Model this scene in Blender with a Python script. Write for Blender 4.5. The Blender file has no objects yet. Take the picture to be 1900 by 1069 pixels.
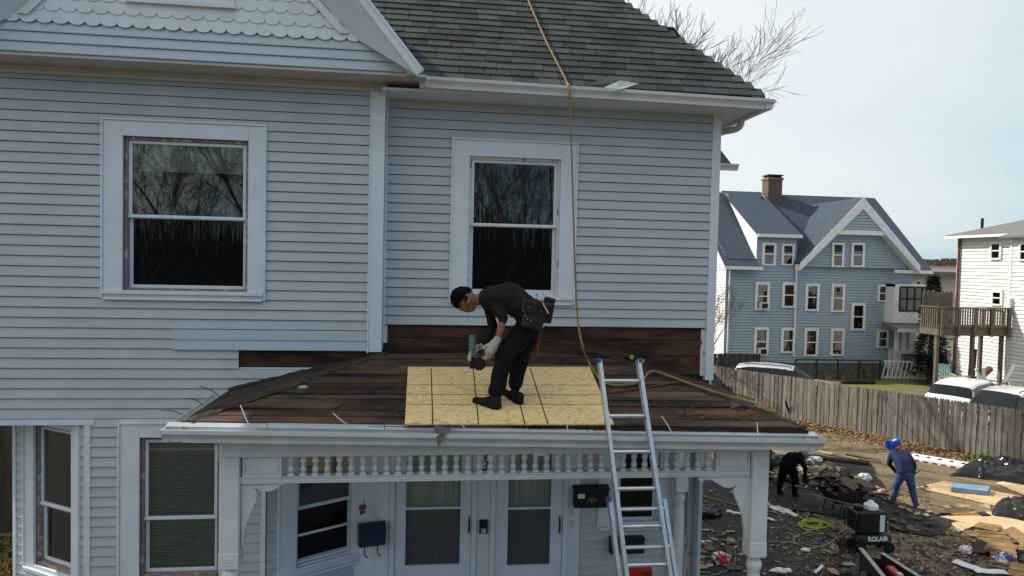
import bpy, bmesh, math, random
import numpy as np
from mathutils import Vector, Matrix, noise
R = math.radians
V = Vector
random.seed(7)
scn = bpy.context.scene
col = scn.collection
# ------------------------------------------------------------ camera
H = 5.9                       # drone height above the yard
FPX = 1317.0                  # focal length in photo pixels (photo 1900 x 1069)
YAW, PITCH, ROLL = R(-7.2), R(-2.04), R(1.3)
cam_d = bpy.data.cameras.new('camera')
cam = bpy.data.objects.new('camera', cam_d)
col.objects.link(cam)
cam_d.sensor_fit = 'HORIZONTAL'
cam_d.sensor_width = 36.0
cam_d.lens = 36.0 * FPX / 1900.0
cam_d.clip_start = 0.05
cam_d.clip_end = 6000
CR = Matrix.Rotation(YAW, 3, 'Z') @ Matrix.Rotation(R(90) + PITCH, 3, 'X') @ Matrix.Rotation(ROLL, 3, 'Z')
cam.location = (0, 0, H)
cam.rotation_euler = CR.to_euler()
scn.camera = cam
# ------------------------------------------------------------ sky, sun, exposure
SUN_EL, SUN_BACK = R(42), R(27)
SDIR = V((-math.cos(SUN_EL) * math.cos(SUN_BACK), math.cos(SUN_EL) * math.sin(SUN_BACK), math.sin(SUN_EL)))
wd = bpy.data.worlds.new('World')
scn.world = wd
wd.use_nodes = True
nt = wd.node_tree
nt.nodes.clear()
wo = nt.nodes.new('ShaderNodeOutputWorld')
bg = nt.nodes.new('ShaderNodeBackground')
bg.inputs[1].default_value = 0.1
sk = nt.nodes.new('ShaderNodeTexSky')
sk.sky_type = 'NISHITA'
sk.sun_disc = False
sk.sun_elevation = SUN_EL
sk.sun_rotation = math.atan2(SDIR.x, SDIR.y)
sk.air_density = 1.2
sk.dust_density = 1.5
tc = nt.nodes.new('ShaderNodeTexCoord')
mp = nt.nodes.new('ShaderNodeMapping')
mp.inputs['Scale'].default_value = (1.0, 1.0, 3.4)
cn = nt.nodes.new('ShaderNodeTexNoise')
cn.inputs['Scale'].default_value = 2.0
cn.inputs['Detail'].default_value = 5
cn.inputs['Roughness'].default_value = 0.5
dt = nt.nodes.new('ShaderNodeVectorMath'); dt.operation = 'DOT_PRODUCT'; dt.inputs[1].default_value = SDIR
ad = nt.nodes.new('ShaderNodeMath'); ad.operation = 'MULTIPLY_ADD'; ad.inputs[1].default_value = 0.55; ad.inputs[2].default_value = -0.275   # noise wobble
sm0 = nt.nodes.new('ShaderNodeMath'); sm0.operation = 'ADD'
mr0 = nt.nodes.new('ShaderNodeMapRange'); mr0.inputs[1].default_value = -1.0; mr0.inputs[2].default_value = 1.0
cr = nt.nodes.new('ShaderNodeValToRGB')
el = cr.color_ramp.elements
el[0].position = 0.15; el[0].color = (0.19, 0.42, 0.76, 1)
el[1].position = 0.90; el[1].color = (0.96, 0.96, 0.93, 1)
for ps, c_ in ((0.34, (0.34, 0.56, 0.78, 1)), (0.42, (0.60, 0.72, 0.775, 1)), (0.52, (0.77, 0.83, 0.85, 1)), (0.68, (0.86, 0.89, 0.90, 1))):
    e_ = el.new(ps); e_.color = c_
sc0 = nt.nodes.new('ShaderNodeVectorMath'); sc0.operation = 'SCALE'; sc0.inputs['Scale'].default_value = 10.0
mx = nt.nodes.new('ShaderNodeMix'); mx.data_type = 'RGBA'; mx.inputs[0].default_value = 0.88
L = nt.links.new
L(tc.outputs['Generated'], mp.inputs[0]); L(mp.outputs[0], cn.inputs['Vector'])
L(tc.outputs['Generated'], dt.inputs[0]); L(cn.outputs[0], ad.inputs[0]); L(dt.outputs['Value'], sm0.inputs[0]); L(ad.outputs[0], sm0.inputs[1])
L(sm0.outputs[0], mr0.inputs[0]); L(mr0.outputs[0], cr.inputs[0]); L(cr.outputs[0], sc0.inputs[0])
L(sk.outputs[0], mx.inputs[6]); L(sc0.outputs[0], mx.inputs[7]); L(mx.outputs[2], bg.inputs[0]); L(bg.outputs[0], wo.inputs[0])
sl = bpy.data.lights.new('sun', 'SUN')
sl.energy = 5.0
sl.angle = R(0.6)
sl.color = (1.0, 0.93, 0.82)
so = bpy.data.objects.new('sun', sl)
so.rotation_euler = SDIR.to_track_quat('Z', 'Y').to_euler()
so.location = (0, 0, 40)
col.objects.link(so)
scn.view_settings.view_transform = 'Standard'
scn.view_settings.look = 'None'
scn.view_settings.exposure = 0.17
scn.view_settings.gamma = 1.0
scn.view_settings.use_curve_mapping = False
scn.cycles.use_denoising = True
scn.cycles.max_bounces = 6
scn.cycles.transparent_max_bounces = 12

# ------------------------------------------------------------ photo pixel -> direction -> point on a surface
def ray(px, py):
    return CR @ V(((px - 950.0) / FPX, (534.5 - py) / FPX, -1.0))
def onY(px, py, Y):
    d = ray(px, py); p = d * (Y / d.y); p.z += H; return p
def onX(px, py, X):
    d = ray(px, py); p = d * (X / d.x); p.z += H; return p
def onZ(px, py, z=0.0):
    d = ray(px, py); p = d * ((z - H) / d.z); p.z += H; return p
def onP(px, py, o, n):
    d = ray(px, py); c = V((0, 0, H)); return c + d * ((o - c).dot(n) / d.dot(n))

# ------------------------------------------------------------ object helpers
WL = {}
def link(o):
    col.objects.link(o); return o
def tag(o, label=None, cat=None, group=None, kind=None):
    if label: o['label'] = label
    if cat: o['category'] = cat
    if group: o['group'] = group
    if kind: o['kind'] = kind
    return o
def thing(name, label, cat, loc, group=None, rz=0.0):
    o = link(bpy.data.objects.new(name, None))
    o.empty_display_size = 0.1
    o.location = loc; o.rotation_euler = (0, 0, rz)
    WL[o.name] = V(loc)
    return tag(o, label, cat, group)
def holder(name, parent):
    """an empty part that carries sub-parts"""
    o = link(bpy.data.objects.new(name, None)); o.empty_display_size = 0.1
    o.parent = parent; WL[o.name] = WL[parent.name]; return o
def inst(name, me, loc, rot=(0, 0, 0), parent=None, scale=(1, 1, 1), local=False):
    o = link(bpy.data.objects.new(name, me))
    l = V(loc)
    if parent is not None:
        o.parent = parent
        if not local: l = l - WL[parent.name]
    o.location = l
    if isinstance(rot, Matrix): o.rotation_euler = rot.to_euler()
    else: o.rotation_euler = rot
    o.scale = scale
    WL[o.name] = V(loc)
    return o

class MB:
    def __init__(s): s.v = []; s.f = []; s.m = []; s.mats = []; s.cur = 0
    def use(s, mat):
        if mat not in s.mats: s.mats.append(mat)
        s.cur = s.mats.index(mat); return s
    def face(s, pts):
        n = len(s.v); s.v += [V(p) for p in pts]; s.f.append(tuple(range(n, n + len(pts)))); s.m.append(s.cur); return s
    def grid(s, vs, fs):
        n = len(s.v); s.v += [V(p) for p in vs]
        for f in fs: s.f.append(tuple(i + n for i in f)); s.m.append(s.cur)
        return s
    def hexa(s, b, t):
        """8 points: bottom loop b, top loop t"""
        return s.grid(list(b) + list(t), [(3, 2, 1, 0), (4, 5, 6, 7), (0, 1, 5, 4), (1, 2, 6, 5), (2, 3, 7, 6), (3, 0, 4, 7)])
    def box(s, x0, x1, y0, y1, z0, z1):
        return s.hexa([(x0, y0, z0), (x1, y0, z0), (x1, y1, z0), (x0, y1, z0)], [(x0, y0, z1), (x1, y0, z1), (x1, y1, z1), (x0, y1, z1)])
    def obox(s, c, ax, ay, az):
        c = V(c); ax = V(ax); ay = V(ay); az = V(az)
        return s.hexa([c - ax - ay - az, c + ax - ay - az, c + ax + ay - az, c - ax + ay - az], [c - ax - ay + az, c + ax - ay + az, c + ax + ay + az, c - ax + ay + az])
    def bar(s, a, b, w, h, up=(0, 0, 1)):
        a = V(a); b = V(b); d = (b - a); u = V(up); x = d.cross(u)
        if x.length < 1e-6: x = d.cross(V((0, 1, 0)))
        x.normalize(); u = x.cross(d).normalized()
        return s.obox((a + b) / 2, d / 2, x * w / 2, u * h / 2)
    def prism(s, poly, d, cap=True):
        poly = [V(p) for p in poly]; d = V(d); n = len(poly)
        fs = [(i, (i + 1) % n, (i + 1) % n + n, i + n) for i in range(n)]
        if cap: fs += [tuple(range(n))[::-1], tuple(range(n, 2 * n))]
        return s.grid(poly + [p + d for p in poly], fs)
    def tube(s, pts, r, n=8, cap=True):
        pts = [V(p) for p in pts]; rr = r if isinstance(r, (list, tuple)) else [r] * len(pts)
        vs = []; fs = []; prev = None
        for i, p in enumerate(pts):
            t = (pts[min(i + 1, len(pts) - 1)] - pts[max(i - 1, 0)])
            if t.length < 1e-9: t = V((0, 0, 1))
            t.normalize()
            if prev is None:
                a = t.cross(V((0, 0, 1)))
                if a.length < 0.05: a = t.cross(V((0, 1, 0)))
            else:
                a = prev - t * prev.dot(t)
                if a.length < 1e-4: a = t.cross(V((0, 1, 0)))
            a.normalize(); prev = a; b = t.cross(a)
            for k in range(n):
                g = 2 * math.pi * k / n; vs.append(p + (a * math.cos(g) + b * math.sin(g)) * rr[i])
        for i in range(len(pts) - 1):
            for k in range(n):
                fs.append((i * n + k, i * n + (k + 1) % n, (i + 1) * n + (k + 1) % n, (i + 1) * n + k))
        if cap: fs += [tuple(range(n))[::-1], tuple(range((len(pts) - 1) * n, len(pts) * n))]
        return s.grid(vs, fs)
    def lathe(s, prof, c=(0, 0, 0), n=16, axis=None):
        """prof: (radius, height) from bottom to top about z, or about the given axis"""
        c = V(c); q = V(axis).to_track_quat('Z', 'Y') if axis is not None else None
        vs = []; fs = []
        for r_, z_ in prof:
            for k in range(n):
                p = V((r_ * math.cos(2 * math.pi * k / n), r_ * math.sin(2 * math.pi * k / n), z_))
                vs.append(c + (q @ p if q else p))
        for i in range(len(prof) - 1):
            for k in range(n):
                fs.append((i * n + k, i * n + (k + 1) % n, (i + 1) * n + (k + 1) % n, (i + 1) * n + k))
        fs += [tuple(range(n))[::-1], tuple(range((len(prof) - 1) * n, len(prof) * n))]
        return s.grid(vs, fs)
    def ball(s, c, r, n=10, m=7, sc=(1, 1, 1)):
        c = V(c); vs = []; fs = []
        for i in range(m + 1):
            a = math.pi * i / m
            for k in range(n):
                b = 2 * math.pi * k / n
                vs.append(c + V((r * sc[0] * math.sin(a) * math.cos(b), r * sc[1] * math.sin(a) * math.sin(b), r * sc[2] * math.cos(a))))
        for i in range(m):
            for k in range(n): fs.append((i * n + k, (i + 1) * n + k, (i + 1) * n + (k + 1) % n, i * n + (k + 1) % n))
        return s.grid(vs, fs)
    def mesh(s, name, mat=None, off=V((0, 0, 0)), smooth=False, weld=False, bev=0.0, flat_ang=None):
        me = bpy.data.meshes.new(name)
        me.from_pydata([tuple(p - off) for p in s.v], [], s.f)
        ms = s.mats if s.mats else [mat]
        for m in ms: me.materials.append(m)
        if s.mats: me.polygons.foreach_set('material_index', s.m)
        if weld or bev or True:
            bm = bmesh.new(); bm.from_mesh(me)
            if weld: bmesh.ops.remove_doubles(bm, verts=bm.verts, dist=1e-5)
            if bev:
                bmesh.ops.bevel(bm, geom=[e for e in bm.edges if len(e.link_faces) == 2 and e.calc_face_angle(0) > 0.6], offset=bev, segments=1, affect='EDGES', clamp_overlap=True)
            bmesh.ops.recalc_face_normals(bm, faces=bm.faces)
            bm.to_mesh(me); bm.free()
        if smooth:
            me.polygons.foreach_set('use_smooth', [True] * len(me.polygons))
            me.set_sharp_from_angle(angle=R(40) if flat_ang is None else flat_ang)
        me.update()
        return me
    def build(s, name, mat=None, parent=None, local=False, **k):
        if parent is not None:
            off = V((0, 0, 0)) if local else WL[parent.name]
            o = link(bpy.data.objects.new(name, s.mesh(name, mat, off, **k)))
            o.parent = parent; WL[o.name] = off
            return o
        xs = [p.x for p in s.v]; ys = [p.y for p in s.v]; zs = [p.z for p in s.v]
        off = V(((min(xs) + max(xs)) / 2, (min(ys) + max(ys)) / 2, min(zs)))
        o = link(bpy.data.objects.new(name, s.mesh(name, mat, off, **k)))
        o.location = off; WL[o.name] = off
        return o
def spline(pts, n=8):
    pts = [V(p) for p in pts]; out = []
    for i in range(len(pts) - 1):
        p0 = pts[max(i - 1, 0)]; p1 = pts[i]; p2 = pts[i + 1]; p3 = pts[min(i + 2, len(pts) - 1)]
        for k in range(n):
            t = k / n
            out.append(0.5 * ((2 * p1) + (p2 - p0) * t + (2 * p0 - 5 * p1 + 4 * p2 - p3) * t * t + (3 * p1 - p0 - 3 * p2 + p3) * t ** 3))
    out.append(pts[-1]); return out

# ------------------------------------------------------------ materials
def pm(name, c, rough=0.6, c2=None, scale=6.0, lo=0.35, hi=0.65, stretch=(1, 1, 1), detail=4, bump=0.0, bscale=60.0, bstretch=(1, 1, 1),
       metal=0.0, rnd=0.0, c3=None, s3=1.5, lo3=0.55, hi3=0.7, st3=(1, 1, 1), spec=0.3, sheen=0.0, coat=0.0, trans=0.0, loc=False):
    m = bpy.data.materials.new(name); m.use_nodes = True; t = m.node_tree; N = t.nodes; K = t.links.new
    b = N['Principled BSDF']
    b.inputs['Roughness'].default_value = rough; b.inputs['Metallic'].default_value = metal
    b.inputs['Specular IOR Level'].default_value = spec
    if coat: b.inputs['Coat Weight'].default_value = coat; b.inputs['Coat Roughness'].default_value = 0.08
    if sheen: b.inputs['Sheen Weight'].default_value = sheen
    g = N.new('ShaderNodeNewGeometry'); gp = g.outputs['Position']
    if loc:
        tcn = N.new('ShaderNodeTexCoord'); gp = tcn.outputs['Object']
    def nz(sc, st, det=4):
        mpn = N.new('ShaderNodeMapping'); mpn.inputs['Scale'].default_value = st; K(gp, mpn.inputs[0])
        x = N.new('ShaderNodeTexNoise'); x.inputs['Scale'].default_value = sc; x.inputs['Detail'].default_value = det; x.inputs['Roughness'].default_value = 0.6
        K(mpn.outputs[0], x.inputs['Vector']); return x.outputs[0]
    def ramp(v, a, z):
        x = N.new('ShaderNodeMapRange'); x.inputs[1].default_value = a; x.inputs[2].default_value = z; K(v, x.inputs[0]); return x.outputs[0]
    def mix(f, a, z, mode='MIX'):
        x = N.new('ShaderNodeMix'); x.data_type = 'RGBA'; x.blend_type = mode
        for s_, v_ in ((0, f), (6, a), (7, z)):
            if isinstance(v_, (int, float)): x.inputs[s_].default_value = v_
            elif isinstance(v_, (tuple, list)): x.inputs[s_].default_value = (*v_, 1)
            else: K(v_, x.inputs[s_])
        return x.outputs[2]
    c2 = c2 or tuple(max(0, k * 0.8) for k in c)
    out = mix(ramp(nz(scale, stretch, detail), lo, hi), c, c2)
    if c3: out = mix(ramp(nz(s3, st3), lo3, hi3), out, c3)
    if rnd:
        oi = N.new('ShaderNodeObjectInfo'); mr = N.new('ShaderNodeMapRange')
        mr.inputs[3].default_value = 1 - rnd; mr.inputs[4].default_value = 1 + rnd
        K(oi.outputs['Random'], mr.inputs[0])
        vm = N.new('ShaderNodeVectorMath'); vm.operation = 'SCALE'; K(out, vm.inputs[0]); K(mr.outputs[0], vm.inputs['Scale']); out = vm.outputs[0]
    K(out, b.inputs['Base Color'])
    if bump:
        bn = N.new('ShaderNodeBump'); bn.inputs['Strength'].default_value = bump; bn.inputs['Distance'].default_value = 0.01
        K(nz(bscale, bstretch, 5), bn.inputs['Height']); K(bn.outputs[0], b.inputs['Normal'])
    if trans:
        tb = N.new('ShaderNodeBsdfTranslucent'); K(out, tb.inputs[0]); ms = N.new('ShaderNodeMixShader'); ms.inputs[0].default_value = trans
        K(b.outputs[0], ms.inputs[1]); K(tb.outputs[0], ms.inputs[2]); K(ms.outputs[0], N['Material Output'].inputs[0])
    return m
def glass(name, tint=0.75, refl=1.0, rough=0.01, ior=1.5, base=None):
    m = bpy.data.materials.new(name); m.use_nodes = True; t = m.node_tree; N = t.nodes; K = t.links.new
    N.remove(N['Principled BSDF'])
    fr = N.new('ShaderNodeFresnel'); fr.inputs[0].default_value = ior
    ma = N.new('ShaderNodeMath'); ma.operation = 'MULTIPLY'; ma.inputs[1].default_value = refl; ma.use_clamp = True
    gl = N.new('ShaderNodeBsdfGlossy'); gl.inputs['Roughness'].default_value = rough
    tr = N.new('ShaderNodeBsdfTransparent'); tr.inputs[0].default_value = (tint * 0.95, tint, tint * 0.98, 1)
    ms = N.new('ShaderNodeMixShader')
    K(fr.outputs[0], ma.inputs[0]); K(ma.outputs[0], ms.inputs[0]); K(tr.outputs[0], ms.inputs[1]); K(gl.outputs[0], ms.inputs[2])
    nz = N.new('ShaderNodeTexNoise'); nz.inputs['Scale'].default_value = 2.0; bn = N.new('ShaderNodeBump'); bn.inputs['Strength'].default_value = 0.02; bn.inputs['Distance'].default_value = 0.02
    K(nz.outputs[0], bn.inputs['Height']); K(bn.outputs[0], gl.inputs['Normal'])
    if base:
        df = N.new('ShaderNodeBsdfDiffuse'); df.inputs[0].default_value = (*base, 1); m2 = N.new('ShaderNodeMixShader'); m2.inputs[0].default_value = 0.5
        K(tr.outputs[0], m2.inputs[1]); K(df.outputs[0], m2.inputs[2]); K(m2.outputs[0], ms.inputs[1])
    K(ms.outputs[0], N['Material Output'].inputs[0])
    return m
M = {}
M['siding'] = pm('grey_vinyl_siding', (0.45, 0.505, 0.545), 0.55, (0.41, 0.465, 0.505), 2.5, bump=0.12, bscale=25, bstretch=(0.25, 0.25, 9), rnd=0.03, c3=(0.385, 0.415, 0.425), s3=0.9, lo3=0.5, hi3=0.95)
M['gsiding'] = pm('pale_blue_lit_siding', (0.46, 0.55, 0.62), 0.55, (0.43, 0.52, 0.59), 2.5, bump=0.1, bscale=25, bstretch=(0.25, 0.25, 9))  # gable courses lightened as less occluded, put in colour; also pale blue corner board
M['trim'] = pm('white_trim', (0.64, 0.72, 0.785), 0.5, (0.58, 0.655, 0.715), 3.0, bump=0.06, bscale=30, c3=(0.50, 0.48, 0.44), s3=5, lo3=0.66, hi3=0.9, st3=(1, 1, .4))
M['soffit'] = pm('beige_soffit', (0.54, 0.53, 0.49), 0.6, (0.47, 0.46, 0.42), 3.0)
M['porchw'] = pm('aged_white_porch_paint', (0.66, 0.70, 0.72), 0.5, (0.58, 0.62, 0.63), 5.0, bump=0.15, bscale=40, bstretch=(.3, 1, 1), c3=(0.36, 0.31, 0.25), s3=13, lo3=0.66, hi3=0.76, st3=(.35, 1, 1))
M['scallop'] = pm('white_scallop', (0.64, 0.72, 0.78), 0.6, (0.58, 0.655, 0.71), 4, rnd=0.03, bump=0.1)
M['brownpaint'] = pm('mauve_brown_paint', (0.23, 0.16, 0.15), 0.6, (0.40, 0.36, 0.35), 14, lo=0.5, hi=0.62, bump=0.25, bscale=60)
M['peel'] = pm('peeling_paint', (0.66, 0.65, 0.65), 0.6, (0.20, 0.07, 0.08), 18, lo=0.56, hi=0.62, stretch=(1.4, 1.4, .35), bump=0.4, bscale=40)
M['alu'] = pm('aluminium_gutter', (0.62, 0.65, 0.67), 0.4, (0.55, 0.57, 0.58), 4, metal=0.0, c3=(0.40, 0.38, 0.33), s3=7, lo3=0.6, hi3=0.85, st3=(.4, 1, 1))
M['metal'] = pm('ladder_aluminium', (0.62, 0.64, 0.66), 0.36, (0.48, 0.49, 0.50), 22, lo=0.45, hi=0.7, metal=0.85, bump=0.05)
M['dark'] = pm('dark_interior', (0.02, 0.02, 0.022), 0.9)
M['room'] = pm('room_wall', (0.10, 0.095, 0.085), 0.9)
M['blind'] = pm('window_blind', (0.60, 0.63, 0.61), 0.8, bump=0.0)
M['curtain'] = pm('pale_curtain', (0.82, 0.81, 0.74), 0.9, (0.66, 0.65, 0.60), 9, stretch=(1, 1, 0.05))
M['glass'] = glass('window_glass', 0.88, 2.4)
M['screen'] = glass('screened_glass', 0.45, 0.8, base=(0.012, 0.013, 0.014))
M['doorscreen'] = glass('door_screen_glass', 0.95, 1.0, base=(0.10, 0.11, 0.115))
M['frost'] = glass('storm_door_glass', 0.94, 1.4)
M['shingle'] = pm('asphalt_shingle', (0.034, 0.040, 0.043), 0.9, (0.064, 0.072, 0.075), 90, lo=0.4, hi=0.6, bump=0.5, bscale=220, rnd=0.36, c3=(0.026, 0.030, 0.032), s3=1.8, lo3=0.45, hi3=0.75)
M['felt'] = pm('roofing_felt', (0.016, 0.015, 0.014), 0.8, (0.04, 0.034, 0.03), 8, bump=0.4, bscale=30)
M['oldwood'] = pm('old_roof_board', (0.105, 0.058, 0.035), 0.85, (0.014, 0.011, 0.010), 2.4, lo=0.38, hi=0.62, stretch=(0.35, 1.6, 1.6), detail=8, bump=0.9, bscale=22, bstretch=(0.18, 4, 4), rnd=0.45, c3=(0.17, 0.098, 0.055), s3=2.6, lo3=0.58, hi3=0.85, st3=(0.5, 1.8, 1.8))
M['wallwood'] = pm('stained_wall_board', (0.070, 0.034, 0.021), 0.85, (0.016, 0.010, 0.009), 4, lo=0.4, hi=0.6, stretch=(0.4, 1, 1.8), detail=8, bump=0.5, bscale=30, bstretch=(0.2, 4, 4), rnd=0.3, c3=(0.13, 0.052, 0.028), s3=2.5, lo3=0.6, hi3=0.75, st3=(0.6, 1, 2))
M['black'] = pm('black_plastic', (0.012, 0.012, 0.013), 0.45)
M['navy'] = pm('navy_enamel', (0.016, 0.040, 0.075), 0.4)
M['brick'] = pm('chimney_brick', (0.21, 0.14, 0.105), 0.9, (0.13, 0.085, 0.065), 9, rnd=0.2)
# ============================================================ THE MAIN HOUSE
YL, YR, YD, YG = 8.50, 8.78, 9.12, 8.05          # left front wall, right front wall, door wall under the porch, gable face
E = 0.1143                                        # clapboard exposure
class Frame:
    def __init__(s, o, d, n): s.o = V((o[0], o[1], 0)); s.d = V((d[0], d[1], 0)).normalized(); s.n = V((n[0], n[1], 0)).normalized()
    def p(s, a, o, z): q = s.o + s.d * a + s.n * o; q.z = z; return q
    def hit(s, px, py):
        q = onP(px, py, s.o, s.n); return (q - V((s.o.x, s.o.y, 0))).dot(s.d), q.z
    def box(s, mb, a0, a1, o0, o1, z0, z1):
        return mb.hexa([s.p(a0, o0, z0), s.p(a1, o0, z0), s.p(a1, o1, z0), s.p(a0, o1, z0)], [s.p(a0, o0, z1), s.p(a1, o0, z1), s.p(a1, o1, z1), s.p(a0, o1, z1)])
FL = Frame((0, YL), (1, 0), (0, -1))
FR = Frame((0, YR), (1, 0), (0, -1))
FD = Frame((0, YD), (1, 0), (0, -1))
FG = Frame((0, YG), (1, 0), (0, -1))
xcb0 = onY(684, 400, YL).x; xcb1 = onY(712, 400, YL).x      # inner corner board
XR = onY(1327, 430, YR).x                                    # right corner of the house
XLEFT = -6.0
YBACK = 21.5
house = thing('main_house', 'pale grey clapboard house in front, roofer working on its stripped porch roof', 'house', ((XLEFT + XR) / 2, YL, 0))

def sheath(fr, a0, a1, z0, z1, holes, off, mat, name='sheathing', parent=None):
    xs = sorted({a0, a1, *[h[0] for h in holes], *[h[1] for h in holes]}); xs = [x for x in xs if a0 <= x <= a1]
    zs = sorted({z0, z1, *[h[2] for h in holes], *[h[3] for h in holes]}); zs = [z for z in zs if z0 <= z <= z1]
    mb = MB()
    for i in range(len(xs) - 1):
        for j in range(len(zs) - 1):
            cx = (xs[i] + xs[i + 1]) / 2; cz = (zs[j] + zs[j + 1]) / 2
            if any(h[0] < cx < h[1] and h[2] < cz < h[3] for h in holes): continue
            fr.box(mb, xs[i], xs[i + 1], off - 0.05, off, zs[j], zs[j + 1])
    return mb.build(name, mat, parent)
def clapboards(fr, a0, a1, z0, z1, holes, mat, parent, e=E, seams=True, amin=None, amax=None):
    """horizontal boards, each a piece; cut round the holes"""
    z = z0; k = 0
    while z < z1 - 0.005:
        t = min(z + e, z1)
        segs = [(a0 if amin is None else max(a0, amin(z)), a1 if amax is None else min(a1, amax(z)))]
        for h in holes:
            if z > h[2] - 0.004 and t < h[3] + 0.004:
                ns = []
                for (p, q) in segs:
                    if h[1] <= p or h[0] >= q: ns.append((p, q)); continue
                    if h[0] > p: ns.append((p, h[0]))
                    if h[1] < q: ns.append((h[1], q))
                segs = ns
        for (p, q) in segs:
            cuts = [p]
            if seams and q - p > 3.0 and (k // 2) % 2 == 0 and k % 2 == 0: cuts.append(p + (q - p) * random.uniform(0.3, 0.75))
            cuts.append(q)
            for i in range(len(cuts) - 1):
                u, w = cuts[i], cuts[i + 1] - (0.0015 if i < len(cuts) - 2 else 0)
                if w - u < 0.01: continue
                wv = random.uniform(-0.0012, 0.0012)
                mb = MB()
                prof = [(0.0, t), (0.0, z + 0.006), (0.019 + wv, z + 0.006), (0.022 + wv, z + 0.013), (0.003, t)]
                mb.prism([fr.p(u, o, zz) for o, zz in prof], fr.d * (w - u))
                mb.build('clapboard', mat, parent)
        z += e; k += 1

def window(fr, outer, cw, bw, mid, fmat, smat, parent=house, top_in=0.0, screen_low=True, blind=0.0, lip=True, sill=True, curtain=None, low=True, name='window', depth=0.0, extra_bars=()):
    """outer = casing rectangle (a0,a1,z0,z1); cw = casing widths (l, r, t, b); bw = painted frame width; mid = height of the meeting rail"""
    a0, a1, z0, z1 = outer; l, r, t, b = cw
    w = holder(name, parent)
    i0, i1, j0, j1 = a0 + l, a1 - r, z0 + b, z1 - t
    mb = MB()
    fr.box(mb, a0, i0, -0.03, 0.030, z0, z1); fr.box(mb, i1, a1, -0.03, 0.030, z0, z1)
    fr.box(mb, i0, i1, -0.03, 0.0305, j1, z1)
    if b > 0.01: fr.box(mb, i0, i1, -0.03, 0.0305, z0, j0)
    mb.build('casing', M['trim'], w, bev=0.003)
    if lip:
        mb = MB(); q = 0.022
        fr.box(mb, a0 - q, a0, 0, 0.045, z0 - q, z1 + q); fr.box(mb, a1, a1 + q, 0, 0.045, z0 - q, z1 + q)
        fr.box(mb, a0, a1, 0, 0.047, z1, z1 + q)
        mb.build('edge_moulding', M['trim'], w, bev=0.002)
    if sill:
        mb = MB(); fr.box(mb, a0, a1, 0.031, 0.06, z0 + 0.03, z0 + 0.075); fr.box(mb, a0 + .01, a1 - .01, 0, 0.05, z0 - 0.035, z0 - 0.001)
        mb.build('sill', M['trim'], w, bev=0.003)
    mb = MB(); d0, d1 = -0.085, -0.018
    fr.box(mb, i0, i0 + bw, d0, d1, j0, j1); fr.box(mb, i1 - bw, i1, d0, d1, j0, j1)
    fr.box(mb, i0 + bw, i1 - bw, d0, d1 + .001, j1 - bw, j1); fr.box(mb, i0 + bw, i1 - bw, d0, d1 + 0.012, j0, j0 + bw * 1.2)
    mb.build('jamb', fmat, w, bev=0.003)
    s0, s1, u0, u1 = i0 + bw, i1 - bw, j0 + bw * 1.2, j1 - bw
    sw = 0.038
    def sash(p, q, y0, y1, d, nm):
        m2 = MB()
        fr.box(m2, p, p + sw, d - 0.03, d, y0, y1); fr.box(m2, q - sw, q, d - 0.03, d, y0, y1)
        fr.box(m2, p + sw, q - sw, d - 0.03, d + .001, y1 - sw, y1); fr.box(m2, p + sw, q - sw, d - 0.03, d + .001, y0, y0 + sw)
        return m2.build(nm, smat, w, bev=0.003)
    sash(s0, s1, mid - 0.02, u1, -0.045, 'sash')
    mb = MB(); fr.box(mb, s0 + sw, s1 - sw, -0.066, -0.062, mid + .018, u1 - sw); mb.build('pane', M['glass'], w)
    if low:
        sash(s0, s1, u0, mid + 0.012, -0.079, 'sash')
        mb = MB(); fr.box(mb, s0 + sw, s1 - sw, -0.101, -0.097, u0 + sw, mid - .026); mb.build('pane', M['screen'] if screen_low else M['glass'], w)
    mb = MB(); fr.box(mb, s0, s1, -0.044, -0.03, mid - 0.018, mid + 0.010); mb.build('meeting_rail', smat, w, bev=0.003)
    for zb in extra_bars:
        mb = MB(); fr.box(mb, s0, s1, -0.044, -0.028, zb - .015, zb + .015); mb.build('rail', smat, w, bev=0.003)
    if blind:
        mb = MB(); zt = u1 - 0.02; n = int(blind / 0.026)
        for k in range(n):
            z = zt - k * 0.026
            mb.hexa([fr.p(s0, -0.16, z - .022), fr.p(s1, -0.16, z - .022), fr.p(s1, -0.145, z), fr.p(s0, -0.145, z)], [fr.p(s0, -0.161, z - .0215), fr.p(s1, -0.161, z - .0215), fr.p(s1, -0.146, z + .0005), fr.p(s0, -0.146, z + .0005)])
        mb.build('blind', M['blind'], w)
    if curtain:
        mb = MB(); n = 60; c0, c1, y0, y1 = curtain; pts = []
        for k in range(n + 1):
            a = c0 + (c1 - c0) * k / n; o = -0.22 + 0.02 * math.sin(k * 0.9) + 0.01 * math.sin(k * 2.3); pts.append((a, o))
        for k in range(n):
            mb.face([fr.p(pts[k][0], pts[k][1], y0), fr.p(pts[k + 1][0], pts[k + 1][1], y0), fr.p(pts[k + 1][0], pts[k + 1][1], y1), fr.p(pts[k][0], pts[k][1], y1)])
        mb.build('curtain', M['curtain'], w, smooth=True, weld=True)
    return (i0, i1, j0, j1), w

# ---- wall outlines
zbotR = onY(1000, 606, YR).z                       # lower edge of the siding on the right wall
zbotL = onY(640, 650, YL).z                        # lower edge of the loose panel on the left wall
z_eave = onY(1100, 190, YR - 0.02).z               # top of the right wall under the frieze
zLtop = (onY(100, 137, YL).z + onY(560, 160, YL).z) / 2
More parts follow.
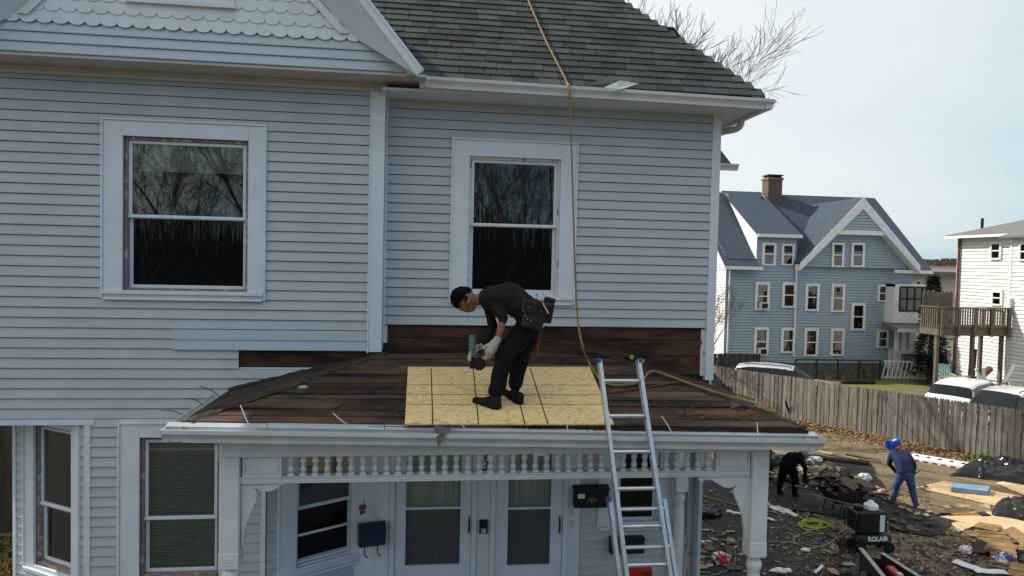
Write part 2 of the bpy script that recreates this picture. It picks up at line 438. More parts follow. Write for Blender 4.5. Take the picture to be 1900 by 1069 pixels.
# left second-floor window
def rect(fr, x0, y0, x1, y1):
    a, z1 = fr.hit(x0, (y0)); b, z0 = fr.hit(x1, y1); return a, b, z0, z1
A = [FL.hit(193, 390)[0], FL.hit(491, 390)[0], FL.hit(340, 552)[1], FL.hit(340, 229)[1]]
wl_hole, w_left = window(FL, A, (FL.hit(229, 400)[0] - A[0], A[1] - FL.hit(461, 400)[0], A[3] - FL.hit(340, 257)[1], FL.hit(340, 543)[1] - A[2]), 0.035, FL.hit(340, 403)[1], M['brownpaint'], M['trim'], blind=0.32)
B = [FR.hit(839, 400)[0], FR.hit(1066, 400)[0], FR.hit(950, 560)[1], FR.hit(950, 264)[1]]
wr_hole, w_right = window(FR, B, (FR.hit(869, 400)[0] - B[0], B[1] - FR.hit(1038, 400)[0], B[3] - FR.hit(950, 293)[1], FR.hit(950, 549)[1] - B[2]), 0.03, FR.hit(950, 418)[1], M['peel'], M['trim'])
# child-guard bars inside the right window
mb = MB(); s0, s1 = wr_hole[0] + .03, wr_hole[1] - .03
for py in (490, 506, 522):
    z = FR.hit(950, py)[1]; mb.bar(FR.p(s0, -0.16, z), FR.p(s1, -0.16, z), 0.006, 0.012)
for px in (942, 956):
    a = FR.hit(px, 500)[0]; mb.bar(FR.p(a, -0.165, FR.hit(950, 488)[1]), FR.p(a, -0.165, wr_hole[2] + .03), 0.012, 0.006, up=(0, 1, 0))
mb.build('guard_bar', M['metal'], w_right)

# ---- the bay on the ground floor: front face flush with the wall above, two slanted sides
xb0 = FL.hit(160, 850)[0]; xb1 = FL.hit(492, 900)[0]
ca = R(33)
FBL = Frame((xb0, YL), (-math.cos(ca), math.sin(ca)), (-math.sin(ca), -math.cos(ca)))      # left slanted side, runs back to the left
FBR = Frame((xb1, YL), (math.cos(ca), math.sin(ca)), (math.sin(ca), -math.cos(ca)))        # right slanted side, runs back to the right
lenL = FBL.hit(30, 900)[0]; lenR = (YD - YL) / math.sin(ca)
zbay = FL.hit(120, 783)[1]                          # underside of the overhang above the slanted sides
BASE = 0.5
C = [FL.hit(224, 900)[0], FL.hit(432, 900)[0], 2.05, FL.hit(300, 786)[1]]
wb_hole, w_bay = window(FL, C, (FL.hit(260, 900)[0] - C[0], C[1] - FL.hit(408, 900)[0], C[3] - FL.hit(300, 811)[1], 0.12), 0.035, FL.hit(330, 963)[1], M['brownpaint'], M['trim'], blind=1.72, screen_low=False)
D = [FBL.hit(150, 900)[0], FBL.hit(50, 900)[0], 2.05, zbay - 0.02]
wbl_hole, w_bayl = window(FBL, D, (FBL.hit(136, 900)[0] - D[0], D[1] - FBL.hit(66, 900)[0], 0.11, 0.12), 0.03, FBL.hit(100, 943)[1], M['brownpaint'], M['trim'], blind=1.65, screen_low=False)
G = [FBR.hit(517, 950)[0], FBR.hit(681, 950)[0], 2.05, 3.99]
zmidR = FBR.hit(600, 936)[1]
wbr_hole, w_bayr = window(FBR, G, (FBR.hit(549, 950)[0] - G[0], G[1] - FBR.hit(659, 950)[0], 0.1, 0.1), 0.022, zmidR, M['trim'], M['trim'], extra_bars=(zmidR - 0.33, zmidR - 0.66))

# ---- doors under the porch
PF = 1.62                                            # porch floor
doors = []
def door(x0, x1, gx0, gx1, hx, lab):
    a0, a1 = FD.hit(x0, 960)[0], FD.hit(x1, 960)[0]; g0, g1 = FD.hit(gx0, 960)[0], FD.hit(gx1, 960)[0]
    zt = 3.80; zm = FD.hit((gx0 + gx1) / 2, 942)[1]; zb = FD.hit((gx0 + gx1) / 2, 1047)[1]; zg = zt - 0.16
    d = holder('storm_door', house)
    mb = MB()
    FD.box(mb, a0, g0, -0.02, 0.025, PF, zt); FD.box(mb, g1, a1, -0.02, 0.025, PF, zt)
    FD.box(mb, g0, g1, -0.02, 0.0255, zg, zt); FD.box(mb, g0, g1, -0.02, 0.0255, PF, zb)
    mb.build('door_leaf', M['trim'], d, bev=0.003)
    mb = MB(); q = .018
    FD.box(mb, g0 - q, g0, .026, .034, zb - q, zg + q); FD.box(mb, g1, g1 + q, .026, .034, zb - q, zg + q)
    FD.box(mb, g0, g1, .026, .0345, zb - q, zb); FD.box(mb, g0, g1, .0, .03, zm - .014, zm + .014)
    mb.build('glazing_bead', M['trim'], d, bev=0.002)
    mb = MB(); FD.box(mb, g0, g1, 0.0, 0.004, zm + .014, zg); mb.build('pane', M['frost'], d)
    mb = MB(); FD.box(mb, g0, g1, -0.008, -0.004, zb, zm - .014); mb.build('screen_pane', M['doorscreen'], d)
    hz = FD.hit(hx, 972)[1]; ha = FD.hit(hx, 972)[0]
    mb = MB(); mb.tube(spline([FD.p(ha, .03, hz + .12), FD.p(ha, .06, hz + .07), FD.p(ha, .065, hz), FD.p(ha, .06, hz - .07), FD.p(ha, .03, hz - .12)], 5), [.008] * 5 + [.013] * 11 + [.008] * 5, 8)
    mb.build('handle', M['black'], d, smooth=True)
    mb = MB(); n = 70; pts = [(g0 - .05 + (g1 - g0 + .1) * k / n, -0.16 + .018 * math.sin(k * .8) + .008 * math.sin(k * 2.1)) for k in range(n + 1)]
    for k in range(n): mb.face([FD.p(*pts[k], zb - .1), FD.p(*pts[k + 1], zb - .1), FD.p(*pts[k + 1], zg + .05), FD.p(*pts[k], zg + .05)])
    mb.build('curtain', M['curtain'], d, smooth=True, weld=True)
    mb = MB(); q = 0.07
    FD.box(mb, a0 - q, a0 - .004, -.04, .05, PF, zt + q); FD.box(mb, a1 + .004, a1 + q, -.04, .05, PF, zt + q); FD.box(mb, a0 - .004, a1 + .004, -.04, .0505, zt + .004, zt + q)
    mb.build('door_frame', M['trim'], d, bev=0.004)
    doors.append((g0, g1, zb, zg)); return a0, a1
dA = door(733, 874, 753, 854, 870, 0)
dB = door(919, 1043, 942, 1021, 1037, 0)
mb = MB(); FD.box(mb, dA[1] + .075, dB[0] - .075, -.02, .03, PF, 3.95); mb.build('post_board', M['porchw'], house)
mb = MB(); FD.box(mb, FD.hit(1052, 960)[0], FD.hit(1075, 960)[0], -.02, .03, PF, 3.95); mb.build('post_board', M['trim'], house)
mb = MB(); FD.box(mb, FD.hit(700, 960)[0], FD.hit(722, 960)[0], -.02, .03, PF, 3.95); mb.build('post_board', M['trim'], house)
# house number on the board between the doors
def text_mesh(txt, size, depth=0.004, name='lettering', mat=None, shear=0.0, bold=0.0):
    cu = bpy.data.curves.new('t', 'FONT'); cu.body = txt; cu.size = size; cu.extrude = depth; cu.align_x = 'CENTER'; cu.align_y = 'CENTER'; cu.shear = shear; cu.offset = bold; cu.resolution_u = 3
    o = bpy.data.objects.new('t', cu); col.objects.link(o)
    dg = bpy.context.evaluated_depsgraph_get(); me = bpy.data.meshes.new_from_object(o.evaluated_get(dg))
    bpy.data.objects.remove(o); bpy.data.curves.remove(cu); me.name = name; me.materials.clear(); me.materials.append(mat); return me
nb = FD.hit(899, 860)[0]
for ch, py in (('1', 846), ('3', 864), ('8', 883)):
    inst('numeral', text_mesh(ch, 0.17, .006, 'numeral', M['black'], 0.25), FD.p(nb, .036, FD.hit(899, py)[1]), (R(90), 0, 0), house)
# window to the right of the doors
Hh = [FD.hit(1112, 930)[0], FD.hit(1248, 930)[0], FD.hit(1180, 976)[1], 3.98]
wp_hole, w_p = window(FD, Hh, (FD.hit(1146, 930)[0] - Hh[0], Hh[1] - FD.hit(1222, 930)[0], 0.08, 0.03), 0.02, 3.86, M['trim'], M['trim'], lip=True, low=True)

# ---- sheathing and clapboards
HT = z_eave + 0.25
wall_l = sheath(FL, XLEFT, xcb1, zbay, zLtop + .2, [wl_hole], -0.004, M['wallwood'], 'wall', house)
zboards = onY(640, 682, YL).z
gapx0 = FL.hit(443, 666)[0]
clap_hole = (A[0] - .01, A[1] + .01, A[2] - .02, A[3] + .01)
bare = (gapx0, xcb0, zbotL - 2 * E - 0.01, zbotL + 0.01)
zl0 = zbotL - math.ceil((zbotL - zbay) / E) * E
loose = (FL.hit(322, 640)[0], xcb0 - .002, zbotL - .002, zbotL + 2 * E - .01)
clapboards(FL, XLEFT, xcb0 - .001, zbotL - math.floor((zbotL - zbay) / E) * E, zLtop, [clap_hole, bare], M['siding'], wall_l)
# loose double panel, hanging a little proud over the courses behind
mb = MB()
u, w = FL.hit(322, 640)[0], xcb0 - .004
for k in range(2):
    z = zbotL + k * E; prof = [(0.018, z + E), (0.016, z - .004), (0.036 - .006 * k, z - .004), (0.038 - .006 * k, z + .004), (0.022, z + E)]
    mb.prism([FL.p(u, o, zz) for o, zz in prof], FL.d * (w - u))
mb.build('loose_siding_panel', pm('loose_panel_vinyl', (.42, .51, .58), .5, (.39, .48, .55), 3), wall_l)
mb = MB()                                            # perforated nail hem left on the course under the gap
z = zbotL - 2 * E
FL.box(mb, gapx0, xcb0 - .25, .001, .004, z + .004, z + .022)
for k in range(34):
    a = gapx0 + .03 + k * .042
    if a < xcb0 - .28: FL.box(mb, a, a + .02, .0041, .006, z + .010, z + .016)
mb.build('nail_hem', M['trim'], wall_l)
# bay walls
bay = sheath(FL, xb0, xb1, BASE, zbay - .001, [wb_hole], -0.004, M['dark'], 'bay_wall', house)
clapboards(FL, xb0 + .05, xb1 - .02, BASE, zbay - .0, [(C[0] - .02, C[1] + .02, C[2] - .02, C[3] + .02)], M['siding'], bay, seams=False)
bayl = sheath(FBL, 0, lenL, BASE, zbay - .001, [wbl_hole], -0.004, M['dark'], 'bay_wall', house)
clapboards(FBL, 0.02, lenL - .03, BASE, zbay - .004, [(D[0] - .02, D[1] + .02, D[2] - .02, D[3] + .02)], M['siding'], bayl, seams=False)
bayr = sheath(FBR, 0, lenR, BASE, 4.25, [wbr_hole], -0.004, M['dark'], 'bay_wall', house)
clapboards(FBR, 0.02, lenR, BASE, 4.05, [(G[0] - .02, G[1] + .02, G[2] - .02, G[3] + .02)], M['siding'], bayr, seams=False)
def corner_post(fr1, a1, fr2, a2, z0, z1, wd=.055, nm='corner_board'):
    mb = MB(); fr1.box(mb, a1 - wd if a1 > .1 else a1, a1 if a1 > .1 else a1 + wd, -.02, .024, z0, z1)
    fr2.box(mb, a2, a2 + wd, -.02, .0245, z0, z1); return mb.build(nm, M['trim'], house)
mb = MB(); FL.box(mb, xb0 - .012, xb0 + .05, -.02, .026, BASE, zbay - .002); mb.build('corner_board', M['trim'], house)
mb = MB(); FL.box(mb, xb1 - .04, xb1 + .012, -.02, .026, BASE, 4.1); mb.build('corner_board', M['trim'], house)
mb = MB(); FBL.box(mb, lenL - .03, lenL + .03, -.25, .026, BASE, zbay - .002); mb.build('corner_board', M['trim'], house)
mb = MB(); mb.box(XLEFT, FL.hit(176, 783)[0], YL - .03, YL + .0, zbay - .03, zbay + .012); mb.build('drip_band', M['trim'], house)
mb = MB(); mb.box(XLEFT, xb1, YL - .002, YL + 2.2, zbay + .001, zbay + .05); mb.build('overhang_soffit', M['trim'], house)
# right wall
wall_r = sheath(FR, xcb1 - .15, XR, zbotR - 0.75, HT, [wr_hole], -0.05, M['dark'], 'wall', house)
clapboards(FR, xcb1 + .02, XR - .085, zbotR, z_eave - .02, [(B[0] - .01, B[1] + .01, B[2] - .02, B[3] + .01)], M['siding'], wall_r)
zb = zbotR + .01
for k in range(3):                                   # bare boards where the siding has come off above the porch roof
    h = (0.17, 0.21, 0.24)[k]
    mb = MB(); FR.box(mb, xcb1 - .1, XR - .14, -.048, -.022 + .005 * random.random(), zb - h + .006, zb); mb.build('wall_board', M['wallwood'], wall_r, bev=.003); zb -= h
mb = MB(); FR.box(mb, XR - .14, XR - .06, -.05, -.012, zbotR - .62, zbotR - .01); mb.build('peeling_corner_strip', M['peel'], wall_r)
mb = MB(); FR.box(mb, xcb1 + .002, xcb1 + .022, .0, .03, zbotR, z_eave); FR.box(mb, xcb1 + .0, xcb1 + .05, -.04, .01, zbotR - .22, zbotR - .005); mb.build('inside_channel', M['trim'], wall_r)
# corner boards
mb = MB(); zc = onY(690, 653, YL).z
FL.box(mb, xcb0, xcb0 + .022, .0, .034, zc - .01, zLtop + .02); FL.box(mb, xcb0 + .022, xcb1, -.3, .026, zc, zLtop + .05)
mb.build('corner_board', M['trim'], house, bev=.003)
mb = MB(); zc = onY(1310, 705, YR).z
FR.box(mb, XR - .085, XR, -.1, .03, zc, z_eave + .05); mb.box(XR - .02, XR + .028, YR - .028, YR + .1, zc + .002, z_eave + .05)
mb.build('corner_board', M['trim'], house, bev=.003)
# door wall under the porch
wall_d = sheath(FD, FBR.p(lenR, 0, 0).x - .02, XR - .05, BASE, 4.25, [wp_hole] + [(g[0] - .02, g[1] + .02, g[2] - .05, g[3] + .05) for g in doors], -0.004, M['trim'], 'door_wall', house)
xd1 = FD.hit(1076, 960)[0]
clapboards(FD, xd1, XR - .14, BASE, 4.05, [(Hh[0] - .02, Hh[1] + .02, Hh[2] - .02, Hh[3] + .02)], M['siding'], wall_d, seams=False)
mb = MB(); zc = FD.hit(1280, 990)[1]
FD.box(mb, XR - .14, XR - .04, .0, .05, zc, 4.2); mb.build('corner_board', M['gsiding'], house)
mb = MB(); FD.box(mb, XR - .16, XR - .05, -.01, .02, BASE, zc + .01); mb.build('peeling_corner_strip', M['peel'], house)
# the sides and back, which keep the light out
mb = MB()
mb.box(XR - .06, XR - .012, YR + .1, YBACK, BASE, HT); mb.box(XLEFT, XLEFT + .05, YL + .4, YBACK, zbay + .06, HT); mb.box(XLEFT + .05, XR - .06, YBACK - .05, YBACK, BASE, HT)
mb.build('side_wall', M['siding'], house)
mb = MB(); q = FBL.p(lenL, 0, 0); mb.box(q.x - .02, q.x + .03, q.y + .02, YBACK - .1, BASE, zbay - .01); mb.build('side_wall', M['siding'], house)
mb = MB(); mb.box(XLEFT + .2, XR - .2, YL + 2.3, YBACK - .2, PF - .1, PF); mb.box(XLEFT + .2, XR - .2, YL + 2.6, YL + 2.65, PF, HT)
mb.build('interior', M['dark'], house)
mb = MB(); mb.box(FBL.p(lenL, 0, 0).x, XR - .1, YL + .3, YBACK - .2, 0, BASE); mb.build('foundation', pm('foundation', (.2, .2, .19)), house)

# ---- gable over the left wall
zg0 = (onY(60, 100, YG).z + onY(700, 131, YG).z) / 2
gin = [onY(*q, YG) for q in ((590, 0), (648, 64), (765, 136))]
gout = [onY(*q, 7.78) for q in ((665, 0), (773, 139))]
dirn = (gout[0] - gout[1]).normalized(); tg = dirn.z / -dirn.x
dirI = (gin[0] - gin[1]).normalized()
xa = (onY(770, 130, YG).x + onY(-105, 95, YG).x) / 2      # ridge
zap = gout[1].z + (gout[1].x - xa) * tg
gtop = gin[1] + dirI * ((gin[1].x - xa) / -dirI.x)
gable = MB().face([V((q.x, YG + .01, q.z)) for q in (V((2 * xa - gin[2].x, 0, zg0 - .02)), V((gin[2].x + .05, 0, zg0 - .02)), gin[1] + V((.09, 0, .02)), V((xa, 0, gtop.z + .1)), V((2 * xa - gin[1].x - .09, 0, gin[1].z + .02)))]).build('gable_wall', M['scallop'], house)
xin = lambda z: gin[2].x - (z - zg0) / (abs((gin[1].z - gin[2].z) / (gin[1].x - gin[2].x)))
clapboards(FG, 2 * xa - gin[2].x + .3, gin[2].x, zg0, zg0 + 3 * E * .93, [], M['gsiding'], gable, e=E * .93, seams=False, amax=lambda z: xin(z + .0) + .0)
mb = MB(); mb.box(2 * xa - gin[2].x, gout[1].x + .1, YG, YR + .03, zg0 - .03, zg0 - .002); mb.build('gable_soffit', M['soffit'], house)
mb = MB(); FL.box(mb, XLEFT, xcb1 + .02, 0, .03, zLtop, zg0 - .031); FL.box(mb, XLEFT, xcb1 + .02, 0, .055, zLtop - .02, zLtop + .012); mb.build('frieze_board', M['soffit'], house)
# fish-scale shingles
sw_, rh_ = 0.158, 0.128
mb = MB(); pts = [(-sw_ / 2, rh_ * 1.25)]
for k in range(9):
    a = math.pi * (1 + k / 8); pts.append(((sw_ / 2) * math.cos(a), .048 + .048 * math.sin(a)))
pts.append((sw_ / 2, rh_ * 1.25))
mb.prism([(x, 0, z) for x, z in pts], (0, .009, 0)); sc_me = mb.mesh('scallop_shingle', M['scallop'])
zr0 = zg0 + 3 * E * .93 - .012
for r_ in range(7):
    z = zr0 + r_ * rh_; lim = gin[1].x + .0 - (z + .05 - gin[1].z) / abs(dirI.z / dirI.x) if z + .05 > gin[1].z else xin(z) - .02
    x = 2 * xa - lim + (sw_ / 2 if r_ % 2 else 0)
    n0 = math.floor(x / sw_)
    x = n0 * sw_ + (sw_ / 2 if r_ % 2 else 0)
    while x < lim - sw_ * .3:
        if x > -6.3: inst('scallop_shingle', sc_me, (x, YG - .028 + random.uniform(-.0008, .0008), z), (R(-4.5), random.uniform(-.006, .006), 0), gable)
        x += sw_
# attic window low frame
mb = MB(); q0 = FG.hit(236, 5)[0]; q1 = FG.hit(440, 10)[0]; zq = FG.hit(340, 9)[1]
FG.box(mb, q0, q1, .0, .06, zq - .02, zq + .02); FG.box(mb, q0 + .06, q1 - .02, .0, .045, zq + .02, zq + .12); FG.box(mb, q0 + .06, q0 + .16, 0, .045, zq + .12, zq + 1.2); FG.box(mb, q1 - .12, q1 - .02, 0, .045, zq + .12, zq + 1.2)
mb.build('attic_window_frame', M['trim'], house)
# rakes: soffit underside, frieze strip, outer board
def up(p, d, l): return p + d * l
LR = (gout[1].x - xa) / -dirn.x
for sgn in (1, -1):
    mir = (lambda p: p) if sgn == 1 else (lambda p: V((2 * xa - p.x, p.y, p.z)))
    o0, o1 = gout[1], gout[1] + dirn * LR
    i2, i1 = gin[2], gin[1]; i0 = gin[1] + dirI * LR * .9
    om = o0 + dirn * ((i1 - o0).length * .8); mb = MB(); th = V((0, 0, .02))
    for q4 in ((o0, om, i1, i2), (om, o1, i0, i1)):
        mb.face([mir(q) for q in q4]); mb.face([mir(q + th) for q in q4])
    mb.build('rake_soffit', M['trim'], house)
    mb = MB(); nrm = V((-dirn.z, 0, dirn.x)) * -1
    for (b0, b1, d0, d1) in ((0.0, .075, 0, .025), (.075, .10, -.02, .035)):
        pa = o0 - V((0, 0, .01)); pts = [pa + nrm * b0 + V((0, -d1, 0)), pa + nrm * b1 + V((0, -d1, 0)), pa + nrm * b1 + V((0, -d0 + .02, 0)), pa + nrm * b0 + V((0, -d0 + .02, 0))]
        mb.prism([mir(q) for q in pts], mir(o1 - o0 + V((xa, 0, 0))) - V((xa, 0, 0)) if sgn == 1 else V((-(o1 - o0).x, 0, (o1 - o0).z)))
    mb.build('rake_board', M['trim'], house)
    mb = MB(); wdt = .10
    inn = V((-dirI.z, 0, dirI.x))
    mb.prism([mir(q) for q in (i1 + V((0, -.02, 0)), i1 + inn * wdt * sgn * 0 + V((-.10, -.02, -.005)), i1 + V((-.10, -.05, -.005)), i1 + V((0, -.05, 0)))], V((dirI.x * (1 if sgn == 1 else -1), 0, dirI.z)) * LR * .9)
    mb.build('gable_trim', M['trim'], house)
mb = MB(); q = gin[2]; mb.box(q.x - .06, q.x + .03, YG - .1, YG + .02, zg0 - .03, zg0 + .06); mb.build('eave_return', M['trim'], house)

# ---- main roof
Ye = YR - 0.50; tp = math.tan(R(47.5))
ec = onY(1416, 180, Ye)                               # roof corner at the eave
zroof = ec.z; XE = ec.x
RT = 4.6                                              # plan depth from eave to ridge
nF = V((0, -math.sin(R(47.5)), math.cos(R(47.5)))); uF = V((0, math.cos(R(47.5)), math.sin(R(47.5))))
roof = MB()
def rp(x, t): return V((x, Ye + t, zroof + t * tp))
def rs(y, t): return V((XE - t, y, zroof + t * tp))
roof.face([rp(XLEFT - .4, 0), rp(XE, 0), rp(XE - RT, RT), rp(XLEFT + RT, RT)])
roof.face([(XE, Ye, zroof), (XE, YBACK + .4, zroof), (XE - RT, YBACK + .4 - RT, zroof + RT * tp), (XE - RT, Ye + RT, zroof + RT * tp)])
roof.face([(XLEFT - .4, Ye, zroof), (XLEFT - .4 + RT, Ye + RT, zroof + RT * tp), (XLEFT - .4 + RT, YBACK + .4 - RT, zroof + RT * tp), (XLEFT - .4, YBACK + .4, zroof)])
roof.face([(XLEFT - .4, YBACK + .4, zroof), (XLEFT - .4 + RT, YBACK + .4 - RT, zroof + RT * tp), (XE - RT, YBACK + .4 - RT, zroof + RT * tp), (XE, YBACK + .4, zroof)])
roof.face([(XLEFT - .4 + RT, Ye + RT, zroof + RT * tp), (XE - RT, Ye + RT, zroof + RT * tp), (XE - RT, YBACK + .4 - RT, zroof + RT * tp), (XLEFT - .4 + RT, YBACK + .4 - RT, zroof + RT * tp)])
roof.face([V((XLEFT - .4, Ye, zroof - .012)), V((XE, Ye, zroof - .012)), V((XE, YBACK + .4, zroof - .012)), V((XLEFT - .4, YBACK + .4, zroof - .012))])
# gable roof running back into it
yb = Ye + (zap - zroof) / tp
roof.face([gout[1] + V((0, 0, .03)), V((xa, 7.78, zap + .03)), V((xa, yb, zap + .03)), V((gout[1].x, Ye, zroof + .0))])
roof.face([V((2 * xa - gout[1].x, 7.78, gout[1].z + .03)), V((xa, 7.78, zap + .03)), V((xa, yb, zap + .03)), V((2 * xa - gout[1].x, Ye, zroof))])
roof = roof.build('roof', M['shingle'], house)
# shingle tabs on the slope that shows
variants = []
for k in range(4):
    w_, h_ = (0.285, 0.30, 0.27, 0.31)[k], 0.165
    mb = MB(); n = 3
    j = [random.uniform(-.004, .004) for _ in range(4)]
    b = [(-w_ / 2 + .003, -.004 + j[0], .0), (w_ / 2 - .003, -.004 + j[1], .0), (w_ / 2 - .003, h_, 0), (-w_ / 2 + .003, h_, 0)]
    t = [(p[0], p[1], .017 if p[1] < .1 else .002) for p in b]
    mb.hexa([V(p) for p in b], [V(p) for p in t]); variants.append((w_, mb.mesh('shingle', M['shingle'])))
rotF = Matrix(((1, 0, 0), (0, uF.y, nF.y), (0, uF.z, nF.z)))
ex = 0.137; nr = 0
for r_ in range(19):
    s = r_ * ex; t = s * uF.y; z = zroof + s * uF.z
    xv = max(gout[1].x - (z - gout[1].z) / tg - .05, onP(660, 0, V((0, Ye, zroof)), nF).x - 1.2) - .1
    xh = XE - t + .02
    x = xv + random.uniform(-.14, .14)
    while x < xh - .02:
        w_, me = random.choice(variants); w2 = min(w_, xh - x)
        c = rp(x + w2 / 2, t) + nF * (.004 + random.uniform(0, .004))
        inst('shingle', me, c, rotF @ Matrix.Rotation(random.uniform(-.008, .008), 3, 'Z'), roof, (w2 / w_, 1, 1)); nr += 1
        x += w2 + .001
# hip caps
hd = V((-1, 1, tp)).normalized(); hl = 0.155
mb = MB(); s1 = V((-1, 0, 0)); 
nS = V((math.sin(R(47.5)), 0, math.cos(R(47.5))))
fa = (nF.cross(hd)); fa = fa if fa.x < 0 else -fa; sb = nS.cross(hd); sb = sb if sb.y > 0 else -sb
hnm = (nF + nS).normalized()
l2 = .30
for th0, th1 in ((.012, .018),):
    mb.hexa([V((0, 0, 0)) + hnm * .012, hd * l2 + hnm * .002, hd * l2 + fa.normalized() * .14 + nF * .002, fa.normalized() * .14 + nF * .012], [hnm * .018, hd * l2 + hnm * .005, hd * l2 + fa.normalized() * .14 + nF * .005, fa.normalized() * .14 + nF * .018])
    mb.hexa([V((0, 0, 0)) + hnm * .012, hd * l2 + hnm * .002, hd * l2 + sb.normalized() * .14 + nS * .002, sb.normalized() * .14 + nS * .012], [hnm * .018, hd * l2 + hnm * .005, hd * l2 + sb.normalized() * .14 + nS * .005, sb.normalized() * .14 + nS * .018])
cap_me = mb.mesh('hip_cap', M['shingle'])
for k in range(16): inst('hip_cap', cap_me, V((XE, Ye, zroof)) + hd * (k * hl * 1.25 - .02), (0, 0, 0), roof)
# small cross ridge showing behind the hip
q = onY(1246, 50, 12.0); mb = MB()
mb.grid([q + V((-.6, 0, 0)), q + V((.04, 0, 0)), q + V((.42, 0, -.42)), q + V((-.6, 0, -.6)), q + V((-.6, .9, 0)), q + V((.04, .9, 0)), q + V((.42, .9, -.42)), q + V((-.6, .9, -.6))], [(0, 1, 2, 3), (4, 5, 6, 7), (0, 1, 5, 4), (1, 2, 6, 5), (2, 3, 7, 6), (0, 3, 7, 4)])
mb.build('roof_dormer', M['shingle'], house)
# soffit and frieze under the main eave
mb = MB(); zs = onY(1300, 196, Ye).z
mb.box(xcb1 - .03, XE - .02, Ye + .03, YR + .02, zs, zs + .03); mb.box(XR - .02, XE - .02, YR + .02, YBACK, zs + .001, zs + .03); mb.build('soffit', M['trim'], house)
mb = MB(); FR.box(mb, xcb1, XR + .02, 0, .035, z_eave - .03, zs - .001); FR.box(mb, xcb1, XR + .02, 0, .05, z_eave - .045, z_eave - .015); mb.build('frieze_board', M['soffit'], house)
mb = MB(); mb.box(gout[1].x + .04, XE - .01, Ye, Ye + .03, zs, zroof - .013); mb.box(XE - .03, XE - .005, Ye + .03, YBACK, zs, zroof - .013); mb.build('fascia', M['trim'], house)
def gutter(a, b, out, name, parent, sz=0.115, mat=None, wide=0.125, ends=(True, True), flash=0.0):
    """K-style trough from a to b; out = horizontal outward direction"""
    a = V(a); b = V(b); out = V(out).normalized()
    prof = [(0, 0), (0, -sz), (wide * .62, -sz), (wide * .66, -sz * .72), (wide * .78, -sz * .52), (wide * .98, -sz * .30), (wide, -sz * .05), (wide, 0), (wide - .012, .0)]
    inn = [(o - .003 if o > 0 else .003, z + (.003 if z == -sz else 0)) for o, z in prof]
    mb = MB(); P = lambda c, q: c + out * q[0] + V((0, 0, q[1]))
    for i in range(len(prof) - 1):
        mb.face([P(a, prof[i]), P(b, prof[i]), P(b, prof[i + 1]), P(a, prof[i + 1])]); mb.face([P(a, inn[i]), P(b, inn[i]), P(b, inn[i + 1]), P(a, inn[i + 1])])
    g = mb.build(name, mat or M['alu'], parent)
    for e_, c in zip(ends, (a, b)):
        if e_:
            m2 = MB(); d = (b - a).normalized() * .004; m2.prism([P(c, q) - d / 2 for q in prof[:-1]], d); m2.build('end_cap', mat or M['alu'], g)
    return g
# front main gutter (its fall follows the photo) and the side one
ga = onY(786, 141, Ye - .12); gb = onY(1436, 184, Ye - .12)
ga = V((ga.x, Ye - .002, ga.z)); gb = V((gb.x - .0, Ye - .002, gb.z))
gut = gutter(ga, gb, (0, -1, 0), 'gutter', house)
gutter(V((XE - .004, Ye - .1, gb.z)), V((XE - .004, YBACK, gb.z - .02)), (1, 0, 0), 'gutter', house)
mb = MB()   # downspout elbow at the corner
p0 = onX(1378, 210, XE + .06); p1 = onX(1374, 232, XE + .03); p2 = onX(1338, 246, XR + .16); p3 = onX(1331, 256, XR + .05)
mb.tube(spline([p0, p0.lerp(p1, .6), p1, p1.lerp(p2, .25) + V((0, 0, -.03)), p2, p3, p3 + V((0, .03, -.3)), V((p3.x, p3.y + .05, 3.4))], 6), .045, 10)
mb.build('downspout', M['soffit'], house, smooth=True)
# side bay at the rear, only its eave and roof show
mb = MB(); qa = onY(1366, 306, 13.0); qz = qa.z
mb.face([(XR, 13.0, qz), (qa.x - .1, 13.0, qz), (XR, 13.0 + .02, qz)])
sb_ = MB(); XW = qa.x
apx = onY(1326, 246, 13.5)
sb_.face([(XR - .1, 13.0, qz), (XW - .08, 13.0, qz), (XW - .55, 13.8, qz + 1.05), (XR - .1, 13.8, qz + 1.05)]); sb_.face([(XW - .08, 13.0, qz), (XW - .08, 16, qz), (XW - .55, 15.2, qz + 1.05), (XW - .55, 13.8, qz + 1.05)])
sb_.face([(XR - .1, 13.8, qz + 1.05), (XW - .55, 13.8, qz + 1.05), (XW - .55, 15.2, qz + 1.05), (XR - .1, 15.2, qz + 1.05)]); sb_.face([(XR - .1, 13.0, qz - .01), (XW - .08, 13.0, qz - .01), (XW - .08, 16, qz - .01), (XR - .1, 16, qz - .01)])
sb_.build('side_bay_roof', M['shingle'], house)
gutter(V((XR, 13.0, qz)), V((XW, 13.0, qz)), (0, -1, 0), 'gutter', house)
mb = MB(); mb.box(XR, min(onY(1318, 500, 13.4).x, XW - .5), 13.35, 15.6, qz - 2.4, qz - .02); mb.build('side_bay_wall', M['siding'], house)
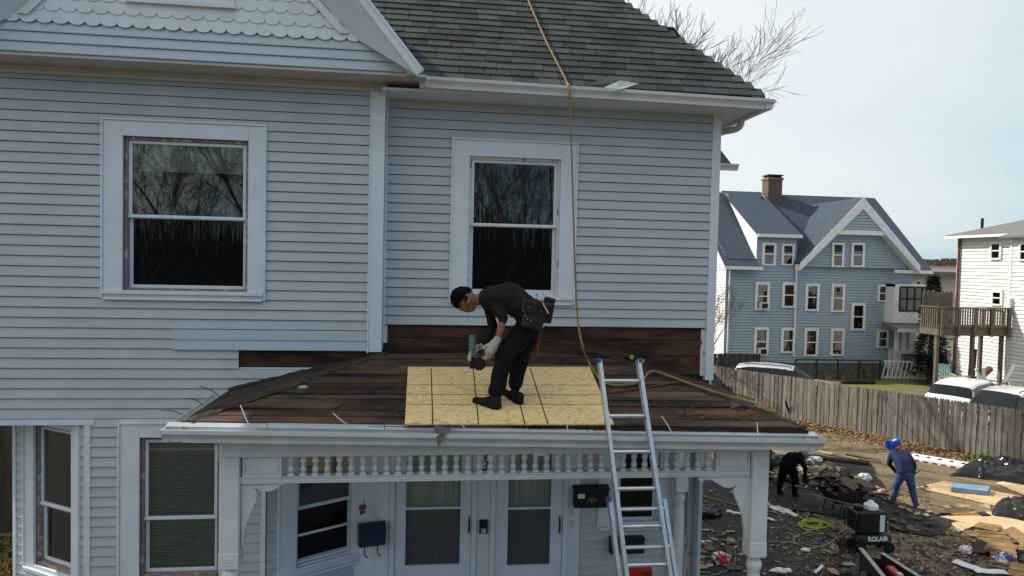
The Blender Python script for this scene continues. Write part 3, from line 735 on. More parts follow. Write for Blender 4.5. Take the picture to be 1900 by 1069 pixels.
# ============================================================ PORCH
EL = onY(338, 782, 6.28); ER = onY(1498, 794, 6.28)
RM = onY(900, 652, YR - .05)
pn = (ER - EL).cross(RM - EL).normalized(); pn = pn if pn.z > 0 else -pn
def onR(px, py, up=0.0): return onP(px, py, EL + pn * up, pn)
RL = onR(712, 655); RRt = onR(1097, 649)
_w = (RRt - RL); RL.y = min(RL.y, YR); 
porch = holder('porch_roof', house)
nb_ = 15; cuts = [0.0]
for k in range(nb_): cuts.append(cuts[-1] + random.uniform(.8, 1.2))
cuts = [c / cuts[-1] for c in cuts]
slope = (RM - onP(900, 788, EL, pn)).normalized()
for k in range(nb_):
    t0, t1 = cuts[k], cuts[k + 1] - random.uniform(.004, .013)
    L0, L1 = EL.lerp(RL, t0), EL.lerp(RL, t1); R0, R1 = ER.lerp(RRt, t0), ER.lerp(RRt, t1)
    js = [0.0] + sorted(random.uniform(.15, .85) for _ in range(random.choice((1, 1, 2)))) + [1.0]
    for i in range(len(js) - 1):
        g = .0015 if js[i] > 0 else -random.uniform(0, .012)
        h = pn * (random.uniform(-.008, .009)); u = pn * .022
        P = lambda a, b, f: a.lerp(b, f)
        b4 = [P(L0, R0, js[i] + g), P(L0, R0, js[i + 1]), P(L1, R1, js[i + 1]), P(L1, R1, js[i] + g)]
        dx = random.uniform(-.004, .004)
        MB().hexa([q - u + h for q in b4], [q + h + pn * (dx if n_ in (0, 1) else -dx) for n_, q in enumerate(b4)]).build('roof_board', M['oldwood'], porch, bev=.003)
# layer under the boards, and the two hipped ends
SL = onY(421, 727, YL - .02); SR = V((ER.x, YR + .4, ER.z + .02))
mb = MB(); d = pn * -.035
mb.face([EL + d, ER + d, RRt + d, RL + d]); mb.build('underlay', M['felt'], porch)
M['endslope'] = pm('end_slope_boards', (0.050, 0.034, 0.025), .9, (0.016, 0.013, 0.011), 5, stretch=(2, .5, 1), bump=.6, bscale=30, c3=(.09, .06, .04), s3=4)
for nm_, tri in (('end_slope', (EL, RL, V((RL.x, YL - .02, RL.z)), SL)), ('end_slope', (ER, SR, V((RRt.x, YR + .4, RRt.z)), RRt))):
    mb = MB(); n2 = (tri[1] - tri[0]).cross(tri[2] - tri[0]).normalized(); n2 = n2 if n2.z > 0 else -n2
    # end boards run front to back
    for k in range(5):
        f0, f1 = k / 5, (k + 1) / 5 - .02
        a0 = tri[0].lerp(tri[3] if nm_ == 'x' else tri[3], 0); 
    m_ = [q - n2 * .012 for q in tri]
    mb.prism([V(q) for q in m_], n2 * .014); mb.build(nm_, M['endslope'], porch)
# torn felt along the hips and the wall
def ragged(a, b, w, n, mat, name, parent, lift=.012, nrm=pn, side=None, th=.004):
    a = V(a); b = V(b); d = (b - a); s = side.normalized() if side else nrm.cross(d).normalized(); mb = MB(); vs = []
    for k in range(n + 1):
        c = a.lerp(b, k / n); o = nrm * (lift + random.uniform(0, .012)); w0 = w * random.uniform(.35, .75); w1 = w * random.uniform(.25, .6)
        vs.append((c - s * w0 + nrm * random.uniform(.0, .01), c + o, c + s * w1 + nrm * random.uniform(0, .008)))
    for k in range(n):
        for i in range(2):
            q = [vs[k][i], vs[k + 1][i], vs[k + 1][i + 1], vs[k][i + 1]]
            mb.face(q)
    return mb.build(name, mat, parent)
M['hipfelt'] = pm('weathered_hip_strip', (0.055, 0.042, 0.034), 0.85, (0.02, 0.017, 0.015), 9, bump=.4, bscale=40)
ragged(EL + V((.05, 0, 0)), RL, .085, 34, M['hipfelt'], 'hip_strip', porch)
ragged(ER - V((.05, 0, 0)), RRt, .08, 34, M['hipfelt'], 'hip_strip', porch)
ragged(RL + V((-.02, -.01, .02)), SL + V((.02, -.01, .03)), .07, 26, M['felt'], 'torn_felt', porch, nrm=V((0, -.4, .9)))
ragged(onR(720, 655, .03), onR(420, 727, .03) * 0 + onY(424, 727, YL - .03), .055, 26, M['felt'], 'torn_felt', porch, nrm=V((0, -.4, .9)))
# dark rotten lip at the front edge
M['rot'] = pm('rotten_edge', (0.022, 0.013, 0.010), 0.9, (0.09, 0.03, 0.02), 12, stretch=(.3, 1, 1), lo=.5, hi=.7, bump=.5, bscale=30)
mb = MB(); n = 40; f = V((0, -.02, -.004)); 
for k in range(n):
    a, b = EL.lerp(ER, k / n), EL.lerp(ER, (k + 1) / n - .001); j = random.uniform(-.006, .006)
    mb.hexa([a + V((0, -.03 + j, -.05)), b + V((0, -.03 + j, -.05)), b + V((0, .04, -.05)), a + V((0, .04, -.05))], [a + V((0, -.028 + j, -.018)), b + V((0, -.028 + j, -.018)), b + V((0, .04, -.016)), a + V((0, .04, -.016))])
mb.build('eave_edge', M['rot'], porch)
# gutter round the porch
Yg2 = 6.24
gl = onY(298, 798, Yg2 - .14); gr = onY(1532, 816, Yg2 - .14)
gl = V((gl.x, Yg2, gl.z)); gr = V((gr.x, Yg2, gr.z))
pg = gutter(gl, gr, (0, -1, 0), 'gutter', house, sz=.115, wide=.145)
M['flash'] = pm('bright_drip_flashing', (0.60, 0.64, 0.68), 0.3, (0.50, 0.53, 0.56), 6, metal=.35, stretch=(.3, 1, 1))
mb = MB()
cutx = [0, .14, .31, .62, .63, .86, 1]
for i in range(0, 6):
    a, b = gl.lerp(gr, cutx[i]), gl.lerp(gr, cutx[i + 1] - .001); j = random.uniform(-.004, .004)
    mb.hexa([a + V((0, .04, .028 + j)), b + V((0, .04, .028 + j)), b + V((0, -.035, .004)), a + V((0, -.035, .004))], [a + V((0, .04, .031 + j)), b + V((0, .04, .031 + j)), b + V((0, -.035, .007)), a + V((0, -.035, .007))])
mb.build('drip_flashing', M['flash'], pg)
sl_ = V((gl.x + .004, Yg2 - .14, gl.z)); slb = onY(420, 724, YL - .04)
gutter(V((sl_.x + .14, Yg2 - .1, gl.z)), V((SL.x - .02, YL - .03, SL.z - .03)), (-1, 0, 0), 'gutter', house, wide=.14, ends=(False, True))
gutter(V((gr.x - .14, Yg2 - .1, gr.z)), V((gr.x - .14, YR + .4, gr.z + .01)), (1, 0, 0), 'gutter', house, wide=.14, ends=(False, True))
# bent gutter straps left standing up
for (x0, y0, x1, y1) in ((446, 752, 462, 790), (618, 767, 658, 796), (840, 766, 862, 794), (1049, 766, 1053, 798), (1227, 772, 1246, 803), (1405, 785, 1407, 806)):
    a = onY(x1, y1, Yg2 - .10); b = onY(x0, y0, Yg2 - .02); m_ = a.lerp(b, .5) + V((random.uniform(-.01, .01), -.01, .0))
    mb = MB(); mb.tube(spline([a, m_, b], 4), .005, 5); mb.build('gutter_strap', M['metal'], pg)
for (x0, y0, x1, y1) in ((370, 717, 408, 736), (345, 739, 378, 752), (300, 761, 345, 773)):
    a = onY(x1, y1, 7.2); b = onY(x0, y0, 7.2); m_ = a.lerp(b, .5) + V((0, 0, .02))
    mb = MB(); mb.tube(spline([a, m_, b], 4), .004, 5); mb.build('gutter_strap', M['black'], pg)
# beam, frieze, rail
YP = 6.5
FP = Frame((0, YP), (1, 0), (0, -1))
px0, px1 = FP.hit(447, 870)[0], FP.hit(1388, 870)[0]
ztop = FP.hit(900, 839)[1]; zrail1 = FP.hit(900, 876)[1]; zrail0 = FP.hit(900, 888)[1]
zbeam = FP.hit(900, 806)[1]
mb = MB(); FP.box(mb, FP.hit(414, 830)[0], FP.hit(1420, 830)[0], -.09, .09, ztop, zbeam); mb.build('porch_beam', M['porchw'], house, bev=.004)
mb = MB(); FP.box(mb, px0, px1, -.045, .045, zrail0 + .015, zrail1 - .012); FP.box(mb, px0, px1, -.055, .062, zrail1 - .011, zrail1); FP.box(mb, px0, px1, -.05, .055, zrail0, zrail0 + .014); mb.build('frieze_rail', M['porchw'], house, bev=.003)
frieze = holder('spindle_frieze', house)
hB = ztop - zrail1
pr = [(.026, 0), (.026, .10), (.016, .13), (.022, .18), (.030, .28), (.024, .38), (.014, .46), (.024, .50), (.014, .54), (.024, .62), (.030, .72), (.022, .82), (.016, .87), (.026, .90), (.026, 1.0)]
mb = MB(); mb.lathe([(r_ * 1.05, z * hB) for r_, z in pr[2:-2]], n=10); mb.box(-.027, .027, -.027, .027, 0, .12 * hB); mb.box(-.027, .027, -.027, .027, .88 * hB, hB)
bal = mb.mesh('spindle', M['porchw'], smooth=True)
bx0, bx1 = FP.hit(541, 858)[0], FP.hit(1313, 858)[0]; NB = 38
for k in range(NB): inst('spindle', bal, (bx0 + (bx1 - bx0) * k / (NB - 1), YP - .01, zrail1), (0, 0, random.uniform(-.05, .05)), frieze)
for (x0, x1) in ((452, 524), (1326, 1388)):
    a0, a1 = FP.hit(x0, 858)[0], FP.hit(x1, 858)[0]; mb = MB()
    FP.box(mb, a0, a1, -.03, .03, zrail1, ztop); q = .028
    FP.box(mb, a0 + q, a1 - q, .03, .036, zrail1 + q, ztop - q * .8)
    for u0, u1, v0, v1 in ((a0, a0 + .02, zrail1, ztop), (a1 - .02, a1, zrail1, ztop), (a0 + .02, a1 - .02, zrail1, zrail1 + .02), (a0 + .02, a1 - .02, ztop - .02, ztop)): FP.box(mb, u0, u1, .03, .044, v0, v1)
    mb.build('frieze_panel', M['porchw'], frieze, bev=.002)
q = FP.hit(997, 831); mb = MB(); FP.box(mb, q[0] - .055, q[0] + .055, .09, .12, q[1] - .04, q[1] + .035)
mb.lathe([(.03, 0), (.03, .012), (.022, .012), (.018, .006), (.01, .006), (.006, .014)], FP.p(q[0], .12, q[1]), 14, axis=(0, -1, 0)); mb.build('rosette_block', M['porchw'], frieze)
def bracket(pts):
    P = [onY(x, y, YP - .02) for x, y in pts]
    MB().prism(P, V((0, .045, 0))).build('bracket', M['porchw'], house, bev=.002)
Z8 = lambda x, y: (380 + x / 3.974, 800 + y / 3.974)
bracket([Z8(*q) for q in ((268, 338), (704, 358), (703, 378), (690, 390), (672, 391), (655, 384), (645, 376), (600, 384), (555, 405), (520, 430), (480, 446), (440, 446), (400, 436), (368, 420), (380, 445), (386, 475), (378, 520), (350, 575), (322, 640), (300, 700), (289, 770), (285, 850), (268, 852))])
Z9 = lambda x, y: (1000 + x / 4.293, 820 + y / 4.293)
bracket([Z9(*q) for q in ((1684, 255), (1684, 768), (1640, 765), (1637, 690), (1625, 600), (1598, 520), (1568, 450), (1550, 400), (1558, 372), (1582, 340), (1548, 358), (1510, 370), (1470, 360), (1430, 335), (1390, 310), (1350, 302), (1322, 302), (1312, 314), (1292, 318), (1276, 306), (1272, 282))])
# posts
def post(cx, cy, w, zt, zblock, zb, name='porch_post', n=16, half=False):
    o = holder(name, house); mb = MB(); mb.box(cx - w, cx + w, cy - w, cy + w, zblock, zt); mb.build('post_block', M['porchw'], o, bev=.006)
    mb = MB(); h = zblock - zb
    mb.lathe([(w * .98, zb), (w * .98, zb + .05), (w * .8, zb + .08), (w * .92, zb + .14), (w * .75, zb + .2), (w * .82, zb + .3), (w * .88, zb + h * .55), (w * .78, zb + h - .22), (w * .66, zb + h - .15), (w * .84, zb + h - .12), (w * .90, zb + h - .085), (w * .82, zb + h - .055), (w * .64, zb + h - .04), (w * .7, zb + h - .03), (w * .95, zb + h)], (cx, cy, 0), n)
    mb.build('turned_shaft', M['porchw'], o, smooth=True)
    return o
zl_block = FP.hit(430, 1046)[1]
cxl, cxr = (FP.hit(413, 930)[0] + FP.hit(446, 930)[0]) / 2, (FP.hit(1386, 930)[0] + FP.hit(1419, 930)[0]) / 2
w_p_ = .083
for cx, zb_, py in ((cxl, FP.hit(430, 1048)[1], 1036), (cxr, FP.hit(1402, 1030)[1], 1015)):
    o = post(cx, YP, w_p_, ztop - .001, zb_, PF)
    z = FP.hit(cx and 1402 if cx > 0 else 430, py)[1]
    mb = MB(); mb.lathe([(.04, 0), (.04, .008), (.03, .012), (.022, .006), (.012, .012)], (cx, YP - w_p_, z), 14, axis=(0, -1, 0)); mb.build('rosette', M['porchw'], o, smooth=True)
    mb = MB(); mb.box(cx - w_p_ - .004, cx + w_p_ + .004, YP - w_p_ - .006, YP + w_p_ + .004, z - .07, z + .075); mb.build('post_band', M['porchw'], o, bev=.008)
q = onY(1262, 930, YD - .16)
o = post(q.x, YD - .13, .085, 4.05, onY(1262, 910, YD - .13).z, PF, 'wall_post')
# ceiling, floor
mb = MB(); mb.box(FP.hit(414, 830)[0] - .1, FP.hit(1420, 830)[0] + .1, YP + .09, YD + .0, 4.20, 4.24); mb.build('porch_ceiling', M['soffit'], house)
M['deckgrey'] = pm('porch_floor_paint', (.16, .16, .165), .6)
fl = holder('porch_floor', house)
k = 0; x = cxl - .1
while x < XR:
    mb = MB(); mb.box(x, min(x + .137, XR), YP - .15, YD - .06, PF - .03, PF - .002); mb.build('floor_board', M['deckgrey'], fl); x += .14
mb = MB(); mb.box(cxl - .1, XR, YP - .1, YP - .06, .02, PF - .035); mb.build('porch_skirt', M['trim'], house)

# ============================================================ THINGS ON AND AROUND THE PORCH
# ---- orange wood dust ground off the boards
mb = MB(); rs_ = random.Random(12)
for k in range(1100):
    px_, py_ = rs_.choice(((rs_.gauss(1345, 38), rs_.gauss(768, 4)), (rs_.gauss(1345, 30), rs_.gauss(766, 3)), (rs_.uniform(700, 1450), rs_.uniform(690, 785))))
    q = onR(px_, py_, .012 + rs_.uniform(0, .004)); s_ = rs_.uniform(.006, .024); mb.face([q + V((-s_, 0, 0)), q + V((0, -s_ * .6, 0)), q + V((s_, 0, .001)), q + V((0, s_ * .6, .001))])
tag(mb.build('wood_dust', pm('orange_wood_fibre', (.26, .12, .045), .95, (.16, .07, .03), 30)), 'orange wood splinters strewn on the right side of the porch roof', 'debris', kind='stuff')
# ---- OSB sheet
M['osb'] = pm('osb_strand', (0.74, 0.55, 0.26), 0.75, (0.36, 0.22, 0.07), 24, lo=.50, hi=.72, stretch=(.7, 1, 1), detail=9, bump=.15, bscale=60, c3=(0.80, 0.66, 0.40), s3=17, lo3=.52, hi3=.70, st3=(.5, 1.3, 1))
oc = [onR(751, 789, .012), onR(1139, 789, .012), onR(1094, 683, .012), onR(757, 683, .012)]
ob = thing('osb_sheet', 'new golden OSB panel lying on the stripped porch roof under the roofer', 'panel', oc[0].lerp(oc[2], .5))
MB().hexa(oc, [q + pn * .014 for q in oc]).build('board', M['osb'], ob)
mk = pm('marking_ink', (.02, .02, .015), .8)
def osb_pt(u, v): return oc[0].lerp(oc[1], u).lerp(oc[3].lerp(oc[2], u), v) + pn * .0155
mb = MB()
for (xt, xb) in ((800, 803), (878, 888), (948, 974), (984, 1017)):
    a = onP(xt, 684, oc[0] + pn * .0155, pn); b = onP(xb, 787, oc[0] + pn * .0155, pn); mb.bar(a, b, .010, .0008, up=pn)
for py in (714, 732, 750):
    a = onP(755, py, oc[0] + pn * .0155, pn); b = onP(1094 + (py - 683) * .42, py + .5, oc[0] + pn * .0155, pn); mb.bar(a, b, .007, .0009, up=pn)
mb.build('printed_grid', mk, ob)
# ---- ladder
Al = onY(1165, 806, Yg2 - .16); ln = V((0, 1, -.30)).normalized()
def onL(px, py, off=0.0): return onP(px, py, Al - ln * off, ln)
lt = [onL(1110, 668), onL(1186, 668)]; lb_ = [onL(1160, 1069), onL(1245, 1069)]
lad = thing('extension_ladder', 'aluminium extension ladder with blue tips leaning on the porch gutter', 'ladder', (lb_[0].x, 4.6, 0))
ux = V((1, 0, 0)); M['bluecap'] = pm('blue_plastic', (.02, .08, .25), .5)
rails = []
for k in range(2):
    d = (lb_[k] - lt[k]); d *= (lt[k].z - 1.55) / -d.z; e_ = lt[k] + d; rails.append((lt[k], e_))
    s = 1 if k == 0 else -1
    mb = MB(); mb.bar(lt[k], e_, .012, .075, up=ln)
    for o_ in (-.034, .034): mb.bar(lt[k] + ln * o_ + ux * s * .013, e_ + ln * o_ + ux * s * .013, .026, .006, up=ln)
    mb.build('rail', M['metal'], lad)
    mb = MB(); dd = (e_ - lt[k]).normalized(); mb.bar(lt[k] - dd * .012, lt[k] + dd * .03, .034, .088, up=ln); mb.build('rail_cap', M['bluecap'], lad, bev=.004)
    st = onL(1136 if k == 0 else 1232, 926) + ln * .05 - ux * s * .022; d2 = d.normalized(); f_ = st + d2 * (st.z / -d2.z)
    mb = MB(); mb.bar(st, f_, .012, .075, up=ln)
    for o_ in (-.034, .034): mb.bar(st + ln * o_ + ux * s * .013, f_ + ln * o_ + ux * s * .013, .026, .006, up=ln)
    mb.build('lower_rail', M['metal'], lad)
    mb = MB(); mb.bar(f_ - d2 * .06 - ux * .0, f_ + d2 * .0, .06, .1, up=ln); mb.build('foot', M['black'], lad)
    if k == 0: mb = MB(); mb.bar(st - d2 * .012, st + d2 * .025, .034, .088, up=ln); mb.build('rail_cap', M['bluecap'], lad)
r0 = onL(1147, 707); dd = ((lb_[0] - lt[0]).normalized() + (lb_[1] - lt[1]).normalized()).normalized()
def rail_at(k, z): a, b = rails[k]; f = (a.z - z) / (a.z - b.z); return a.lerp(b, f)
z = r0.z; i = 0
while z > 1.6:
    a, b = rail_at(0, z), rail_at(1, z); mb = MB(); mb.tube([a, b], .019, 10); mb.build('rung', M['metal'], lad, smooth=True)
    if z < onL(1136, 935).z: mb = MB(); mb.tube([a + ln * .05 - V((.02, 0, -.15)), b + ln * .05 + V((.02, 0, .15))], .018, 8); mb.build('rung', M['metal'], lad, smooth=True)
    z -= .300
while z > .2:
    a, b = rail_at(0, z), rail_at(1, z); mb = MB(); mb.tube([a + ln * .05 - V((.02, 0, -.15)), b + ln * .05 + V((.02, 0, .15))], .018, 8); mb.build('rung', M['metal'], lad, smooth=True); z -= .3
# ---- rope
M['rope'] = pm('tan_rope', (0.40, 0.29, 0.11), .85, (0.20, 0.14, 0.05), 70, lo=.4, hi=.6, bump=.8, bscale=120)
nfo = V((0, Ye, zroof))
pts = [onP(*q, nfo + nF * .035, nF) for q in ((975, -12), (992, 28), (1016, 82), (1046, 140), (1053, 156))]
pts += [V((onY(1056, 163, Ye - .16).x, Ye - .16, onY(1056, 160, Ye - .16).z))]
pts += [onY(x, y, Y) for x, y, Y in ((1058, 200, 8.12), (1062, 330, 8.15), (1066, 470, 8.18), (1071, 580, 8.2))] + [onY(1080, 640, 8.05)]
pts += [onR(x, y, .03) for x, y in ((1092, 672), (1112, 702), (1135, 714), (1172, 713), (1192, 706))] + [onR(1203, 692, .06), onR(1218, 690, .03)] + [onR(x, y, .03) for x, y in ((1245, 699), (1280, 712), (1310, 722), (1345, 733), (1390, 746), (1420, 757), (1440, 764), (1425, 762), (1400, 753))]
def twisted(pts, r, pitch, name, mat, n=5, ns=3):
    c = spline(pts, 26); mb = MB()
    acc = [0.0]
    for i in range(1, len(c)): acc.append(acc[-1] + (c[i] - c[i - 1]).length)
    for s_ in range(ns):
        q = []
        for i, p in enumerate(c):
            t = (c[min(i + 1, len(c) - 1)] - c[max(i - 1, 0)]).normalized(); a = t.cross(V((0.3, 1, .2))).normalized(); b = t.cross(a)
            g = acc[i] / pitch * 2 * math.pi + s_ * 2 * math.pi / ns; q.append(p + (a * math.cos(g) + b * math.sin(g)) * r * .5)
        mb.tube(q, r * .58, n)
    return mb.build(name, mat, smooth=True, flat_ang=R(80))
rope = twisted(pts, .0135, .075, 'rope', M['rope'])
tag(rope, 'tan twisted rope hanging from the main roof down onto the porch roof', 'rope')
# ---- red air hose
M['redhose'] = pm('red_rubber', (0.22, 0.016, 0.012), .5)
hp = [onR(x, y, .012) for x, y in ((972, 700), (985, 716), (1005, 727), (1045, 732), (1105, 731), (1160, 725), (1220, 716), (1265, 709), (1305, 712), (1350, 727), (1400, 742))]
hs = MB().tube(spline(hp, 8), .0085, 7).build('air_hose', M['redhose'], smooth=True, flat_ang=R(80)); tag(hs, 'thin red air hose trailing from the roofer across the porch roof', 'hose')
# ---- roll of flashing tape, nail pouch, scraps
c = onR(562, 728, .0); tr = thing('tape_roll', 'small green roll of strapping on the bare boards by the left hip', 'roll', c)
M['greentape'] = pm('green_strap', (.09, .13, .07), .5, (.05, .07, .04), 60, stretch=(.1, .1, 5))
q = pn.to_track_quat('Z', 'Y')
mb = MB(); mb.lathe([(.058, 0), (.058, .05), (.035, .052), (.033, .03), (.033, .0)], c + pn * .004, 20, axis=pn); mb.build('strap_coil', M['greentape'], tr, smooth=True)
mb = MB(); mb.lathe([(.034, .01), (.034, .053), (.02, .053), (.02, .01)], c + pn * .004, 16, axis=pn); mb.build('core', M['soffit'], tr, smooth=True)
c = onR(1168, 668, .03); tp_ = thing('cordless_tool', 'small black and lime cordless driver lying beside the ladder top', 'tool', c)
M['lime'] = pm('lime_plastic', (.35, .45, .03), .5)
mb = MB(); mb.bar(c + V((-.07, .02, .03)), c + V((.09, .0, .02)), .05, .05); mb.build('motor_body', M['black'], tp_, bev=.012)
mb = MB(); mb.bar(c + V((-.0, .0, .035)), c + V((.05, -.01, .03)), .056, .056); mb.build('lime_housing', M['lime'], tp_, bev=.012)
mb = MB(); mb.bar(c + V((.06, -.01, .02)), c + V((.12, -.09, .0)), .04, .035); mb.build('handle', M['black'], tp_, bev=.008)
mb = MB(); mb.bar(c + V((.10, -.08, .0)), c + V((.15, -.11, .0)), .07, .04); mb.build('battery', M['lime'], tp_, bev=.006)
def scrap(name, pts, mat, label, cat, th=.004, nrm=None, group=None):
    P = [V(p) for p in pts]; nn = nrm or pn
    o = MB().prism(P, nn * th).build(name, mat); tag(o, label, cat, group); return o
M['greyshingle'] = pm('grey_green_shingle', (.11, .125, .125), .85, (.07, .08, .08), 60, bump=.3, bscale=150)
a = onR(1352, 759, .02); scrap('shingle_scrap', [onR(1352, 760, .01), onR(1380, 758, .01), onR(1376, 753, .05), onR(1364, 749, .06)], M['greyshingle'], 'small grey shingle triangle on the right side of the porch roof', 'shingle scrap', .006)
scrap('shingle_scrap', [onY(805, 789, Yg2 - .10), onY(840, 795, Yg2 - .10), onY(826, 808, Yg2 - .165), onY(813, 832, Yg2 - .175)], M['greyshingle'], 'dark pointed shingle scrap hanging over the front of the porch gutter', 'shingle scrap', .004, V((0, -1, 0.2)).normalized())
nfp = lambda x, y, u=.02: onP(x, y, nfo + nF * u, nF)
scrap('shingle_scrap', [nfp(1094, 158), nfp(1118, 143, .05), nfp(1136, 150, .04), nfp(1150, 156, .03)], M['greyshingle'], 'grey shingle scrap lying on the main roof just above the gutter', 'shingle scrap', .004, nF)
M['greenscrap'] = pm('pale_green_backing', (.26, .31, .28), .7, (.20, .25, .22), 30)
scrap('membrane_scrap', [nfp(1120, 163, .03), nfp(1150, 150, .05), nfp(1186, 155, .05), onY(1160, 164, Ye - .14), onY(1138, 172, Ye - .145)], M['greenscrap'], 'pale green underlay scrap draped over the upper gutter', 'membrane scrap', .004, nF)
# crumpled flashing at the end of the upper gutter
mb = MB(); a = onY(783, 150, Ye - .1); w_ = .07
mb.prism([onY(777, 138, Ye - .06), onY(800, 142, Ye - .12), onY(793, 160, Ye - .12), onY(779, 163, Ye - .06)], V((0, .04, .0))); mb.build('torn_flashing', M['alu'], gut)
# ---- wall fittings
def mail(name, label): return thing(name, label, 'mailbox', (0, 0, 0))
c = FBR.p(lenR - .02, .05, 0); q0 = onY(665, 970, YD - .1); q1 = onY(714, 968, YD - .1)
mbx = thing('mailbox', 'dark blue peaked mailbox with two newspaper hooks left of the doors', 'mailbox', onY(690, 1004, YD - .1), 'mailboxes on the porch wall')
zt, zm_, zb_ = onY(690, 968, YD - .1).z, onY(690, 978, YD - .1).z, onY(690, 1007, YD - .1).z
d_ = V((math.cos(R(14)), math.sin(R(14)), 0)); n_ = V((d_.y, -d_.x, 0)); o_ = V((q0.x, YD - .16, 0)); W_ = q1.x - q0.x
P = lambda a, o, z: o_ + d_ * a + n_ * o + V((0, 0, z))
mb = MB(); mb.prism([P(0, 0, zb_), P(0, .11, zb_), P(0, .12, zm_ - .02), P(0, .05, zt), P(0, 0, zt)], d_ * W_); mb.build('box', M['navy'], mbx, bev=.004)
mb = MB(); mb.prism([P(-.006, .128, zm_ - .035), P(-.006, .132, zm_ - .015), P(-.006, .05, zt + .008), P(-.006, .0, zt + .008), P(-.006, .0, zt + .001), P(-.006, .05, zt + .001), P(-.006, .122, zm_ - .017)], d_ * (W_ + .012)); mb.build('lid', M['navy'], mbx)
for f in (.25, .75):
    mb = MB(); b = P(W_ * f, .03, zb_); mb.tube(spline([b, b + V((0, 0, -.10)), b + V((.01, 0, -.14)) + n_ * .02, b + V((.02, 0, -.14)) + n_ * .06, b + V((.02, 0, -.115)) + n_ * .075], 5), .007, 6); mb.build('hook', M['navy'], mbx)
a0, z1 = FD.hit(1062, 897); a1, z0 = FD.hit(1124, 935)
mbx = thing('mailbox', 'black lidded mailbox with gold emblem and white label right of the doors', 'mailbox', FD.p((a0 + a1) / 2, .1, z0), 'mailboxes on the porch wall')
mb = MB(); FD.box(mb, a0, a1, .04, .15, z0, z1 - .05); mb.build('box', M['black'], mbx, bev=.008)
mb = MB(); mb.prism([FD.p(a0 - .008, .03, z1 - .05), FD.p(a0 - .008, .162, z1 - .06), FD.p(a0 - .008, .158, z1 - .03), FD.p(a0 - .008, .05, z1)], FD.d * (a1 - a0 + .016)); mb.build('lid', M['black'], mbx, bev=.003)
mb = MB(); la, lz = FD.hit(1074, 914); FD.box(mb, la - .045, la + .045, .1505, .152, lz - .03, lz + .03); mb.build('paper_label', M['trim'], mbx)
M['gold'] = pm('gold_line', (.45, .30, .10), .4, metal=.6)
ga_, gz_ = FD.hit(1094, 921); mb = MB()
for (dx, dz, r1, r2) in ((0, 0, .022, .022), (0, 0, .05, .022), (0, 0, .022, .045), (-.05, 0, .02, .014), (.05, 0, .02, .014), (0, 0, .010, .010)):
    mb.tube([FD.p(ga_ + dx + r1 * math.cos(k * math.pi / 10), .1525, gz_ + dz + r2 * math.sin(k * math.pi / 10)) for k in range(21)], .0022, 4)
mb.build('emblem', M['gold'], mbx)
a0, z1 = FD.hit(1129, 993); a1, z0 = FD.hit(1190, 1020)
mbx = thing('mailbox', 'plain low black letter box under the small porch window', 'mailbox', FD.p((a0 + a1) / 2, .1, z0), 'mailboxes on the porch wall')
mb = MB(); FD.box(mb, a0, a1, .02, .13, z0, z1 - .02); mb.build('box', M['black'], mbx, bev=.006)
mb = MB(); FD.box(mb, a0 - .005, a1 + .005, .018, .14, z1 - .019, z1); mb.build('lid', M['black'], mbx, bev=.004)
a0, z1 = FD.hit(889, 962); a1, z0 = FD.hit(904, 987)
lk = thing('lock_box', 'black key lock box with a grey dial between the two doors', 'lock box', FD.p((a0 + a1) / 2, .03, z0))
mb = MB(); FD.box(mb, a0, a1, .032, .07, z0, z1); mb.build('box', M['black'], lk, bev=.006)
mb = MB(); FD.box(mb, a0 + .02, a1 - .02, .071, .078, z0 + .008, z0 + .075); mb.build('key_cover', M['metal'], lk, bev=.004)
mb = MB(); mb.lathe([(.018, 0), (.018, .01), (.012, .014)], FD.p((a0 + a1) / 2, .078, z0 + .04), 12, axis=(0, -1, 0)); mb.build('dial', M['alu'], lk)
for py, lab in ((950, 'upper pale doorbell button on the trim right of the doors'), (970, 'lower pale doorbell button on the trim right of the doors')):
    a, z = FD.hit(1060, py); db = thing('doorbell', lab, 'doorbell', FD.p(a, .03, z - .04), 'doorbell buttons')
    mb = MB(); FD.box(mb, a - .018, a + .018, .031, .042, z - .045, z + .045); mb.build('plate', M['soffit'], db, bev=.004)
    mb = MB(); mb.lathe([(.010, 0), (.010, .006), (.006, .009)], FD.p(a, .042, z), 10, axis=(0, -1, 0)); mb.build('button', M['trim'], db)
# butterfly ornament
M['maroon'] = pm('maroon_metal', (.16, .05, .045), .5)
c = onY(673, 945, YD - .12); bf = thing('butterfly_ornament', 'small maroon metal butterfly hung on the wall beside the blue mailbox', 'ornament', c)
for sx, sz, dx, dz in ((.03, .045, -.02, .02), (.026, .04, .022, .03), (.02, .03, -.018, -.045), (.018, .026, .016, -.035)):
    mb = MB(); mb.lathe([(.9, -.01), (1, 0), (.9, .01)], (0, 0, 0), 10, axis=(0, 1, 0)); mb.v = [c + V((dx + p.x * sx, p.y * .2, dz + p.z * sz)) for p in mb.v]; mb.build('wing', M['maroon'], bf)
mb = MB(); mb.tube([c + V((0, 0, -.06)), c + V((.002, -.005, .0)), c + V((.02, -.005, .12))], .005, 6); mb.build('wire_body', M['maroon'], bf)
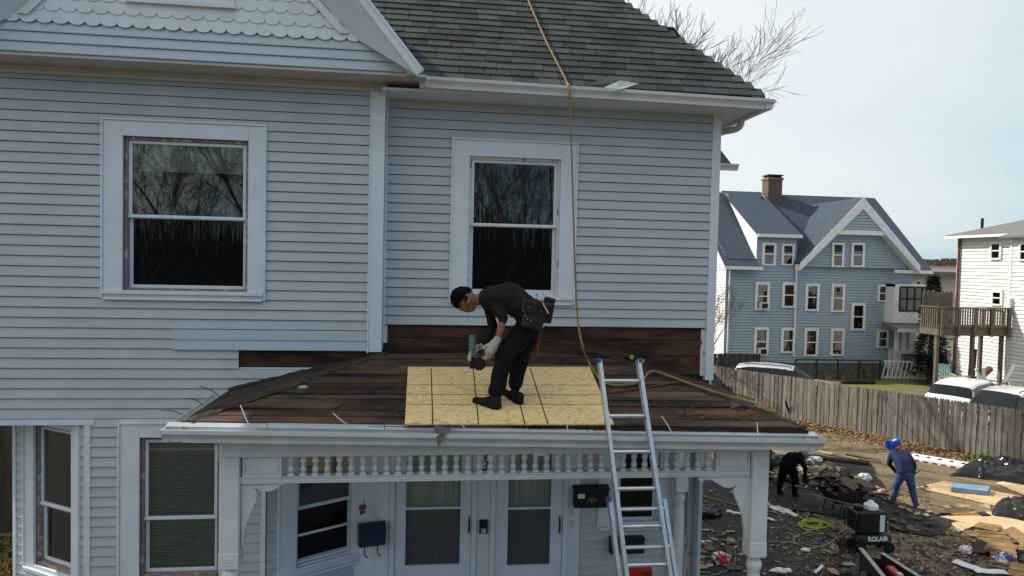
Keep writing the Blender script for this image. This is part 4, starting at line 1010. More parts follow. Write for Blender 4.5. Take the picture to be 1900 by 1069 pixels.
# red case on the porch floor
a0, z1 = onY(1163, 1052, 7.9).x, onY(1180, 1052, 7.9).z; a1 = onY(1209, 1052, 7.9).x
rc = thing('tool_case', 'red plastic tool case standing on the porch behind the ladder', 'tool case', ((a0 + a1) / 2, 7.9, PF))
M['redp'] = pm('red_plastic', (.42, .022, .018), .45)
mb = MB(); mb.box(a0, a1, 7.84, 7.98, z1 - .42, z1); mb.build('shell', M['redp'], rc, bev=.02)
mb = MB(); mb.box(a0 + .02, a1 - .02, 7.85, 7.97, PF, z1 - .42); mb.build('stand', M['black'], rc, bev=.01)
mb = MB(); cx = a1 - .08; mb.tube(spline([(cx - .02, 7.83, z1 - .03), (cx - .02, 7.81, z1 - .09), (cx + .02, 7.81, z1 - .09), (cx + .02, 7.83, z1 - .03)], 4), .008, 6); mb.build('latch', M['black'], rc)
# ============================================================ GROUND
M['yard'] = pm('dry_yard_soil', (0.225, 0.168, 0.100), 0.95, (0.145, 0.106, 0.064), 1.1, lo=.4, hi=.62, bump=.6, bscale=22, c3=(0.165, 0.15, 0.075), s3=3.5, lo3=.5, hi3=.68, detail=8)
M['asphalt'] = pm('worn_asphalt', (0.040, 0.038, 0.037), 0.95, (0.026, 0.025, 0.025), 2.5, bump=.6, bscale=60, c3=(0.075, 0.066, 0.055), s3=5, lo3=.56, hi3=.75, detail=8)
M['lot'] = pm('gravel_lot', (0.17, 0.155, 0.13), 0.95, (0.11, 0.10, 0.085), 6, bump=.4, bscale=50)
M['lawn'] = pm('spring_lawn', (0.10, 0.13, 0.028), 0.95, (0.16, 0.14, 0.05), 1.4, bump=.7, bscale=35)
M['street'] = pm('street_asphalt', (0.055, 0.055, 0.055), .9, (0.045, 0.045, 0.045), 3)
def sheet(name, pts, mat, z):
    o = MB().face([(x, y, z) for x, y in pts]).build(name, mat); tag(o, kind='structure'); return o
sheet('ground', [(-1500, -1500), (1500, -1500), (1500, 2500), (-1500, 2500)], M['yard'], 0)
sheet('driveway', [(XR - 1.5, -5), (7.0, -5), (8.2, 8), (9.2, 13), (9.6, 17), (9.0, 21), (8.5, 30), (XR - 1.5, 30)], M['asphalt'], .004)
sheet('front_yard', [(-40, -5.2), (XR - 1.52, -5.2), (XR - 1.52, 12), (-40, 12)], pm('dark_front_grass', (.034, .036, .030), .95, (.05, .048, .04), 2, bump=.5), .004)  # unseen grass kept dark and dull so the bay panes mirror grey
sheet('street', [(-200, -12), (200, -12), (200, -5.5), (-200, -5.5)], M['street'], .008)
FA = onZ(1893, 861); FB = onZ(1535, 792)
fd = (FB - FA).normalized(); fnear = V((-fd.y, fd.x, 0)); fnear = fnear if fnear.y < 0 else -fnear
F0 = FA - fd * 3.5; F1 = FA + fd * ((FB - FA).length + 8.5)
def fence_xy(d, off): p = FA + fd * d + fnear * off; return (p.x, p.y)
sheet('parking_lot', [fence_xy(-20, -.3), fence_xy(40, -.3), (60, 90), (110, 40)], M['lot'], .004)
lw = [onZ(1380, 715), onZ(1560, 722), onZ(1735, 728), onZ(1768, 712), onZ(1735, 695), onZ(1400, 690)]
sheet('lawn', [(p.x, p.y) for p in lw], M['lawn'], .010)
rng = random.Random(3)
def scatter_leaves(name, fn, n, mats, smin, smax, label, cat, up=.6):
    mb = MB()
    for m in mats: mb.use(m)
    for _ in range(n):
        x, y = fn(); s = rng.uniform(smin, smax); a = rng.uniform(0, 6.28); t = rng.uniform(-up, up); t2 = rng.uniform(-up, up)
        u = V((math.cos(a), math.sin(a), t)) * s; w = V((-math.sin(a), math.cos(a), t2)) * s * rng.uniform(.5, .9); c = V((x, y, .012 + rng.uniform(0, .04)))
        mb.use(rng.choice(mats)); mb.face([c - u, c + w * .7, c + u, c - w * .7])
    o = mb.build(name, None); tag(o, label, cat, kind='stuff'); return o
LV = [pm('leaf_brown', (.20, .11, .05), .9), pm('leaf_tan', (.30, .19, .09), .9), pm('leaf_dark', (.10, .055, .03), .9)]
flen = (F1 - F0).length
def near_fence():
    d = rng.uniform(0, flen); p = F0 + fd * d + fnear * abs(rng.gauss(0, .75) + .25); return p.x, p.y
def in_yard():
    while True:
        p = onZ(rng.uniform(1440, 1900), rng.uniform(810, 1069))
        if p.y > 5 and (p - FA).dot(fnear) > 0: return p.x, p.y
scatter_leaves('leaf_litter', near_fence, 9000, LV, .03, .08, 'drift of brown fallen leaves along the foot of the picket fence', 'leaves')
scatter_leaves('dry_grass', in_yard, 14000, [pm('straw', (.26, .21, .12), .95), pm('olive_blade', (.15, .14, .06), .95), pm('straw_dull', (.17, .13, .075), .95)], .010, .028, 'short dry grass and leaf bits over the yard soil', 'grass', .35)
def green_tuft():
    p = onZ(rng.gauss(1835, 18), rng.gauss(853, 3)); return p.x, p.y
scatter_leaves('green_tuft', green_tuft, 500, [pm('fresh_blade', (.10, .20, .03), .9)], .03, .08, 'green grass tufts at the foot of the fence near the black plastic', 'grass', 2.0)
# small roofing litter all over the asphalt
def on_drive():
    while True:
        p = onZ(rng.uniform(1285, 1760), rng.uniform(880, 1069))
        if p.x > XR + .3 and p.y > 6 and p.x < 10: return p.x, p.y
scatter_leaves('roofing_litter', on_drive, 900, [pm('chip_dark', (.03, .03, .03), .9), pm('chip_brown', (.09, .05, .03), .9), pm('chip_grey', (.20, .20, .19), .9), pm('chip_pale', (.34, .31, .26), .9)], .02, .075, 'torn shingle chips and splinters littered over the dark driveway', 'debris', .3)

def muddy():
    while True:
        p = onZ(rng.uniform(1640, 1900), rng.uniform(985, 1069))
        if p.y > 6: return p.x, p.y
scatter_leaves('mud_litter', muddy, 1100, [pm('mud_chip', (.05, .042, .035), .9), pm('mud_brown', (.10, .065, .04), .9), pm('mud_pale', (.28, .25, .21), .9), pm('mud_dark', (.025, .022, .02), .9)], .02, .085, 'splinters, leaves and shingle bits trodden into the mud by the wood pile', 'debris', .4)

# ============================================================ STOCKADE FENCE
M['picket'] = pm('weathered_picket', (0.24, 0.215, 0.19), .9, (0.13, 0.112, 0.097), 14, stretch=(1, 1, .12), bump=.5, bscale=40, bstretch=(1, 1, .06), rnd=.28, lo=.35, hi=.65)
M['darkpicket'] = pm('dark_picket', (0.060, 0.057, 0.048), .9, (0.035, 0.034, 0.028), 12, stretch=(1, 1, .15), bump=.4, bscale=40, rnd=.25)
FH = 1.70
def fence(name, a, b, h, sp, mat, label, group=None, wd=1.03):
    a = V(a); b = V(b); d = (b - a); n = int(d.length / sp); d.normalize(); s = V((-d.y, d.x, 0)); s = s if s.y < 0 else -s
    f = thing(name, label, 'fence', (a + b) / 2, group); vs = []
    ang = math.atan2(d.y, d.x)
    for k in range(4):
        w = sp * wd * (1, .93, 1.0, .97)[k] / 2; t = .011; mb = MB()
        prof = [(-w, 0), (w, 0), (w, h - .06), (w * .5, h - .018), (0, h), (-w * .5, h - .018), (-w, h - .06)]
        mb.prism([(x, -t, z) for x, z in prof], (0, 2 * t, 0)); vs.append(mb.mesh('picket', mat, bev=.003))
    for k in range(n):
        c = a + d * (k + .5) * sp
        c = c + s * (.007 if k % 2 else -.007)
        inst('picket', random.choice(vs), (c.x, c.y, random.uniform(-.008, .008)), (random.uniform(-.012, .012), random.uniform(-.01, .01), ang + random.uniform(-.03, .03)), f, (1, 1, random.uniform(.994, 1.005)))
    for z in (.35, h * .52, h - .3):
        mb = MB(); mb.bar(a - s * .045 + V((0, 0, z)), b - s * .045 + V((0, 0, z)), .06, .09); mb.build('fence_rail', mat, f)
    return f
fence('stockade_fence', F0, F1, FH, .086, M['picket'], 'weathered grey stockade fence of pointed pickets running behind the yard')
da, db_ = onY(1316, 655, 33.5), onY(1411, 655, 33.5)
fence('stockade_fence', (da.x, 33.5, 0), (db_.x, 33.5, 0), da.z, .14, M['darkpicket'], 'short dark stained picket fence in front of the blue house corner')
# torn black strip stuck in the fence
p = onP(1462, 755, FA + fnear * .05, fnear); o = MB().prism([p + V((-.12, 0, .32)), p + V((-.05, 0, .2)), p + V((.06, 0, -.1)), p + V((.08, 0, -.38)), p + V((-.03, 0, -.1)), p + V((-.13, 0, .15))], fnear * .01).build('plastic_strip', M['black'])
tag(o, 'narrow torn black strip leaning on the grey fence pickets', 'strip')

# ============================================================ YARD THINGS
def crumple(c, sx, sy, sz, seed, n=22, m=12, amp=.45, freq=3.0):
    """irregular crumpled lump resting on the ground"""
    mb = MB(); vs = []; fs = []; c = V(c)
    for i in range(m + 1):
        a = math.pi * i / m
        for k in range(n):
            b = 2 * math.pi * k / n; d = V((math.sin(a) * math.cos(b), math.sin(a) * math.sin(b), math.cos(a)))
            r = 1 + amp * (noise.noise(d * freq + V((seed, seed * 2, 0))) + .8 * abs(noise.noise(d * freq * 2.7 + V((seed, 0, 9)))) - .2)
            p = V((d.x * sx * r, d.y * sy * r, d.z * sz * r)); p.z = max(p.z, -sz * .6) + sz * .6; vs.append(c + p)
    for i in range(m):
        for k in range(n): fs.append((i * n + k, (i + 1) * n + k, (i + 1) * n + (k + 1) % n, i * n + (k + 1) % n))
    return mb.grid(vs, fs)
def patch(q, nx, ny, h, seed, freq=1.2, edge=.0, base=.02, rag=0.0):
    """cloth-like sheet over four ground corners"""
    mb = MB(); vs = []; fs = []
    for j in range(ny + 1):
        for i in range(nx + 1):
            u, v = i / nx, j / ny; p = q[0].lerp(q[1], u).lerp(q[3].lerp(q[2], u), v)
            w = V((p.x, p.y, seed)) * freq; z = abs(noise.noise(w)) * 1.3 + .6 * abs(noise.noise(w * 2.7)) + .25 * abs(noise.noise(w * 6.1))
            p = p + V((noise.noise(w + V((5, 0, 0))), noise.noise(w + V((0, 7, 0))), 0)) * rag
            p.z = base + h * z; vs.append(p)
    for j in range(ny):
        for i in range(nx): a = j * (nx + 1) + i; fs.append((a, a + 1, a + nx + 2, a + nx + 1))
    return mb.grid(vs, fs)
M['tarp'] = pm('black_mesh_tarp', (0.010, 0.010, 0.011), .8, (0.020, 0.020, 0.020), 4, bump=.5, bscale=70, c3=(.075, .065, .05), s3=6, lo3=.63, hi3=.8)
M['plastic'] = pm('black_polythene', (0.012, 0.012, 0.013), .16, (0.02, 0.02, 0.02), 6, bump=.5, bscale=12)
q = [onZ(*p) for p in ((1424, 905), (1590, 985), (1745, 1003), (1787, 972))]; q = [onZ(1420, 935), onZ(1735, 1003), onZ(1786, 972), onZ(1500, 880)]
tag(patch(q, 60, 40, .045, 1.0, 1.3, rag=.25).build('ground_tarp', M['tarp'], smooth=True), 'large black tarp spread under both workers, littered with shingle bits', 'tarp')
q = [onZ(1425, 893), onZ(1640, 915), onZ(1613, 862), onZ(1430, 845)]
tag(patch(q, 50, 30, .06, 5.0, 1.1, base=.03, rag=.2).build('ground_tarp', M['tarp'], smooth=True), 'smaller black sheet on the ground behind the worker in black', 'tarp')
mb = MB(); a, b = onZ(1500, 853), onZ(1612, 866); mb.tube([a.lerp(b, k / 12) + V((0, 0, .09 + .03 * noise.noise(V((k, 3, 1))))) for k in range(13)], [.09 + .02 * math.sin(k) for k in range(13)], 10); tag(mb.build('felt_roll', M['felt'], smooth=True), 'rolled dark felt lying along the far edge of the small tarp', 'roll')
# crumpled polythene
def plastic(q, h, seed, lab):
    mb = MB(); vs = []; fs = []; nx, ny = 56, 36
    for j in range(ny + 1):
        for i in range(nx + 1):
            u, v = i / nx, j / ny; p = q[0].lerp(q[1], u).lerp(q[3].lerp(q[2], u), v)
            bell = (math.sin(math.pi * min(1, max(0, u))) ** .5) * (math.sin(math.pi * v) ** .5); w = V((p.x, p.y, seed))
            rdg = 1 - abs(noise.noise(w * 1.6)); r2 = 1 - abs(noise.noise(w * 4.1)); r3 = noise.noise(w * 9)
            p = p + V((noise.noise(w * 1.3 + V((9, 0, 0))), noise.noise(w * 1.3 + V((0, 4, 0))), 0)) * .3
            p.z = .02 + h * bell * (.35 + .55 * rdg ** 3 + .34 * r2 ** 2 + .09 * r3); vs.append(p)
    for j in range(ny):
        for i in range(nx): a = j * (nx + 1) + i; fs.append((a, a + 1, a + nx + 2, a + nx + 1))
    o = mb.grid(vs, fs).build('plastic_sheet', M['plastic'], smooth=True, flat_ang=R(60)); tag(o, lab, 'plastic sheet', 'crumpled black plastic sheets')
plastic([onZ(1762, 882), onZ(1925, 903), onZ(1935, 872), onZ(1800, 866)], .46, 2.0, 'shiny crumpled black plastic beside the foot of the fence')
plastic([onZ(1828, 958), onZ(1930, 985), onZ(1940, 945), onZ(1880, 930)], .40, 8.0, 'shiny crumpled black plastic lying over the plywood sheets')
# plywood
M['ply'] = pm('fresh_plywood', (0.60, 0.43, 0.26), .8, (0.50, 0.33, 0.18), 3, stretch=(.4, 2, 1), bump=.1, rnd=.08)
M['plyold'] = pm('old_sheathing', (0.33, 0.205, 0.10), .85, (0.20, 0.12, 0.06), 5, stretch=(.4, 2, 1), bump=.3, bscale=30, rnd=.22)
M['plystain'] = pm('stained_plywood', (0.42, 0.27, 0.15), .85, (0.17, 0.125, 0.085), 2.2, lo=.42, hi=.55, bump=.1)
def ply(pts, mat, label, th=.016, name='plywood_sheet', cat='plywood', n=1):
    P = [onZ(x, y, z) for x, y, z in pts]; mb = MB()
    for k in range(n):
        f0, f1 = k / n, (k + (1 if n == 1 else rng.uniform(.86, .97))) / n; e0, e1 = (rng.uniform(0, .06), rng.uniform(.90, 1.04)) if n > 1 else (0, 1); u = V((0, 0, rng.uniform(-.012, .012) if n > 1 else 0))
        A_, B_2 = P[0].lerp(P[3], f0), P[1].lerp(P[2], f0); C_, D_ = P[1].lerp(P[2], f1), P[0].lerp(P[3], f1)
        q4 = [A_.lerp(B_2, e0) + u, A_.lerp(B_2, e1) + u, D_.lerp(C_, e1) + u, D_.lerp(C_, e0) + u]; mb.hexa([p - V((0, 0, th)) for p in q4], q4)
    o = mb.build(name, mat); tag(o, label, cat, 'plywood on the yard'); return o
ply([(1699, 904, .03), (1858, 940, .03), (1960, 934, .06), (1752, 892, .03)], M['ply'], 'large fresh plywood sheet on the yard under the blue panel')
ply([(1725, 953, .03), (1842, 957, .03), (1836, 934, .05), (1729, 939, .05)], M['plystain'], 'half stained plywood sheet under the yellow handled tool')
ply([(1744, 958, .07), (1905, 997, .07), (1930, 975, .07), (1838, 950, .07)], M['ply'], 'long plywood sheet reaching under the nearer black plastic')
ply([(1754, 961, .035), (1781, 985, .03), (1810, 975, .06), (1775, 960, .06)], M['ply'], 'small pointed plywood offcut at the corner of the tarp')
ply([(1848, 896, .04), (1905, 920, .04), (1915, 903, .05), (1860, 893, .05)], M['ply'], 'pinkish plywood sheet poking out from under the far black plastic')
old = [([(1811, 1003, .10), (1880, 1010, .14), (1865, 988, .32), (1813, 983, .30)], 'tilted old sheathing panel on top of the wood pile'), ([(1857, 982, .3), (1905, 1015, .22), (1925, 1005, .3), (1880, 975, .36)], 'long split board leaning at the right of the wood pile'),
       ([(1822, 1018, .10), (1888, 1034, .12), (1893, 1012, .24), (1832, 1003, .22)], 'grey brown sheathing board in the middle of the wood pile'), ([(1833, 1047, .04), (1880, 1058, .05), (1892, 1036, .16), (1835, 1022, .15)], 'lowest ragged sheathing board at the near edge of the wood pile'),
       ([(1889, 1020, .25), (1915, 1024, .2), (1920, 1000, .42), (1893, 995, .40)], 'upright sheathing piece at the edge of the picture by the wood pile'), ([(1790, 992, .04), (1828, 1000, .05), (1842, 990, .10), (1800, 985, .08)], 'thin split boards sticking out left of the wood pile'),
       ([(1868, 1064, .05), (1905, 1075, .05), (1915, 1050, .2), (1875, 1042, .18)], 'broken sheathing corner below the purple bag'), ([(1805, 975, .09), (1852, 985, .12), (1862, 975, .16), (1815, 967, .12)], 'narrow reddish board lying across the back of the wood pile')]
for pts, lab in old: ply(pts, M['plyold'], lab, .02, 'sheathing_board', 'board', 5)
# black felt between the pile
tag(patch([onZ(1800, 1030), onZ(1905, 1048), onZ(1912, 1015), onZ(1815, 1003)], 20, 12, .12, 3.3, 2.0).build('felt_scrap', M['felt'], smooth=True), 'crumpled black felt tucked under the wood pile boards', 'felt')
# blue foam panel
P = [onZ(1764, 912, .05), onZ(1833, 920, .05), onZ(1838, 911, .05), onZ(1765, 904, .05)]
bp = MB().hexa(P, [p + V((0, 0, .13)) for p in P]).build('foam_panel', pm('pale_blue_panel', (.22, .36, .48), .55, (.18, .30, .42), 5), bev=.01); tag(bp, 'thick pale blue panel lying on the large plywood sheet', 'panel')
# white aluminium walk plank lying along the fence
M['whitealu'] = pm('white_aluminium', (.74, .75, .76), .4, (.62, .63, .64), 5)
a, b = onZ(1690, 846, .06), onZ(1842, 872, .06); d = (b - a).normalized(); s = V((-d.y, d.x, 0)); L_ = (b - a).length
wp = thing('walk_plank', 'long white aluminium walk plank lying on leaves near the fence', 'plank', a.lerp(b, .5) - V((0, 0, .06)))
for k, o_ in enumerate((-.27, -.09, .09, .27)): mb = MB(); mb.bar(a + s * o_, b + s * o_, .15, .05); mb.build('plank_strip', M['whitealu'], wp, bev=.006)
for k in range(9): c = a + d * (L_ * (k + .5) / 9); mb = MB(); mb.obox(c - V((0, 0, .035)), s * .36, d * .05, V((0, 0, .02))); mb.build('cross_brace', M['whitealu'], wp)
for k in range(6): c = a + d * (L_ * (k + .6) / 7) + V((0, 0, .026)); mb = MB(); mb.hexa([c - d * .07, c + s * .05, c + d * .07, c - s * .02], [c - d * .05 + V((0, 0, .03)), c + s * .04 + V((0, 0, .02)), c + d * .05 + V((0, 0, .025)), c + V((0, 0, .05))]); mb.build('lug', M['black'], wp)
# boards on the grass
for (x0, y0, x1, y1, w, mt, lab) in ((1518, 837, 1592, 853, .10, 'ply', 'pale thin board on the ground behind the worker in black'), (1543, 843, 1634, 857, .09, 'plyold', 'brown board lying beside the pale one on the grass'), (1570, 843, 1633, 855, .07, 'felt', 'dark board farthest to the right of the ground boards')):
    a, b = onZ(x0, y0, .03), onZ(x1, y1, .03); tag(MB().bar(a, b, w, .03).build('loose_plank', M[mt]), lab, 'board', 'boards lying on the grass')
# yellow handled tool
a, b = onZ(1764, 954, .10), onZ(1815, 953, .10); sp = thing('long_handled_tool', 'yellow handled shovel lying across the stained plywood', 'shovel', a.lerp(b, .5) - V((0, 0, .1)))
mb = MB(); mb.tube([a, b], .022, 8); mb.build('shaft', pm('yellow_fibreglass', (.55, .27, .02), .4), sp, smooth=True)
c = onZ(1746, 953, .10); mb = MB(); mb.tube([a, c], .032, 8); mb.ball(c, .05, 8, 6, (1.3, .8, .5)); mb.build('grip', M['black'], sp, smooth=True)
c = onZ(1832, 952, .10); mb = MB(); mb.hexa([b + V((0, -.1, -.02)), c + V((0, -.13, -.03)), c + V((0, .13, -.03)), b + V((0, .1, -.02))], [b + V((0, -.1, .01)), c + V((0, -.12, .0)), c + V((0, .12, .0)), b + V((0, .1, .01))]); mb.build('blade', M['black'], sp, bev=.01)
# wheelbarrow heaped with torn shingles
wc = onZ(1568, 960); wb = thing('wheelbarrow', 'dark wheelbarrow heaped with torn shingles beside the compressor', 'wheelbarrow', wc)
T = lambda x, y, z: wc + V((x, y, z))
M['dullblack'] = pm('dull_dark_metal', (.02, .02, .021), .6, (.04, .03, .025), 12)
b4 = [T(-.25, -.05, .32), T(.28, -.05, .32), T(.28, .45, .32), T(-.25, .45, .32)]; t4 = [T(-.5, -.25, .68), T(.48, -.25, .72), T(.48, .62, .72), T(-.5, .62, .68)]
MB().hexa(b4, t4).build('tray', M['dullblack'], wb, bev=.03)
mb = MB(); mb.lathe([(.10, -.045), (.19, -.04), (.2, 0), (.19, .04), (.10, .045)], T(.55, .2, .2), 18, axis=(0, 1, 0)); mb.build('wheel', M['black'], wb, smooth=True)
for y in (-.12, .52):
    mb = MB(); mb.tube([T(.58, .2 + (y - .2) * .2, .2), T(.1, y, .34), T(-1.0, y, .62)], .02, 8); mb.build('handle', M['plyold'], wb, smooth=True)
    mb = MB(); mb.tube(spline([T(-.15, y, .36), T(-.25, y, .02), T(-.02, y, .02), T(.05, y, .34)], 5), .018, 7); mb.build('leg', M['dullblack'], wb, smooth=True)
mb = MB(); sm = [M['felt'], pm('torn_shingle', (.045, .04, .035), .9, (.10, .08, .06), 20, bump=.4), pm('shingle_back', (.13, .095, .06), .9)]
for m in sm: mb.use(m)
def shard(c, s, tilt=.5, dr=0.0):
    a = rng.uniform(0, 6.28); u = V((math.cos(a), math.sin(a), rng.uniform(-tilt, tilt))).normalized(); w = V((-math.sin(a), math.cos(a), rng.uniform(-tilt, tilt))).normalized()
    k = [(-1, -.5), (-.2, -.6), (.6, -.45), (1, .1), (.7, .55), (-.3, .6), (-1.05, .35)]
    P = [c + u * s * x * rng.uniform(.8, 1.15) + w * s * y * rng.uniform(.8, 1.2) for x, y in k]
    if dr: P = [p - V((0, 0, dr * ((p - c).length / s) ** 2)) for p in P]
    mb.use(rng.choice(sm)); mb.prism(P, u.cross(w).normalized() * .008)
for k in range(46): x, y = rng.uniform(-.5, .5), rng.uniform(-.25, .6); shard(T(x, y, .72 + .28 * (1 - (x / .6) ** 2) * rng.uniform(.2, 1)), rng.uniform(.12, .27), .5, .10)
o = mb.build('shingle_heap', None, wb); 
# debris heap on the tarp
mb = MB(); sm2 = [M['felt'], sm[1], sm[2], pm('pale_backing', (.30, .24, .15), .9), pm('olive_felt', (.09, .085, .05), .9)]
for m in sm2: mb.use(m)
sm_keep = sm; sm = sm2
for k in range(230):
    p = onZ(rng.gauss(1494, 30), rng.gauss(889, 9)); hgt = .26 * max(0, 1 - ((p - onZ(1505, 888)).length / 2.4) ** 2); shard(p + V((0, 0, .08 + hgt * rng.uniform(.3, 1))), rng.uniform(.06, .19), .5, .05)
for k in range(90):
    p = onZ(rng.uniform(1600, 1735), rng.uniform(905, 990)); shard(p + V((0, 0, .09)), rng.uniform(.03, .12), .25)
o = mb.build('debris_heap', None); tag(o, 'heap of torn shingles and felt on the tarp around the worker in black', 'debris', kind='stuff')
mb = MB()
for m in sm2: mb.use(m)
for k in range(70):
    p = onZ(rng.choice([rng.gauss(1550, 22), rng.gauss(1305, 14), rng.gauss(1340, 18)]), rng.uniform(985, 1066)); shard(p + V((0, 0, .04)), rng.uniform(.05, .17), .15)
o = mb.build('shingle_litter', None); tag(o, 'torn shingle pieces lying on the driveway near the porch post', 'debris', kind='stuff')
# air compressor
cc = onZ(1612, 1022); cp = thing('air_compressor', 'dark green portable air compressor with lettered tank at the trailer end', 'compressor', cc)
T = lambda x, y, z: cc + V((x, y, z)); M['dgreen'] = pm('dark_green_enamel', (.012, .028, .022), .4, (.02, .03, .026), 10)
mb = MB(); mb.lathe([(.02, -.40), (.09, -.39), (.13, -.34), (.14, -.26), (.14, .26), (.13, .34), (.09, .39), (.02, .40)], T(.05, 0, .27), 20, axis=(1, 0, 0)); mb.build('tank', M['dgreen'], cp, smooth=True)
lt_ = text_mesh('ROLAIR', .13, .003, 'lettering', M['whitealu'], 0, .004); inst('lettering', lt_, T(.10, -.143, .30), (R(78), 0, 0), cp, (1.0, 1, 1))
mb = MB(); mb.box(*[v for v in (cc.x - .38, cc.x + .28, cc.y - .18, cc.y + .25, .44, .88)]); mb.build('engine_housing', M['black'], cp, bev=.03)
mb = MB(); mb.box(cc.x + .10, cc.x + .21, cc.y - .185, cc.y - .181, .47, .82); mb.build('paper_label', M['trim'], cp)
mb = MB(); mb.lathe([(.13, 0), (.15, .03), (.14, .10), (.06, .16), (.05, .18)], T(.02, .02, .88), 14); mb.build('white_jug', M['whitealu'], cp, smooth=True)
mb = MB(); mb.lathe([(.1, 0), (.1, .08), (.06, .1)], T(-.25, .04, .88), 12); mb.build('air_filter', M['black'], cp)
mb = MB(); mb.tube(spline([T(-.44, -.2, .5), T(-.44, -.2, .85), T(-.44, .2, .85), T(-.44, .2, .5)], 5), .018, 7); mb.build('handle', M['black'], cp)
for x in (-.28, .34):
    for y in (-.16, .16): mb = MB(); mb.lathe([(.05, -.03), (.11, -.03), (.12, 0), (.11, .03), (.05, .03)], T(x, y, .12), 14, axis=(0, 1, 0)); mb.build('wheel', M['black'], cp, smooth=True)
mb = MB(); mb.tube([T(.28, 0, .6), T(.40, 0, .6), T(.42, 0, .4)], .015, 6); mb.build('pipe', M['metal'], cp)
mb = MB()
for k in range(26): a = T(-.55 + rng.uniform(-.18, .15), rng.uniform(-.2, .2), .1 + rng.uniform(0, .3)); mb.tube(spline([a, a + V((rng.uniform(-.15, .15), rng.uniform(-.1, .1), rng.uniform(-.1, .12))), a + V((rng.uniform(-.2, .2), rng.uniform(-.1, .1), rng.uniform(-.1, .1)))], 3), .012, 5)
mb.build('fittings', M['black'], cp)
# trailer channel that runs out of the picture
a0, a1 = onZ(1597, 1017, .62), onZ(1652, 1085, .62); b0, b1 = onZ(1636, 1026, .62), onZ(1730, 1085, .62)
b0 = a0 + (b0 - a0); tl = thing('equipment_trailer', 'black steel trailer channel with worn bright top edges below the compressor', 'trailer', a0 - V((0, 0, .62)))
M['wornedge'] = pm('worn_steel', (.36, .37, .38), .45, (.18, .18, .18), 14, metal=.4)
for p0, p1 in ((a0, a1), (b0, b1)):
    mb = MB(); mb.bar(p0 - V((0, 0, .25)), p1 - V((0, 0, .25)), .03, .48); mb.build('side_plate', M['dullblack'], tl)
    mb = MB(); mb.bar(p0, p1, .085, .014); mb.build('top_flange', M['wornedge'], tl, bev=.003)
mb = MB(); mb.hexa([p - V((0, 0, .5)) for p in (a0, b0, b1, a1)], [p - V((0, 0, .48)) for p in (a0, b0, b1, a1)]); mb.build('floor_plate', M['dullblack'], tl)
mb = MB(); mb.bar(a0 - V((0, 0, .3)), b0 - V((0, 0, .3)), .03, .36); mb.build('end_plate', M['dullblack'], tl)
m0, m1 = a0.lerp(b0, .65).lerp(a1.lerp(b1, .65), .38), a0.lerp(b0, .6).lerp(a1.lerp(b1, .6), .62); mb = MB(); mb.bar(m0 - V((0, 0, .1)), m1 - V((0, 0, .1)), .14, .12); mb.build('red_jack', M['redp'], tl, bev=.02)
mb = MB(); mb.bar(m1 - V((0, 0, .05)), m1 + (m1 - m0) * .3 - V((0, 0, .05)), .09, .06); mb.build('label_plate', M['soffit'], tl)
for f in (.4, .8): mb = MB(); p = a0.lerp(a1, f) - V((.12, 0, .4)); mb.lathe([(.1, -.07), (.2, -.07), (.22, 0), (.2, .07), (.1, .07)], p, 18, axis=(b0 - a0)); mb.build('wheel', M['black'], tl, smooth=True)
# hoses
def hose(name, pts, r, mat, label, cat='hose'):
    tag(MB().tube(spline([onZ(x, y, r + .012) for x, y in pts], 7), r, 7).build(name, mat, smooth=True, flat_ang=R(80)), label, cat)
M['yhose'] = pm('yellow_green_hose', (.26, .29, .045), .5); M['those'] = pm('teal_hose', (.10, .20, .20), .5); M['ohose'] = pm('orange_cord', (.30, .12, .06), .55)
coil = [(1285, 915), (1318, 924), (1350, 933), (1380, 940), (1400, 940), (1440, 952), (1470, 958), (1490, 962)]
for k in range(46):
    a = k * 1.05; rx = 12 + 16 * rng.random(); ry = 4 + 6 * rng.random(); coil.append((1506 + rx * math.cos(a) * (1.3 if math.cos(a) > 0 else 1) + rng.uniform(-4, 4), 969 + ry * math.sin(a) + k * .15))
coil += [(1500, 955), (1497, 948), (1488, 946), (1480, 952), (1500, 975), (1525, 990), (1500, 988), (1480, 994), (1472, 1003), (1484, 1012), (1505, 1017), (1535, 1010), (1556, 998), (1580, 1005)]
hose('garden_hose', coil, .014, M['yhose'], 'yellow green air hose tangled on the driveway between post and compressor')
hose('teal_hose', [(1300, 1068), (1330, 1066), (1358, 1052), (1365, 1030), (1362, 1010), (1375, 1002), (1420, 1005), (1470, 1007), (1520, 1015), (1530, 1016)], .012, M['those'], 'thin teal hose curving across the driveway behind the porch post')
hose('power_cable', [(1555, 1000), (1542, 1012), (1537, 1030), (1534, 1045), (1526, 1062), (1522, 1075)], .010, M['ohose'], 'rusty orange cord running from the compressor towards the house', 'cord')
hose('power_cable', [(1300, 1046), (1340, 1040), (1370, 1034), (1400, 1028), (1440, 1022)], .008, M['ohose'], 'thin brown cord lying past the white and red bag', 'cord')
